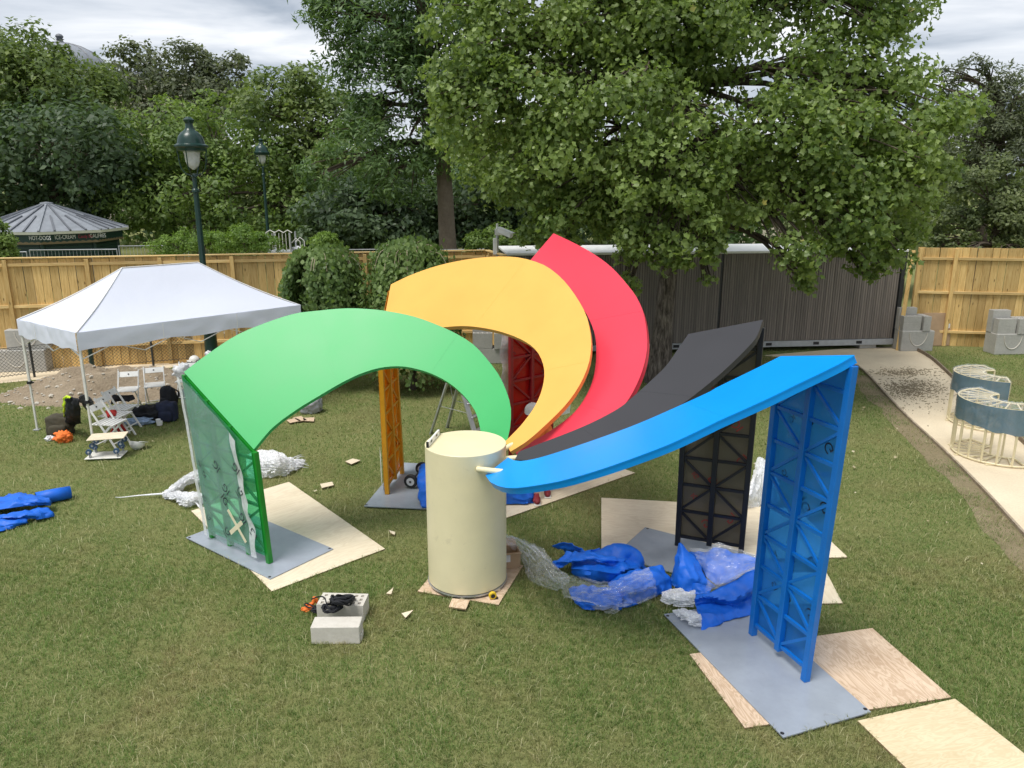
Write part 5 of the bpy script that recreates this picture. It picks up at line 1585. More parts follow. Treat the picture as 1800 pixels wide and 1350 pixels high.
# ------------------------------------------------------------------ dirt mound
mc = un(205, 690); NX, NY = 110, 64
def mound_h(u, v):
    r = math.sqrt(u * u + v * v)
    base = max(0.0, 1 - r ** 1.6) ** 1.1
    h = 0.74 * base * (0.75 + 0.35 * nz((u * 1.6, v * 1.6, 0), 1, 4.0)) + 0.16 * base ** 0.5 * fbm((u * 4.2, v * 3.2, 0), 1, 2.0, 5)
    return h
MXr, MYr = 2.55, 1.25
rows = []
for i in range(NY):
    v = -1.08 + 2.16 * i / (NY - 1)
    rows.append([(mc[0] + (-1.1 + 2.2 * j / (NX - 1)) * MXr, mc[1] + 0.15 + v * MYr + 0.16 * (-1.1 + 2.2 * j / (NX - 1)) * MXr * 0.9, mound_h(-1.1 + 2.2 * j / (NX - 1), v) - 0.01) for j in range(NX)])
mb = MB(); mb.grid(rows); mo = mb.build('dirt_mound', M['dirt'], smooth=60)
tag(mo, 'low heap of pale stony soil behind the folding chairs', 'soil heap')
COVER.append([(mc[0] + MXr * 0.93 * math.cos(a), mc[1] + 0.15 + MYr * 0.9 * math.sin(a) + 0.144 * MXr * 0.93 * math.cos(a)) for a in np.linspace(0, 2 * math.pi, 24)])
mb = MB(); rr = random.Random(3)
st = bmesh.new(); bmesh.ops.create_icosphere(st, subdivisions=1, radius=1)
sv = [v.co.copy() for v in st.verts]; sf = [tuple(q.index for q in f.verts) for f in st.faces]; st.free()
for k in range(360):
    a, r_ = rr.uniform(0, 2 * math.pi), rr.random() ** 0.5 * 1.12
    u_, v_ = r_ * math.cos(a), r_ * math.sin(a)
    s_ = rr.choice([0.010, 0.014, 0.018, 0.024, 0.036]) * (1.4 if v_ < -0.3 else 1)
    x = mc[0] + u_ * MXr; y = mc[1] + 0.15 + v_ * MYr + 0.144 * u_ * MXr
    z = max(mound_h(u_, v_), 0.0)
    mb.add([Vector((q.x * s_ * rr.uniform(.7, 1.5), q.y * s_ * rr.uniform(.7, 1.3), q.z * s_ * rr.uniform(.4, .9))) + Vector((x, y, z)) for q in sv], sf)
tag(mb.build('rubble_stones', M['rubble']), 'pale stones strewn over the soil heap', 'stones', kind='stuff')

# ------------------------------------------------------------------ folding chairs
def chair(label, p, face, with_slats=True):
    t = thing('folding_chair', label, 'chair', (p[0], p[1], 0.0), face, 'white folding chairs under the tent')
    m = M['white_paint']
    w = 0.19
    for s in (-1, 1):
        mb = MB(); mb.bar((0.25, s * w, 0.0), (-0.21, s * w, 0.80), 0.034, 0.020, up=(0, 1, 0)); mb.build('long_leg', m, t, world=False, bevel=0.003)
        mb = MB(); mb.bar((-0.25, s * (w - 0.025), 0.0), (0.19, s * (w - 0.025), 0.45), 0.034, 0.018, up=(0, 1, 0)); mb.build('rear_leg', m, t, world=False, bevel=0.003)
    for k in range(6):
        mb = MB(); mb.box((-0.16 + 0.075 * k, 0, 0.455), (0.048, 0.40, 0.014)); mb.build('seat_slat', m, t, world=False, bevel=0.002)
    for s in (-1, 1):
        mb = MB(); mb.box((0.03, s * 0.14, 0.437), (0.42, 0.025, 0.02)); mb.build('seat_rail', m, t, world=False)
    mb = MB(); mb.box((-0.185, 0, 0.72), (0.014, 0.40, 0.115), M=Matrix.Rotation(R(-30), 3, 'Y')); bo = mb.build('backrest', m, t, world=False, bevel=0.003)
    mb = MB(); mb.lathe([(0.016, -0.002), (0.016, 0.002)], 12, (-0.176, 0, 0.725), M=Matrix.Rotation(R(60), 3, 'Y')); mb.build('grip_hole', M['dark_metal'], bo, world=False)
    mb = MB(); mb.bar((0.19, -w, 0.105), (0.19, w, 0.105), 0.022, 0.016); mb.build('front_stretcher', m, t, world=False)
    mb = MB(); mb.bar((-0.20, -w, 0.05), (-0.20, w, 0.05), 0.022, 0.016); mb.build('rear_stretcher', m, t, world=False)
    return t
def at_px(px, py): return un(px, py)
ca = un(185, 791)
chair('nearest of the three white folding chairs in a row under the tent', ca + V3([0, 0.20, 0]), R(-8))
chair('middle one of the three white folding chairs in a row under the tent', ca + V3([-0.13, 0.68, 0]), R(-8))
chair('farthest of the three white folding chairs in a row under the tent', ca + V3([-0.24, 1.14, 0]), R(-6))
chair('white folding chair with a black garment on its seat before the soil heap', un(224, 727) + V3([-0.05, 0.25, 0]), R(-76))
chair('empty white folding chair facing the camera before the soil heap', un(271, 718) + V3([-0.05, 0.25, 0]), R(-68))
chair('white folding chair half hidden by the green arch with a plastic bag on it', un(325, 708) + V3([0.0, 0.25, 0]), R(-82))

# ------------------------------------------------------------------ bags and clothes
def cloth(name, label, rows, mat, tr=None, nr=16, nc=18, crumple=0.03, freq=6, seed=0.0, cat='clothes', solid=0.012, group=None):
    P = loft_pts(rows, nr, nc, tr, crumple, freq, seed, False)
    mb = MB(); mb.grid(P); o = mb.build(name, mat, smooth=60, solid=solid)
    return tag(o, label, cat, group)
def backpack(label, p, size, rz, mat, seed, tilt=0.0, straps=True):
    t = thing('backpack', label, 'backpack', (p[0], p[1], 0), rz, 'bags under the tent')
    put('bag_body', lump((size[0] / 2, size[1] / 2, size[2] / 2), seed, 0.16, 2.0, 4, True, 0.45), mat, (0, 0, size[2] * 0.375), parent=t, rot=(tilt, 0, 0))
    put('front_pocket', lump((size[0] * 0.34, size[1] * 0.22, size[2] * 0.26), seed + 3, 0.12, 2.0, 3, True, 0.5), mat, (0, -size[1] * 0.45, size[2] * 0.26), parent=t, rot=(tilt, 0, 0))
    if straps:
        for s in (-1, 1):
            mb = MB(); mb.tube(bez([(s * size[0] * 0.2, size[1] * 0.4, size[2] * 0.7), (s * size[0] * 0.3, size[1] * 0.75, size[2] * 0.55), (s * size[0] * 0.25, size[1] * 0.5, size[2] * 0.15)], 10), 0.016, 6); mb.build('strap', M['black'], t, world=False, smooth=60)
        mb = MB(); mb.tube(bez([(-0.05, 0, size[2] * 0.70), (0, 0, size[2] * 0.83), (0.05, 0, size[2] * 0.70)], 8), 0.01, 6); mb.build('handle', M['black'], t, world=False, smooth=60)
    return t
backpack('bulky olive brown rucksack on the grass beside the chair row', un(100, 768) + V3([0, 0.15, 0]), (0.48, 0.34, 0.46), R(12), M['olive_cloth'], 1.0)
backpack('tall black backpack leaning between the folding chairs', un(295, 722) + V3([0, 0.1, 0]), (0.32, 0.28, 0.58), R(-10), M['black_cloth'], 5.0)
backpack('navy rucksack in front of the tall black backpack', un(291, 742) + V3([0, 0.12, 0]), (0.40, 0.32, 0.46), R(8), M['navy_cloth'], 9.0)
for nm, lab, p, sz, mat, sd in (('duffel_bag', 'low black bag on the grass left of the navy rucksack', un(257, 744), (0.30, 0.20, 0.20), 'black_cloth', 12.0),
                               ('jeans', 'pale blue denim heap on the grass by the chairs', un(240, 748), (0.30, 0.13, 0.085), 'denim', 14.0),
                               ('orange_bag', 'bright orange cloth bag on the grass by the olive rucksack', un(109, 779), (0.16, 0.12, 0.12), 'orange', 16.0),
                               ('plastic_bag', 'white crumpled plastic bag beside the orange bag', un(86, 776), (0.075, 0.06, 0.06), 'film_white', 18.0),
                               ('orange_strap', 'orange ratchet strap bundle left of the rope and blocks', un(541, 1076), (0.075, 0.035, 0.035), 'orange', 19.0)):
    o = put(nm, lump(sz, sd, 0.45, 2.4, 4), M[mat], (p[0], p[1] + sz[1] * 0.6, sz[2] * 0.74), R(8)); tag(o, lab, nm.replace('_', ' '))
mb = MB(); p = un(553, 1072); mb.tube(bez([(p[0] - 0.09, p[1], 0.05), (p[0] - 0.02, p[1] + 0.02, 0.07), (p[0] + 0.0, p[1] + 0.03, 0.13), (p[0] + 0.03, p[1] + 0.05, 0.05)], 14), [0.02] * 14, 7); o = mb.build('orange_loop', M['orange'], smooth=60); tag(o, 'upright orange webbing loop beside the black rope', 'webbing')
p = un(222, 760)
Z6 = (60, 610, 6)
cloth('red_jacket', 'red jacket thrown over the folding chairs onto the grass', [[(750, 680, .52), (800, 660, .55), (870, 660, .50)], [(770, 730, .48), (830, 720, .50), (890, 700, .42)], [(800, 800, .30), (850, 790, .30), (910, 780, .22)], [(830, 850, .16), (880, 850, .14), (940, 840, .10)], [(800, 920, .02), (880, 905, .02), (980, 880, .02)]], M['red_cloth'], Z6, crumple=0.05, seed=2.0, cat='jacket')
cloth('black_jacket', 'black jacket hanging over the chair backs beside the hi-vis vest', [[(330, 540, .88), (400, 530, .92), (470, 560, .90)], [(330, 620, .70), (410, 640, .72), (490, 640, .70)], [(330, 720, .45), (410, 740, .45), (490, 740, .45)], [(350, 830, .16), (420, 840, .14), (490, 800, .2)]], M['black_cloth'], Z6, crumple=0.05, seed=5.0, cat='jacket')
cloth('grey_jacket', 'grey jacket slung over the rear folding chair beside the tent pole', [[(470, 530, .92), (530, 510, .95), (610, 540, .90)], [(480, 580, .82), (550, 580, .80), (625, 600, .78)], [(540, 650, .62), (600, 660, .58), (690, 650, .55)]], M['grey_cloth'], Z6, crumple=0.05, seed=7.0, cat='jacket')
cloth('hivis_vest', 'fluorescent yellow vest hanging with the black jacket', [[(305, 530, .88), (345, 512, .92), (385, 530, .93)], [(305, 600, .72), (325, 600, .74), (345, 590, .76)], [(308, 670, .52), (318, 670, .53), (330, 660, .54)], [(312, 735, .36), (318, 735, .36), (326, 730, .36)]], M['hivis'], Z6, crumple=0.03, seed=8.0, cat='vest')
cloth('black_garment', 'black garment draped on the seat of the left rear folding chair', [[(830, 500, .60), (920, 510, .58), (1040, 505, .58)], [(815, 560, .50), (920, 560, .49), (1050, 555, .49)], [(805, 610, .36), (840, 580, .46), (870, 570, .47)]], M['black_cloth'], Z6, crumple=0.04, seed=11.0)
# plastic bag on the third chair
p = un(322, 706)
o = put('carrier_bag', lump((0.24, 0.16, 0.17), 31.0, 0.4, 2.2, 4), M['film_milky'], (p[0] - 0.02, p[1] + 0.25, 0.61)); tag(o, 'clear carrier bag with dark contents on the half hidden chair', 'bag')
o = put('dark_bundle', lump((0.22, 0.15, 0.12), 33.0, 0.3, 2.2, 3), M['grey_cloth'], (p[0] - 0.02, p[1] + 0.25, 0.10)); tag(o, 'dark bundle under the half hidden folding chair', 'bundle')
# white cup and jar
p = un(281, 749); mb = MB(); mb.lathe([(0.05, 0.02), (0.06, 0.10), (0.055, 0.105), (0.045, 0.03)], 16, (p[0], p[1], 0)); mb.lathe([(0.045, 0.105), (0.045, 0.135), (0.0001, 0.137)], 16, (p[0] - 0.03, p[1] + 0.02, 0)); o = mb.build('white_pot', M['white_paint'], smooth=40); tag(o, 'small white plastic pot on the grass by the navy rucksack', 'pot')

# ------------------------------------------------------------------ hard hats
def hard_hat(label, loc, rot, parent=None, mat='white_paint', s=1.0):
    prof = [(0.0001, 0.135), (0.05, 0.13), (0.095, 0.105), (0.122, 0.06), (0.13, 0.0), (0.122, 0.0), (0.115, 0.055), (0.09, 0.095), (0.05, 0.12), (0.0001, 0.125)]
    t = thing('hard_hat', label, 'hard hat', loc, rot=rot) if parent is None else None
    if parent is not None:
        t = bpy.data.objects.new('hard_hat', None); COL.objects.link(t); t.parent = parent; t.location = loc; t.rotation_euler = rot
    mb = MB(); mb.lathe(prof, 24); mb.build('hat_shell', M[mat], t, world=False, smooth=50)
    mb = MB(); pts = []
    rows = [[], []]
    for k in range(13):
        a = R(-75 + 150 * k / 12); e = 0.055 * math.cos(R(-75 + 150 * k / 12)) ** 0.7
        rows[0].append((0.128 * math.cos(a), 0.128 * math.sin(a), 0.006)); rows[1].append(((0.128 + e) * math.cos(a), 0.128 * math.sin(a) * 1.03, -0.008))
    mb.grid(rows); mb.build('hat_brim', M[mat], t, world=False, smooth=60, solid=0.005)
    mb = MB(); mb.tube([(0.10 * math.cos(a) * 1.0, 0, 0.03 + 0.112 * math.sin(a)) for a in np.linspace(0.1, math.pi - 0.1, 12)], 0.008, 6); mb.build('hat_ridge', M[mat], t, world=False, smooth=60)
    return t
p = un(243, 789); hard_hat('upturned white hard hat lying on the grass right of the tent pole', (p[0], p[1], 0.135), (R(180 - 18), R(12), R(20)))
p = un(343, 655); o = put('dark_holdall', lump((0.24, 0.18, 0.20), 41.0, 0.25, 2.0, 4, True, 0.3), M['black_cloth'], (p[0] + 0.05, p[1], 0.15)); tag(o, 'dark holdall at the foot of the park lamp behind the green arch', 'bag')
hard_hat('grey white hard hat resting on the dark holdall by the park lamp', (p[0] + 0.02, p[1] - 0.02, 0.30), (0, R(-8), R(200)), mat='off_white')
o = put('carrier_bag', lump((0.12, 0.09, 0.15), 43.0, 0.45, 2.2, 4), M['film_milky'], (p[0] + 0.36, p[1] + 0.1, 0.38)); tag(o, 'crumpled clear plastic bag beside the park lamp foot', 'bag')
o = put('grey_crate', lump((0.16, 0.12, 0.15), 44.0, 0.1, 2.2, 3, True, 0.8), M['grey_cloth'], (p[0] + 0.36, p[1] + 0.12, 0.115)); tag(o, 'dark box under the plastic bag by the park lamp', 'box')

# ------------------------------------------------------------------ furniture dollies
def dolly(label, p, rz, z, flip, mat):
    t = thing('furniture_dolly', label, 'dolly', (p[0], p[1], z), rz, 'wheeled furniture dollies')
    mb = MB(); zz = 0.16 if not flip else 0.012
    mb.box((0, 0, zz), (0.58, 0.36, 0.018)); mb.build('dolly_board', M[mat], t, world=False, bevel=0.006)
    for sx in (-1, 1):
        for sy in (-1, 1):
            x, y = sx * 0.22, sy * 0.13
            zw = 0.05 if not flip else 0.122
            mb = MB(); mb.tube([(x, y - 0.017, zw), (x, y + 0.017, zw)], 0.048, 16); wo = mb.build('caster_wheel', M['wheel_blue'], t, world=False, smooth=40)
            mb = MB(); mb.tube([(x, y - 0.02, zw), (x, y + 0.02, zw)], 0.018, 12); mb.build('wheel_hub', M['wheel_grey'], wo, world=False, smooth=40)
            mb = MB()
            for d in (-0.024, 0.024): mb.bar((x, y + d, zw), (x + 0.02, y + d, zz - 0.01 if not flip else zz + 0.01), 0.035, 0.004)
            mb.build('caster_fork', M['galv'], t, world=False)
    return t
p = un(180, 809) + V3([0, 0.14, 0])
dolly('lower white furniture dolly lying wheels up at the tent pole', p, R(8), 0.03, True, 'off_white')
dolly('upper wooden furniture dolly stacked on the white one at the tent pole', p + V3([0.04, 0.05, 0]), R(14), 0.205, False, 'ply_pale')

# ------------------------------------------------------------------ film wrapping of the legs
t, at_, ztop_, side_, off_, base_, F0_, F1_ = _g
n = 40; rows = []
for i in range(n):
    k = i / (n - 1)
    row = []
    for j in range(18):
        f = j / 17
        smax = 0.91 + 0.025 * math.sin(k * 7) + 0.05 * nz((k * 6, 2, 0)) - 0.10 * k ** 3
        s = -0.02 + (smax + 0.02) * f
        z0 = 0.10 + 0.02 * math.sin(s * 14)
        z1 = ztop_(max(0, min(1, s))) - 0.01
        z = z0 + (z1 - z0) * k
        d = 0.012 + 0.018 * abs(nz((s * 4, z * 3, 1))) + (0.05 * (f - 0.8) / 0.2 * (0.6 + 0.6 * nz((z * 5, 1, 1))) if f > 0.8 else 0) + (0.02 if f < 0.06 else 0)
        row.append(at_(s, z) + off_ + side_ * (0.008 + d))
    rows.append(row)
mb = MB(); mb.grid(rows); fo = mb.build('protective_film', M['film_teal'], t, smooth=60)
# milky folded edges of that film
for e, (j0, j1) in enumerate(((15, 17), (0, 1))):
    mb = MB(); mb.grid([[r[j] + side_ * 0.006 for j in range(j0, j1 + 1)] for r in rows]); mb.build('film_edge', M['film_milky'], fo, smooth=60)
for (s0, z0, s1, z1, w) in ((0.52, 0.62, 0.76, 0.26, 0.045), (0.50, 0.30, 0.74, 0.52, 0.055)):
    mb = MB(); a, b = at_(s0, z0) + off_ + side_ * 0.055, at_(s1, z1) + off_ + side_ * 0.055
    mb.bar(a, b, w, 0.003, up=tuple(side_)); mb.build('tape_strip', M['tape'], fo)
# film hanging behind the red leg
t, at_, ztop_, side_, off_, base_, F0_, F1_ = _r
rows = []
for i in range(26):
    k = i / 25
    rows.append([at_(0.5, 0.5 + k * (2.05)) + side_ * (0.12 + 0.06 * nz((f * 5, k * 9, 0)) ) + (F1_ - F0_) * V3([1, 1, 0]) * (-0.62 + 1.75 * f + 0.06 * nz((k * 8, f, 4))) + V3([0, 0, 0.05 * nz((f * 6, k * 4, 9))]) for f in np.linspace(0, 1, 22)])
mb = MB(); mb.grid(rows); mb.build('hanging_film', M['film_milky'], t, smooth=60)
# film by the yellow foot
t, at_, ztop_, side_, off_, base_, F0_, F1_ = _y
rows = [[at_(0.0, 0.10 + k * 0.55) + side_ * (0.04 + 0.03 * f) + V3([-0.03 - 0.05 * f, 0.35 * f, 0.03 * nz((f * 5, k * 5, 2))]) for f in np.linspace(0, 1, 8)] for k in np.linspace(0, 1, 12)]
mb = MB(); mb.grid(rows); mb.build('hanging_film', M['film_white'], t, smooth=60)

# ------------------------------------------------------------------ blue tarpaulins
ZA, ZB = (880, 930, 6.0), (1100, 900, 5.87)
def tarp(name, label, lofts, mat, cr, freq, tr, solid, cat, nr=26, nc=34, lift=0.0):
    mb = MB()
    for k, rows in enumerate(lofts):
        P = loft_pts(rows, nr, nc, tr, cr, freq, 3.3 * k + len(label), True, 0.6)
        P[..., 2] += lift
        mb.grid(P)
    o = mb.build(name, mat, smooth=32, solid=solid)
    return tag(o, label, cat)
tarp('blue_tarp', 'rumpled blue tarpaulin lying between the drum and the black leg', [
    [[(745, 400, 0.0), (950, 380, 0.0), (1220, 360, 0.0), (1480, 410, 0.0), (1560, 470, .0)],
     [(760, 300, .10), (980, 255, .20), (1230, 150, .36), (1430, 215, .31), (1530, 400, .12)],
     [(765, 340, .14), (990, 290, .24), (1190, 300, .27), (1320, 330, .20), (1470, 410, .13)],
     [(760, 375, .12), (960, 350, .19), (1180, 390, .19), (1340, 400, .22), (1500, 420, .12)],
     [(750, 420, .11), (960, 430, .20), (1150, 470, .20), (1330, 460, .14), (1500, 450, .09)],
     [(745, 480, .01), (930, 560, .03), (1120, 590, .02), (1300, 560, .02), (1500, 500, .02)]],
    [[(700, 240, .20), (900, 243, .30), (1120, 285, .31), (1330, 320, .24)],
     [(640, 300, .16), (860, 285, .29), (1090, 320, .30), (1280, 350, .22)],
     [(555, 355, .10), (760, 345, .24), (930, 325, .27), (1060, 350, .26), (1180, 385, .18)],
     [(610, 420, .06), (770, 352, .19), (930, 332, .24), (1060, 356, .23), (1180, 390, .16)]],
    [[(540, 180, .16), (710, 148, .26), (900, 225, .24), (1050, 200, .26)], [(600, 205, .12), (740, 220, .16), (880, 250, .20), (1040, 250, .22)], [(700, 240, .06), (800, 260, .12), (900, 260, .14), (1040, 270, .16)]],
    [[(1110, 525, .04), (1300, 470, .16), (1500, 410, .22), (1640, 378, .26), (1710, 400, .22)],
     [(1130, 580, .05), (1330, 540, .20), (1520, 480, .24), (1660, 430, .26), (1760, 480, .16)],
     [(1200, 680, .08), (1360, 640, .22), (1540, 590, .22), (1680, 560, .18), (1790, 560, .08)],
     [(1290, 840, .01), (1400, 810, .02), (1530, 760, .02), (1660, 700, .02), (1800, 650, .02)]],
    [[(720, 640, .02), (850, 600, .10), (1050, 620, .14), (1290, 640, .12)], [(740, 700, .04), (870, 690, .13), (1080, 700, .17), (1290, 720, .12)], [(770, 760, .02), (880, 790, .08), (1050, 800, .12), (1290, 810, .05)], [(890, 860, .015), (940, 860, .02), (1050, 850, .02), (1280, 850, .02)]]],
    M['tarp_blue'], 0.034, 3.6, ZA, 0.006, 'tarpaulin')
tarp('blue_tarp', 'blue tarpaulin bunched on the steel plate in front of the black leg', [
    [[(545, 325, .40), (560, 320, .42), (580, 335, .40)], [(500, 540, .22), (620, 520, .29), (720, 480, .27)], [(455, 680, .06), (620, 690, .17), (860, 700, .13)], [(480, 760, .02), (640, 830, .03), (950, 780, .04)]],
    [[(740, 850, .16), (850, 848, .22), (1000, 770, .28), (1150, 690, .34), (1335, 590, .40)], [(712, 900, .18), (860, 885, .20), (1080, 915, .22), (1200, 870, .25), (1325, 780, .30)],
     [(715, 950, .10), (860, 930, .10), (1050, 950, .12), (1200, 920, .12), (1315, 870, .16)], [(740, 1040, .10), (900, 1050, .13), (1060, 1040, .11), (1180, 1010, .09), (1305, 970, .07)],
     [(790, 1240, .04), (930, 1180, .04), (1070, 1110, .04), (1200, 1090, .04), (1310, 1055, .04)]],
    [[(650, 420, .20), (820, 410, .22), (950, 370, .28), (1100, 410, .28), (1340, 475, .30)], [(720, 490, .18), (850, 525, .20), (1000, 545, .20), (1150, 545, .22), (1335, 545, .28)], [(850, 690, .08), (940, 750, .08), (1010, 740, .12), (1150, 675, .18), (1330, 590, .30)]],
    [[(640, 760, .06), (760, 740, .14), (900, 775, .12)], [(640, 800, .05), (760, 800, .10), (880, 800, .10)], [(640, 840, .03), (760, 850, .06), (850, 850, .08)]]],
    M['tarp_blue'], 0.030, 3.6, ZB, 0.006, 'tarpaulin')
ZL = (0, 780, 2.571)
tarp('blue_tarp', 'folded blue tarpaulin at the left picture edge', [
    [[(-120, 260, .05), (0, 240, .08), (80, 225, .16), (170, 240, .18), (225, 250, .14)], [(-120, 275, .16), (0, 265, .20), (90, 255, .24), (180, 255, .22), (232, 262, .16)], [(-120, 300, .14), (0, 300, .15), (90, 285, .16), (170, 280, .14), (230, 280, .10)]],
    [[(-120, 310, .14), (0, 320, .17), (80, 310, .15), (160, 295, .13), (215, 292, .12)], [(-120, 330, .12), (0, 335, .14), (80, 330, .14), (170, 315, .13), (240, 305, .10)], [(-120, 350, .05), (0, 355, .06), (90, 345, .06), (180, 340, .05), (248, 328, .03)]],
    [[(-120, 350, .10), (-20, 345, .12), (60, 340, .10), (130, 335, .08)], [(-120, 375, .09), (-20, 372, .09), (60, 362, .08), (120, 352, .05)], [(-120, 410, .02), (-20, 402, .02), (60, 380, .02), (130, 358, .02)]]],
    M['tarp_blue'], 0.030, 4.0, ZL, 0.008, 'tarpaulin')
mb = MB(); a, b = un(66, 889), un(126, 876)
mb.tube([(a[0], a[1], 0.10), ((a[0] + b[0]) / 2, (a[1] + b[1]) / 2, 0.105), (b[0], b[1], 0.10)], [0.10, 0.095, 0.09], 18, cap=False)
mb.tube([(a[0], a[1], 0.10), (b[0], b[1], 0.10)], [0.045, 0.045], 12)
o = mb.build('blue_roll', M['tarp_blue'], smooth=60, solid=0.006); tag(o, 'rolled end of blue tarpaulin beside the folded one', 'tarpaulin')

# clear film over the tarpaulins
def film(name, label, lofts, mat, cr, tr, nr=40, nc=50, freq=9.0, lift=0.02, cat='plastic film', folds=(1,)):
    mb = MB()
    for k, rows in enumerate(lofts):
        P = loft_pts(rows, nr, nc, tr, cr, freq, 7.1 * k + len(label), True, 0, folds[k % len(folds)]); P[..., 2] += lift
        P += np.random.default_rng(k + len(label)).normal(size=P.shape) * np.array([0.002, 0.002, 0.0015])
        mb.grid(P)
    tri = []
    for f in mb.f:
        tri += [(f[0], f[1], f[2]), (f[0], f[2], f[3])] if random.random() < 0.5 else [(f[0], f[1], f[3]), (f[1], f[2], f[3])]
    mb.f = tri; mb.m = [0] * len(tri)
    return tag(mb.build(name, mat, smooth=38), label, cat)
film('clear_film', 'twisted clear plastic film trailing from the drum over the blue tarpaulin', [
    [[(20, 80, .42), (60, 90, .44), (120, 95, .40)], [(60, 150, .30), (160, 140, .36), (260, 150, .30)], [(180, 240, .12), (300, 240, .26), (430, 230, .18)], [(240, 350, .05), (400, 350, .22), (540, 370, .12)], [(280, 500, .02), (480, 480, .16), (640, 460, .08)], [(350, 590, .02), (560, 560, .10), (720, 520, .10)], [(600, 680, .02), (660, 620, .07), (740, 560, .12)]],
    [[(620, 500, .12), (860, 520, .22), (1100, 580, .22), (1300, 520, .24), (1560, 430, .27)], [(640, 600, .05), (860, 600, .16), (1100, 640, .20), (1340, 580, .26), (1600, 500, .27)], [(680, 740, .02), (860, 700, .16), (1090, 720, .20), (1360, 680, .24), (1630, 600, .22)], [(740, 740, .03), (900, 790, .10), (1080, 810, .14), (1380, 800, .06), (1645, 710, .04)], [(790, 790, .02), (960, 800, .03), (1180, 915, .02), (1300, 830, .02), (1640, 725, .02)]]],
    M['film_clear'], 0.045, ZA, 56, 64, 9.0, 0.02, 'plastic film', (0, 1))
film('clear_film', 'clear plastic film over the blue tarpaulin under the black leg', [
    [[(650, 400, .26), (820, 395, .30), (950, 335, .38), (1100, 385, .36), (1345, 460, .36)], [(720, 470, .23), (850, 510, .26), (1000, 530, .26), (1150, 530, .28), (1340, 530, .34)], [(830, 680, .12), (940, 745, .12), (1010, 735, .16), (1150, 660, .22), (1335, 575, .36)], [(820, 840, .23), (900, 830, .25), (1000, 780, .29), (1150, 700, .36), (1330, 600, .42)]]],
    M['film_clear'], 0.030, ZB, 50, 60, 8.0)
film('crumpled_film', 'crumpled white film lying on the grass at the steel plate corner', [
    [[(380, 860, .02), (460, 825, .06), (570, 820, .10), (720, 840, .12)], [(375, 900, .05), (480, 900, .12), (590, 910, .12), (715, 920, .10)], [(370, 950, .02), (470, 970, .04), (560, 995, .04), (700, 1000, .04)]]],
    M['film_milky'], 0.05, ZB, 34, 40, 8.0)
film('crumpled_film', 'crumpled white film with a label on the steel plate beside the blue tarpaulin', [
    [[(480, 1045, .045), (580, 1030, .06), (650, 1030, .09), (730, 1060, .09)], [(530, 1080, .05), (620, 1090, .11), (700, 1110, .11), (775, 1120, .08)], [(600, 1130, .045), (650, 1170, .05), (700, 1195, .05), (780, 1200, .045)]]],
    M['film_milky'], 0.05, ZB, 34, 40, 8.0)
M['film_grey'] = plain('grey_sack', (0.33, 0.34, 0.36), 0.35)
M['film_stringy'] = film_mat('stringy_film', (0.88, 0.89, 0.91), 0.55, 0.10, 0.25, 26.0)
ZW = (180, 770, 4.737)
film('crumpled_film', 'heap of crumpled white film on the lawn behind the green leg', [
    [[(1200, 150, .02), (1330, 108, .08), (1450, 118, .12), (1560, 165, .08), (1690, 195, .02)], [(1200, 200, .10), (1330, 170, .22), (1450, 180, .24), (1560, 200, .12), (1680, 205, .03)], [(1200, 270, .08), (1330, 250, .16), (1440, 250, .18), (1560, 260, .09), (1670, 235, .02)], [(1220, 340, .02), (1350, 335, .02), (1450, 320, .02), (1560, 295, .02), (1650, 240, .02)]]],
    M['film_stringy'], 0.055, ZW, 84, 90, 24.0, 0.0)
film('crumpled_film', 'twisted white film straggling over the lawn left of the green leg', [
    [[(500, 470, .03), (580, 400, .08), (690, 320, .10), (800, 265, .10), (900, 240, .05)], [(520, 480, .06), (610, 420, .14), (700, 350, .16), (810, 310, .16), (900, 300, .06)], [(540, 490, .02), (650, 420, .04), (720, 390, .05), (820, 365, .05), (900, 350, .02)]],
    [[(500, 460, .03), (580, 440, .08), (690, 455, .10), (800, 460, .09), (850, 500, .03)], [(500, 480, .06), (590, 490, .10), (700, 510, .13), (790, 500, .12), (850, 525, .04)], [(520, 505, .02), (620, 515, .03), (690, 575, .03), (770, 555, .03), (850, 545, .02)]]],
    M['film_stringy'], 0.045, ZW, 64, 90, 18.0, 0.0)
mb = MB(); mb.tube(bez([un(203, 874, .05), un(215, 874, .06), un(245, 871, .06), un(270, 869, .06), un(288, 868, .08)], 20), [0.004 + 0.014 * k / 19 for k in range(20)], 6); o = mb.build('film_strand', M['film_white'], smooth=60); tag(o, 'thin twisted strand of white film pointing left across the lawn', 'plastic film')
rr = random.Random(21)
for (ex, ey, ax_, n_, lab) in ((1640, 205, 0, 9, 'frayed loose ends of the white film heap behind the green leg'), (790, 520, -70, 8, 'frayed loose ends of the twisted white film left of the green leg')):
    mb = MB()
    for k in range(n_):
        q0 = un(ZW[0] + (ex + rr.uniform(-70, 20)) / ZW[2], ZW[1] + (ey + rr.uniform(-45, 45)) / ZW[2], 0.06)
        a = R(ax_ + rr.uniform(-40, 40)); l_ = rr.uniform(0.10, 0.28)
        mb.tube(bez([q0, q0 + V3([math.cos(a) * l_ * 0.5, math.sin(a) * l_ * 0.5, 0.02]), q0 + V3([math.cos(a + 0.4) * l_, math.sin(a + 0.4) * l_, -0.02])], 7), [0.012, 0.010, 0.009, 0.008, 0.006, 0.005, 0.003], 4)
    tag(mb.build('film_strand', M['film_white'], smooth=60), lab, 'plastic film')
p = un(545, 728)
o = put('grey_sack', lump((0.24, 0.16, 0.22), 61.0, 0.35, 2.0, 4, True, 0.3), M['film_grey'], (p[0], p[1] + 0.1, 0.17), R(15)); tag(o, 'crumpled grey sack on the lawn behind the green arch', 'sack')
p = un(1458, 838)
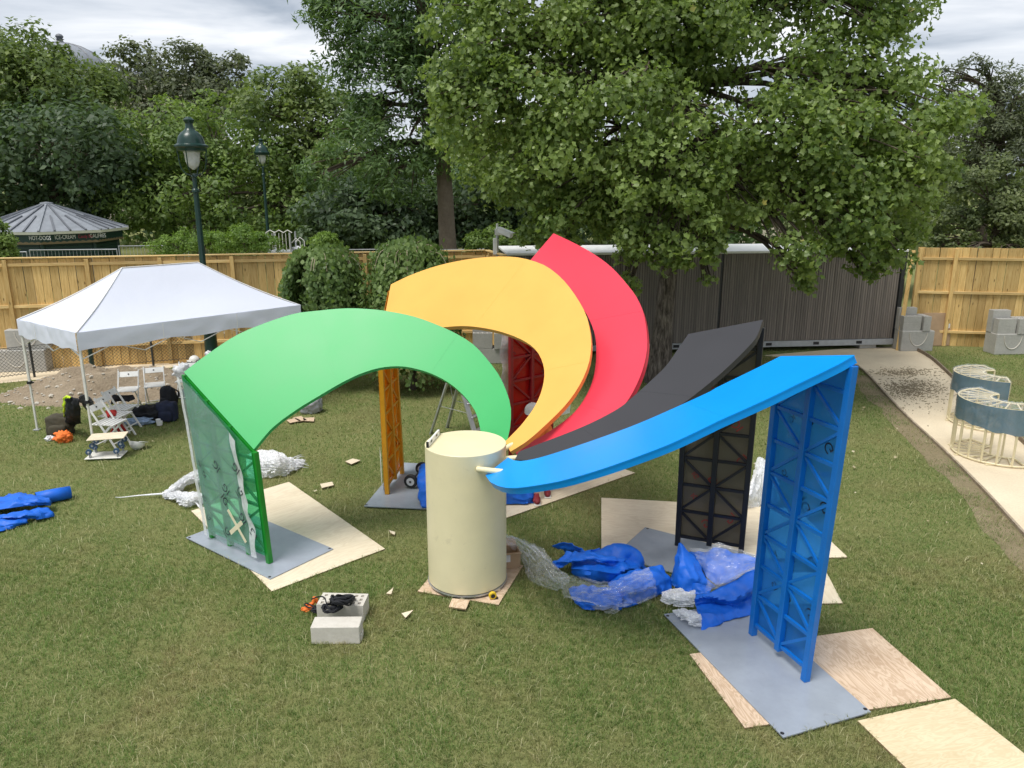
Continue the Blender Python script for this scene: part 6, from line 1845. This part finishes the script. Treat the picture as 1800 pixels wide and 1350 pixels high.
o = put('plastic_scrap', lump((0.17, 0.05, 0.03), 63.0, 0.4, 2.4, 3), M['wheel_blue'], (p[0], p[1], 0.035), R(-20)); tag(o, 'dark blue plastic scrap on the lawn near the path edging', 'plastic scrap')
# wrapped bundle behind the black leg
film('wrapped_bundle', 'milky plastic wrapped bundle standing behind black and blue legs', [
    [[(1318, 870, .25), (1330, 812, .55), (1338, 806, .58), (1350, 815, .52), (1368, 850, .3)], [(1315, 875, .22), (1328, 835, .46), (1340, 825, .50), (1352, 835, .45), (1368, 865, .28)], [(1313, 885, .12), (1326, 862, .26), (1340, 855, .30), (1354, 862, .26), (1370, 875, .15)], [(1313, 893, .02), (1326, 892, .02), (1340, 889, .02), (1354, 889, .02), (1370, 888, .02)]],
    [[(1318, 880, .1), (1335, 870, .12), (1360, 872, .1)], [(1318, 870, .25), (1338, 806, .58), (1368, 850, .3)]]],
    M['film_milky'], 0.05, None, 40, 44, 7.0, 0.0, 'wrapped bundle', (0,))
p = un(1240, 962); mb = MB(); mb.box((p[0] + 0.1, p[1] + 0.35, 0.05), (0.5, 0.03, 0.03)); 

# ------------------------------------------------------------------ drum accessories
a, b = un(750, 787, CYL_H), un(770, 764, CYL_H)
t = thing('spirit_level', 'white spirit level standing on the rim of the drum', 'spirit level', (a[0], a[1], CYL_H + 0.002))
d = V3([*(b - a)[:2], 0]); Ls = np.linalg.norm(d); d /= Ls
mb = MB(); mb.bar(a + V3([0.01, 0, 0.034]), b + V3([0.01, 0, 0.034]), 0.024, 0.062); mb.build('level_body', M['white_paint'], t, bevel=0.003)
for f in (0.0, 1.0):
    q = a + d * Ls * f + V3([0.01, 0, 0.034]); mb = MB(); mb.bar(q - d * 0.008, q + d * 0.008, 0.026, 0.064); mb.build('end_cap', M['black'], t)
for f in (0.25, 0.7):
    q = a + d * Ls * f + V3([0.01, 0, 0.040]); mb = MB(); mb.bar(q - d * 0.03, q + d * 0.03, 0.027, 0.026); mb.build('vial_window', M['dark_metal'], t)
# cardboard box behind the drum
p = un(902, 1003)
t = thing('cardboard_box', 'open brown cardboard box on the board right of the drum', 'box', (p[0] - 0.06, p[1] + 0.12, 0.021), R(12))
for (c, s) in (((0, -0.10, 0.10), (0.26, 0.006, 0.20)), ((0, 0.10, 0.10), (0.26, 0.006, 0.20)), ((-0.127, 0, 0.10), (0.006, 0.19, 0.20)), ((0.127, 0, 0.10), (0.006, 0.19, 0.20)), ((0, 0, 0.006), (0.25, 0.19, 0.006))):
    mb = MB(); mb.box(c, s); mb.build('box_side', M['cardboard'], t, world=False)
for c, s, rx in (((0, -0.155, 0.215), (0.25, 0.11, 0.005), -25), ((0, 0.15, 0.225), (0.25, 0.11, 0.005), 35)):
    mb = MB(); mb.box(c, s, M=Matrix.Rotation(R(rx), 3, 'X')); mb.build('box_flap', M['cardboard'], t, world=False)
mb = MB(); mb.box((-0.02, -0.105, 0.13), (0.05, 0.004, 0.09)); mb.build('tape_strip', M['film_white'], t, world=False)
# tape measure
p = un(866, 1056)
t = thing('tape_measure', 'yellow and black tape measure in front of the drum base', 'tape measure', (p[0], p[1], 0.022), R(15))
mb = MB(); mb.lathe([(0.040, -0.02), (0.044, -0.015), (0.044, 0.015), (0.040, 0.02)], 18, (0, 0, 0.046), M=Matrix.Rotation(R(90), 3, 'X')); mb.build('case', M['yellow_plastic'], t, world=False, smooth=40)
mb = MB(); mb.lathe([(0.025, -0.024), (0.025, 0.024)], 14, (0, 0, 0.046), M=Matrix.Rotation(R(90), 3, 'X')); mb.build('badge', M['black'], t, world=False, smooth=40)
mb = MB(); mb.box((0.035, 0, 0.008), (0.05, 0.036, 0.014)); mb.build('tape_mouth', M['black'], t, world=False)

# ------------------------------------------------------------------ blocks with rope
BL2 = hollow_block('cinder_block', (0.5, 0.25, 0.2), M['concrete_light'], (7, 3))
pf = un(590, 1133)
mb = MB(); mb.box((0, 0, 0.10), (0.49, 0.20, 0.195)); mb.box((0.25, 0, 0.04), (0.012, 0.12, 0.08))
o = mb.build('concrete_block', M['concrete_light'], bevel=0.006); o.location = (pf[0], pf[1] + 0.10, 0.0); o.rotation_euler = (0, 0, R(1)); tag(o, 'pale solid concrete block in front with its smooth side up', 'concrete block', 'pale concrete blocks on the lawn')
pr_ = un(598, 1064, 0.2)
o = share('cinder_block', BL2, None, (pr_[0], pr_[1] + 0.125, 0.0), (0, 0, R(-3))); tag(o, 'pale perforated concrete block behind with rows of holes on top', 'concrete block', 'pale concrete blocks on the lawn')
mb = MB(); rr = random.Random(9)
cR = V3([pr_[0] + 0.03, pr_[1] + 0.03, 0.24])
loops = []
for k in range(15):
    w_, l_ = 0.06 + 0.015 * rr.random() + 0.003 * k, 0.20 + 0.06 * rr.random()
    tilt = R(62 + rr.uniform(-8, 8)); yaw = R(rr.uniform(-14, 14)); ox, oy, oz = rr.uniform(-0.03, 0.03), rr.uniform(-0.05, 0.05), rr.uniform(-0.01, 0.04)
    Mx = Matrix.Rotation(yaw, 3, 'Z') @ Matrix.Rotation(R(-28), 3, 'X')
    pts = []
    for a in np.linspace(0, 2 * math.pi, 22):
        v = Mx @ Vector((w_ * math.cos(a), l_ * math.sin(a) * 0.75, 0.02 * math.sin(2 * a + k)))
        q = cR + V3([v.x + ox, v.y + oy - 0.02, v.z + oz]); q[2] = max(q[2], 0.03 if q[1] < pr_[1] - 0.02 else 0.215)
        pts.append(q)
    mb.tube(pts, 0.0105, 6, cap=False)
cK = V3([pr_[0] - 0.06, pr_[1] - 0.10, 0.232])
for k in range(9):
    w_ = 0.05 + 0.012 * rr.random(); yaw = rr.uniform(0, 3.1); Mx = Matrix.Rotation(yaw, 3, 'Z') @ Matrix.Rotation(R(rr.uniform(-35, 35)), 3, 'X')
    pts = [cK + V3(Mx @ Vector((w_ * 1.5 * math.cos(a), w_ * math.sin(a), 0.01 * math.sin(3 * a)))) + V3([0.01 * k - 0.04, 0, 0]) for a in np.linspace(0, 2 * math.pi, 18)]
    for q in pts: q[2] = max(q[2], 0.205)
    mb.tube(pts, 0.0100, 6, cap=False)
mb.tube(bez([cK + V3([-0.06, 0.02, 0.02]), cK + V3([-0.09, 0.06, 0.08]), cK + V3([-0.16, 0.10, 0.07]), cK + V3([-0.24, 0.10, 0.04])], 14), 0.0075, 6)
o = mb.build('black_rope', M['rope'], smooth=60); tag(o, 'coil of black rope draped over the pale concrete blocks', 'rope')
mb = MB(); cS = un(548, 1088) + V3([0.06, 0.1, 0.06])
for k in range(8):
    w_ = 0.045 + 0.03 * rr.random(); Mx = Matrix.Rotation(rr.uniform(0, 3.1), 3, 'Z') @ Matrix.Rotation(R(rr.uniform(-40, 40)), 3, 'X')
    pts = [cS + V3(Mx @ Vector((w_ * 1.4 * math.cos(a), w_ * 0.8 * math.sin(a), 0))) for a in np.linspace(0, 2 * math.pi, 18)]
    for q in pts: q[2] = max(q[2], 0.02)
    mb.tube(pts, 0.008, 6, cap=False)
mb.tube(bez([cS + V3([-0.05, 0, 0]), cS + V3([-0.14, 0.03, 0.01]), cS + V3([-0.17, 0.05, 0.03]), cS + V3([-0.13, 0.07, 0.02]), cS + V3([-0.05, 0.02, 0])], 16), 0.008, 6)
o = mb.build('black_strap', M['rope'], smooth=60); tag(o, 'small tangle of black cord on the grass left of the blocks', 'cord')

# ------------------------------------------------------------------ step ladder behind the arches
p = un(806, 775)
t = thing('step_ladder', 'aluminium step ladder with a tray behind the green arch', 'ladder', (p[0], p[1] + 0.3, 0), R(-35))
for s in (-1, 1):
    mb = MB(); mb.bar((0.62, s * 0.24, 0), (0.05, s * 0.17, 1.42), 0.095, 0.035); mb.build('front_rail', M['alu'], t, world=False, bevel=0.003)
    mb = MB(); mb.bar((-0.50, s * 0.24, 0), (-0.02, s * 0.17, 1.30), 0.07, 0.03); mb.build('rear_rail', M['alu'], t, world=False, bevel=0.003)
    mb = MB(); mb.box((0.62, s * 0.24, 0.02), (0.08, 0.05, 0.04)); mb.build('rubber_foot', M['black'], t, world=False)
    mb = MB(); mb.tube([(0.40, s * 0.22, 0.55), (-0.28, s * 0.22, 0.58)], 0.006, 5); mb.build('spreader', M['alu'], t, world=False)
for k in range(5):
    f = (k + 1) / 6
    mb = MB(); mb.box((0.62 - 0.57 * f, 0, 1.42 * f), (0.11, 0.44 - 0.10 * f, 0.035)); mb.build('step', M['alu'], t, world=False, bevel=0.003)
mb = MB(); mb.box((0.10, 0, 1.02), (0.30, 0.36, 0.03)); mb.build('platform', M['alu'], t, world=False, bevel=0.003)
mb = MB()
for a, b in (((-0.45, -0.2), (0.0, -0.2)), ((-0.45, 0.2), (0.0, 0.2)), ((-0.45, -0.2), (-0.45, 0.2)), ((0, -0.2), (0, 0.2))): mb.bar((*a, 1.40), (*b, 1.40), 0.025, 0.03)
mb.build('tray_frame', M['alu'], t, world=False)
mb = MB(); mb.box((-0.225, 0, 1.385), (0.43, 0.38, 0.008)); mb.build('tray_base', M['dark_metal'], t, world=False)
mb = MB(); mb.tube([(-0.42, 0.15, 1.38), (-0.30, 0.2, 0.55)], 0.006, 5); mb.build('tray_stay', M['alu'], t, world=False)

# ------------------------------------------------------------------ hand truck with a blue wrapped bundle
w1, w2 = un(723, 862), un(740, 842)
ax = w2 - w1; ax[2] = 0; ax /= np.linalg.norm(ax)
t = thing('hand_truck', 'two wheeled hand truck behind the drum', 'hand truck', (w1[0], w1[1], 0.035))
for w in (w1, w1 + ax * 0.55):
    mb = MB(); Mx = ax.tolist()
    c = V3([w[0], w[1], 0.115 + 0.035])
    mb.tube([c - ax * 0.03, c + ax * 0.03], 0.105, 22); wo = mb.build('wheel', M['black'], t, smooth=30, bevel=0.008)
    mb = MB(); mb.tube([c - ax * 0.034, c + ax * 0.034], 0.062, 18); mb.build('rim', M['wheel_grey'], wo, smooth=30)
    mb = MB(); mb.tube([c - ax * 0.042, c + ax * 0.042], 0.018, 10); mb.build('hub', M['dark_metal'], wo, smooth=30)
c0, c1 = V3([w1[0], w1[1], 0.15]), V3([*(w1 + ax * 0.55)[:2], 0.15])
mb = MB(); mb.tube([c0, c1], 0.012, 8); mb.build('axle', M['dark_metal'], t)
fw = V3([ax[1], -ax[0], 0]); fw = fw if fw[0] > 0 else -fw
for f in (0.15, 0.85):
    q = c0 * (1 - f) + c1 * f
    mb = MB(); mb.tube([q + fw * 0.12 - V3([0, 0, 0.10]), q + fw * 0.55 + V3([0, 0, 0.02]), q + fw * 1.2 + V3([0, 0, 0.08])], 0.014, 8); mb.build('frame_tube', M['dark_metal'], t)
for f in (0.2, 0.6, 1.1):
    mb = MB(); mb.tube([c0 * 0.85 + c1 * 0.15 + fw * f - V3([0, 0, 0.05 - 0.05 * f]), c0 * 0.15 + c1 * 0.85 + fw * f - V3([0, 0, 0.05 - 0.05 * f])], 0.010, 6); mb.build('cross_bar', M['dark_metal'], t)
tarp('blue_tarp', 'blue tarpaulin bundle on the hand truck behind the drum', [
    [[(738, 826, .20), (745, 815, .30), (800, 815, .35), (880, 828, .32), (920, 850, .22), (936, 862, .12)], [(734, 850, .22), (742, 838, .34), (800, 838, .38), (880, 848, .34), (925, 862, .22), (938, 870, .10)], [(736, 875, .12), (745, 866, .22), (800, 866, .26), (880, 866, .22), (925, 876, .12), (938, 878, .06)], [(742, 893, .04), (750, 893, .04), (800, 893, .04), (880, 887, .04), (925, 885, .04), (938, 884, .03)]]],
    M['tarp_blue'], 0.03, 4.0, None, 0.006, 'tarpaulin')
a, b = un(905, 884), un(939, 876); mb = MB(); mb.tube([(a[0], a[1], 0.07), (b[0], b[1], 0.075)], 0.055, 14); o = mb.build('blue_roll', M['tarp_blue'], smooth=50); tag(o, 'short blue roll beside the red shoes under the blue arch', 'tarpaulin')

# ------------------------------------------------------------------ cream tube baskets wrapped in film
M['film_blue'] = film_mat('blue_wrap', (0.115, 0.185, 0.235), 0.12, 0.0, 0.18, 5.0)
def basket(label, c, rz, seed):
    t = thing('tube_basket', label, 'frame', (c[0], c[1], 0.004), rz, 'cream tube frames on the path')
    Ro, Ri, H_ = 0.74, 0.30, 0.98
    A0, A1 = R(88), R(262)
    oc = (0.0, 0.0)
    def o_(a): return V3([Ro * math.cos(a), Ro * math.sin(a) * 0.98, 0])
    def i_(a): return V3([0.06 + Ri * math.cos(a), Ri * math.sin(a), 0])
    an = np.linspace(A0, A1, 25)
    for z, nm in ((0.03, 'bottom_frame'), (H_, 'top_frame')):
        mb = MB(); up_ = V3([0, 0, z])
        mb.tube([o_(a) + up_ for a in an], 0.016, 7); mb.tube([i_(a) + up_ for a in an], 0.016, 7)
        for a in (A0, A1): mb.tube([o_(a) + up_, i_(a) + up_], 0.016, 7)
        mb.build(nm, M['cream_frame'], t, world=False, smooth=50)
    for a in np.linspace(A0, A1, 11):
        mb = MB(); mb.bar(o_(a) + V3([0, 0, 0.03]), o_(a) + V3([0, 0, H_]), 0.024, 0.024); mb.build('upright', M['cream_frame'], t, world=False)
        for z in (0.034, H_ + 0.004):
            mb = MB(); mb.bar(o_(a) + V3([0, 0, z]), i_(a) + V3([0, 0, z]), 0.022, 0.022); mb.build('slat', M['cream_frame'], t, world=False)
    for a in np.linspace(A0, A1, 6):
        mb = MB(); mb.bar(i_(a) + V3([0, 0, 0.03]), i_(a) + V3([0, 0, H_]), 0.024, 0.024); mb.build('upright', M['cream_frame'], t, world=False)
    for a in np.linspace(A0, A1, 5):
        mb = MB(); mb.box(o_(a) * 1.03 + V3([0, 0, 0.008]), (0.07, 0.05, 0.01)); mb.build('foot_tab', M['cream_frame'], t, world=False)
    rows = []
    for z in np.linspace(0, 1, 12):
        rows.append([o_(a) * (1.03 + 0.012 * nz((a * 5, z * 3, seed))) + V3([0, 0, H_ + 0.015 - z * (0.36 + 0.05 * nz((a * 3, 0, seed)) + 0.10 * (k / 48) ** 3)]) for k, a in enumerate(np.linspace(A0 + 0.02, A1, 49))])
    mb = MB(); mb.grid(rows); mb.build('blue_wrap', M['film_blue'], t, world=False, smooth=60)
    rows = []
    for k in np.linspace(0, 1, 16):
        rows.append([(o_(a) * 1.035 * (1 - k) + i_(a) * k * 0.9) + V3([0, 0, H_ + 0.03 + 0.02 * nz((a * 6, k * 6, seed))]) for a in np.linspace(A0 - 0.05, A1 + 0.03, 50)])
    mb = MB(); mb.grid(rows); mb.build('film_cover', M['film_clear'], t, world=False, smooth=60)
    rows = []
    for z in np.linspace(0, 1, 12):
        rows.append([(o_(A1) * 1.035 * (1 - k) + i_(A1) * k) + V3([0.02 + 0.01 * nz((k * 6, z * 5, seed)), -0.01, H_ + 0.03 - z * (0.42 - 0.1 * k)]) for k in np.linspace(0, 1, 14)])
    mb = MB(); mb.grid(rows); mb.build('film_cover', M['film_clear'], t, world=False, smooth=60)
    return t
basket('nearest cream tube frame wrapped in blue film on the sandy path', (8.42, 12.55), R(8), 1.0)
basket('cream tube frame wrapped in blue film behind the nearest one', (9.35, 14.35), R(-8), 2.0)
basket('cream tube frame at the right picture edge beside the nearest one', (9.95, 12.35), R(14), 3.0)
basket('farther cream tube frame cut off by the right picture edge', (10.9, 14.2), R(5), 4.0)

# ------------------------------------------------------------------ worker crouching behind the blue arch
def person(label, loc, J, bones, rad, mats, regions):
    me = bpy.data.meshes.new('body')
    names = list(J)
    me.from_pydata([J[k] for k in names], [(names.index(a), names.index(b)) for a, b in bones], [])
    o = bpy.data.objects.new('body_src', me); COL.objects.link(o)
    o.modifiers.new('skin', 'SKIN')
    sub = o.modifiers.new('sub', 'SUBSURF'); sub.levels = 2; sub.render_levels = 2
    sv = me.skin_vertices[0].data
    for k, nm in enumerate(names):
        sv[k].radius = rad[nm] if isinstance(rad[nm], tuple) else (rad[nm], rad[nm]); sv[k].use_root = (nm == 'hip')
    dg = bpy.context.evaluated_depsgraph_get()
    bmesh_ = bpy.data.meshes.new_from_object(o.evaluated_get(dg))
    bpy.data.objects.remove(o)
    bmesh_.materials.clear()
    for m in mats: bmesh_.materials.append(M[m])
    segs = [(V3(J[a]), V3(J[b]), regions.get((a, b), 0)) for a, b in bones]
    idx = []
    for p in bmesh_.polygons:
        c = V3(p.center); best = (9, 0)
        for a, b, r_ in segs:
            ab = b - a; u = max(0, min(1, (c - a) @ ab / (ab @ ab))); d = np.linalg.norm(c - a - ab * u)
            if d < best[0]: best = (d, r_)
        idx.append(best[1])
    bmesh_.polygons.foreach_set('material_index', idx)
    bmesh_.polygons.foreach_set('use_smooth', [True] * len(idx))
    b_ = bpy.data.objects.new('person', bmesh_); COL.objects.link(b_); b_.location = loc
    tag(b_, label, 'person')
    return b_
fl, fr = un(944, 886), un(962, 873)
o0 = V3([(fl[0] + fr[0]) / 2, (fl[1] + fr[1]) / 2, 0.02])
dl, dr = fl - o0, fr - o0
hd = unY(937, 722, o0[1] + 0.62) - o0
HX, HY, HZ = hd[0], hd[1], hd[2] - 0.02
J = {'hip': (0.02, 0.62, HZ - 0.75), 'belly': (HX * 0.3, 0.66, HZ - 0.56), 'chest': (HX * 0.7, 0.66, HZ - 0.34), 'neck': (HX, HY + 0.03, HZ - 0.18), 'head0': (HX, HY, HZ - 0.10), 'head': (HX, HY, HZ), 'crown': (HX, HY, HZ + 0.08),
     'hipl': (-0.10, 0.60, HZ - 0.76), 'kneel': (dl[0] - 0.03, dl[1] + 0.14, 0.52), 'anklel': (dl[0], dl[1] + 0.10, 0.09), 'toel': (dl[0] - 0.03, dl[1] - 0.10, 0.045),
     'hipr': (0.13, 0.60, HZ - 0.76), 'kneer': (dr[0] + 0.03, dr[1] + 0.14, 0.52), 'ankler': (dr[0], dr[1] + 0.10, 0.09), 'toer': (dr[0] - 0.0, dr[1] - 0.10, 0.045),
     'shl': (HX * 0.7 - 0.19, 0.64, HZ - 0.28), 'ell': (HX - 0.26, 0.44, HZ - 0.48), 'wrl': (HX - 0.18, 0.20, HZ - 0.52), 'hal': (HX - 0.17, 0.12, HZ - 0.53),
     'shr': (HX * 0.7 + 0.19, 0.64, HZ - 0.28), 'elr': (HX + 0.28, 0.46, HZ - 0.48), 'wrr': (HX + 0.22, 0.22, HZ - 0.54), 'har': (HX + 0.21, 0.14, HZ - 0.55)}
bones = [('hip', 'belly'), ('belly', 'chest'), ('chest', 'neck'), ('neck', 'head0'), ('head0', 'head'), ('head', 'crown'), ('hip', 'hipl'), ('hipl', 'kneel'), ('kneel', 'anklel'), ('anklel', 'toel'), ('hip', 'hipr'), ('hipr', 'kneer'), ('kneer', 'ankler'), ('ankler', 'toer'),
         ('chest', 'shl'), ('shl', 'ell'), ('ell', 'wrl'), ('wrl', 'hal'), ('chest', 'shr'), ('shr', 'elr'), ('elr', 'wrr'), ('wrr', 'har')]
for s, h in (('l', 'hal'), ('r', 'har')):
    base = V3(J[h])
    for k, (dx, dy, dz, L_) in enumerate(((-0.03, -0.06, -0.01, 1), (-0.01, -0.075, -0.012, 1), (0.01, -0.072, -0.014, 1), (0.03, -0.058, -0.016, 1), (0.045 if s == 'l' else -0.045, -0.02, 0.0, 1))):
        J['f%s%d' % (s, k)] = tuple(base + V3([dx, dy, dz])); J['g%s%d' % (s, k)] = tuple(base + V3([dx * 1.1, dy * 1.35, dz - 0.03]))
        bones += [(h, 'f%s%d' % (s, k)), ('f%s%d' % (s, k), 'g%s%d' % (s, k))]
rad = {k: 0.009 for k in J}
rad.update({'hip': (0.15, 0.12), 'belly': (0.145, 0.11), 'chest': (0.165, 0.12), 'neck': 0.055, 'head0': 0.06, 'head': (0.078, 0.095), 'crown': 0.06, 'hipl': 0.095, 'hipr': 0.095, 'kneel': 0.058, 'kneer': 0.058, 'anklel': 0.042, 'ankler': 0.042, 'toel': (0.045, 0.032), 'toer': (0.045, 0.032),
            'shl': 0.062, 'shr': 0.062, 'ell': 0.042, 'elr': 0.042, 'wrl': 0.028, 'wrr': 0.028, 'hal': (0.038, 0.018), 'har': (0.038, 0.018)})
reg = {('hip', 'belly'): 1, ('belly', 'chest'): 1, ('chest', 'neck'): 1, ('chest', 'shl'): 1, ('chest', 'shr'): 1, ('shl', 'ell'): 1, ('shr', 'elr'): 1, ('hip', 'hipl'): 2, ('hip', 'hipr'): 2, ('hipl', 'kneel'): 2, ('hipr', 'kneer'): 2, ('anklel', 'toel'): 3, ('ankler', 'toer'): 3}
wk = person('worker in a white hard hat, orange top and red shoes crouching behind the blue arch', tuple(o0), J, bones, rad, ['skin', 'orange', 'black_cloth', 'shoe_red'], reg)
hard_hat('', (HX, HY - 0.01, HZ + 0.01), (R(8), 0, R(-80)), wk)
for s, d in (('l', dl), ('r', dr)):
    me = lump((0.052, 0.135, 0.055), 3.0 if s == 'l' else 4.0, 0.05, 2.0, 3); me.materials.append(M['shoe_red'])
    sh = bpy.data.objects.new('shoe', me); COL.objects.link(sh); sh.parent = wk; sh.location = (d[0], d[1] + 0.0, 0.048)
    mb = MB(); mb.box((d[0], d[1], 0.012), (0.10, 0.27, 0.02)); mb.build('shoe_sole', M['off_white'], sh, world=False, bevel=0.008).location = (-d[0], -d[1], -0.048)
mb = MB()
for k in range(2): mb.lathe([(0.0001, -0.012), (0.010, -0.006), (0.012, 0), (0.010, 0.006), (0.0001, 0.012)], 10, (HX - 0.03 + 0.06 * k, HY - 0.088, HZ - 0.005))
mb.build('eyes', M['hair'], wk, world=False)
mb = MB(); mb.add([(HX - 0.016, HY - 0.088, HZ - 0.03), (HX + 0.016, HY - 0.088, HZ - 0.03), (HX, HY - 0.118, HZ - 0.04), (HX, HY - 0.09, HZ + 0.01)], [(0, 1, 2), (0, 2, 3), (1, 3, 2)]); mb.build('nose', M['skin'], wk, world=False)
mb = MB(); mb.box((HX, HY - 0.082, HZ - 0.065), (0.05, 0.014, 0.010)); mb.build('mouth', M['shoe_red'], wk, world=False)
for sx in (-1, 1):
    mb = MB(); mb.lathe([(0.0001, -0.03), (0.012, -0.015), (0.014, 0.01), (0.0001, 0.03)], 8, (HX + sx * 0.08, HY, HZ - 0.015)); mb.build('ear', M['skin'], wk, world=False, smooth=60)

# ------------------------------------------------------------------ grass
def inside(P, poly):
    x, y = P[:, 0], P[:, 1]
    r = np.zeros(len(P), bool)
    n = len(poly)
    for i in range(n):
        x0, y0 = poly[i][:2]; x1, y1 = poly[(i + 1) % n][:2]
        c = ((y0 > y) != (y1 > y))
        with np.errstate(divide='ignore', invalid='ignore'):
            r ^= c & (x < (x1 - x0) * (y - y0) / (y1 - y0) + x0)
    return r
def shrink(poly, m):
    P = np.array([q[:2] for q in poly]); c = P.mean(0)
    d = P - c
    return c + d * (1 - m / np.linalg.norm(d, axis=1))[:, None]
path_poly = [tuple(p) for p in PATH_L[::-1]] + [tuple(p) for p in path_far] + [tuple(p) for p in PATH_R]
strip_poly = [tuple(un(*q)[:2]) for q in ((-200, 640), (0, 634), (180, 622), (420, 607), (470, 640), (330, 644), (200, 655), (60, 668), (0, 674), (-200, 688))]
g = np.random.default_rng(5)
def blades(y0, y1, dens, h, w, seg2, straw=False):
    xm = y1 * 0.74 + 0.6
    n = int(dens * (y1 - y0) * 2 * xm)
    P = np.stack([g.uniform(-xm, xm, n), g.uniform(y0, y1, n)], 1)
    bl = 1.3
    P = P[g.random(n) < np.clip(np.minimum((P[:, 1] - y0) / bl if y0 > 5 else 1.0, (y1 - P[:, 1]) / bl), 0, 1)]
    keep = np.abs(P[:, 0]) < P[:, 1] * 0.74 + 0.5
    for q in COVER: keep &= ~inside(P, shrink(q, 0.006))
    keep &= ~inside(P, path_poly) & ~inside(P, strip_poly)
    keep &= np.linalg.norm(P - CYL, axis=1) > 0.3
    P = P[keep]
    pn = 0.42 + 0.28 * np.sin(P[:, 0] * 5.1 + 2 * np.sin(P[:, 1] * 2.3)) + 0.25 * np.sin(P[:, 1] * 4.3 + P[:, 0] * 2.7)
    P = P[~inside(P, BARE) | (g.random(len(P)) < np.clip(pn, 0.06, 0.9))]
    # clumping and thin worn spots
    dn = 0.5 + 0.5 * np.sin(P[:, 0] * 1.9 + 1.3 * np.sin(P[:, 1] * 1.1)) * np.sin(P[:, 1] * 2.3 + 0.7 * np.sin(P[:, 0] * 1.7))
    P = P[g.random(len(P)) < 0.62 + 0.38 * dn]
    n = len(P)
    a = g.random(n) * 2 * math.pi
    comb = 0.6 * np.sin(P[:, 0] * 0.9 + P[:, 1] * 0.6)
    lean = g.uniform(0.35, 1.35, n) if not straw else g.uniform(0.9, 1.7, n)
    tuft = sum(np.sin(P @ V3([math.cos(q), math.sin(q)]) * f + q * 7) for q, f in ((0.3, 31), (1.4, 37), (2.5, 43), (3.3, 29), (0.9, 57), (2.0, 63))) / 3.4
    H_ = h * (0.5 + 0.8 * g.random(n)) * np.clip(1.0 + 0.45 * tuft, 0.4, 1.7)
    dx, dy = np.cos(a + comb), np.sin(a + comb)
    wx, wy = -np.sin(a), np.cos(a)
    ww = w * (0.7 + 0.6 * g.random(n))
    B = np.stack([P[:, 0], P[:, 1], np.zeros(n)], 1)
    Wd = np.stack([wx, wy, np.zeros(n)], 1) * ww[:, None] / 2
    D = np.stack([dx, dy, np.zeros(n)], 1)
    up = V3([0, 0, 1.0])
    tip = B + D * (H_ * lean * 0.85)[:, None] + up * (H_ * (1 - 0.28 * lean))[:, None]
    if seg2:
        mid = B + D * (H_ * lean * 0.28)[:, None] + up * (H_ * 0.62)[:, None]
        V = np.stack([B - Wd, B + Wd, mid + Wd * 0.8, mid - Wd * 0.8, tip], 1).reshape(-1, 3)
        k = np.arange(n)[:, None] * 5
        F = np.concatenate([k + V3([[0, 1, 2]]), k + V3([[0, 2, 3]]), k + V3([[3, 2, 4]])], 0)
    else:
        V = np.stack([B - Wd, B + Wd, tip], 1).reshape(-1, 3)
        F = np.arange(n)[:, None] * 3 + V3([[0, 1, 2]])
    return V, F.astype(int)
parts = [blades(4.2, 9.3, 6500, 0.044, 0.0044, True), blades(8.0, 13.3, 3000, 0.046, 0.0065, False), blades(12.0, 21.8, 1150, 0.05, 0.011, False)]
V, F, o_ = [], [], 0
for v, f in parts:
    V.append(v); F.append(f + o_); o_ += len(v)
V, F = np.vstack(V), np.vstack(F)
tag(link_mesh('grass', fast_mesh('grass', V, F), M['grass']), 'short mown lawn grass with pale dry patches', 'grass', kind='stuff')
V, F = blades(4.2, 9.0, 170, 0.08, 0.0042, True, True); V2, F2 = blades(7.7, 14.0, 60, 0.085, 0.006, True, True)
M['straw'] = leaf_mat('grass_straw', (0.26, 0.27, 0.11), (0.40, 0.38, 0.19), (0.56, 0.52, 0.32), 0.3)
tag(link_mesh('grass_straw', fast_mesh('grass_straw', np.vstack([V, V2]), np.vstack([F, F2 + len(V)])), M['straw']), 'pale dry stalks lying in the mown lawn', 'grass', kind='stuff')
# fallen leaves and white bits on the lawn and path
n = 90
P = np.stack([g.uniform(-9, 11, n), g.uniform(5.2, 19, n)], 1)
P[:50] = np.stack([g.uniform(2.5, 9, 50), g.uniform(8, 19, 50)], 1)
for q in COVER: P = P[~inside(P, q)]
n = len(P)
V, F = leaf_cloud(np.stack([P[:, 0], P[:, 1], np.full(n, 0.055)], 1), np.tile(V3([0, 0, 1.0]), (n, 1)) + g.normal(size=(n, 3)) * 0.35, (0.016 + 0.03 * g.random(n)) * np.clip(P[:, 1] / 8, 0.8, 2), LEAF_TULIP_V, LEAF_TULIP_F, g=g)
M['dry_leaf'] = leaf_mat('dry_leaf', (0.32, 0.26, 0.14), (0.46, 0.40, 0.24), (0.62, 0.58, 0.42), 0.1)
tag(link_mesh('fallen_leaves', fast_mesh('fallen_leaves', V, F), M['dry_leaf']), 'pale fallen leaves scattered over the lawn', 'leaves', kind='stuff')
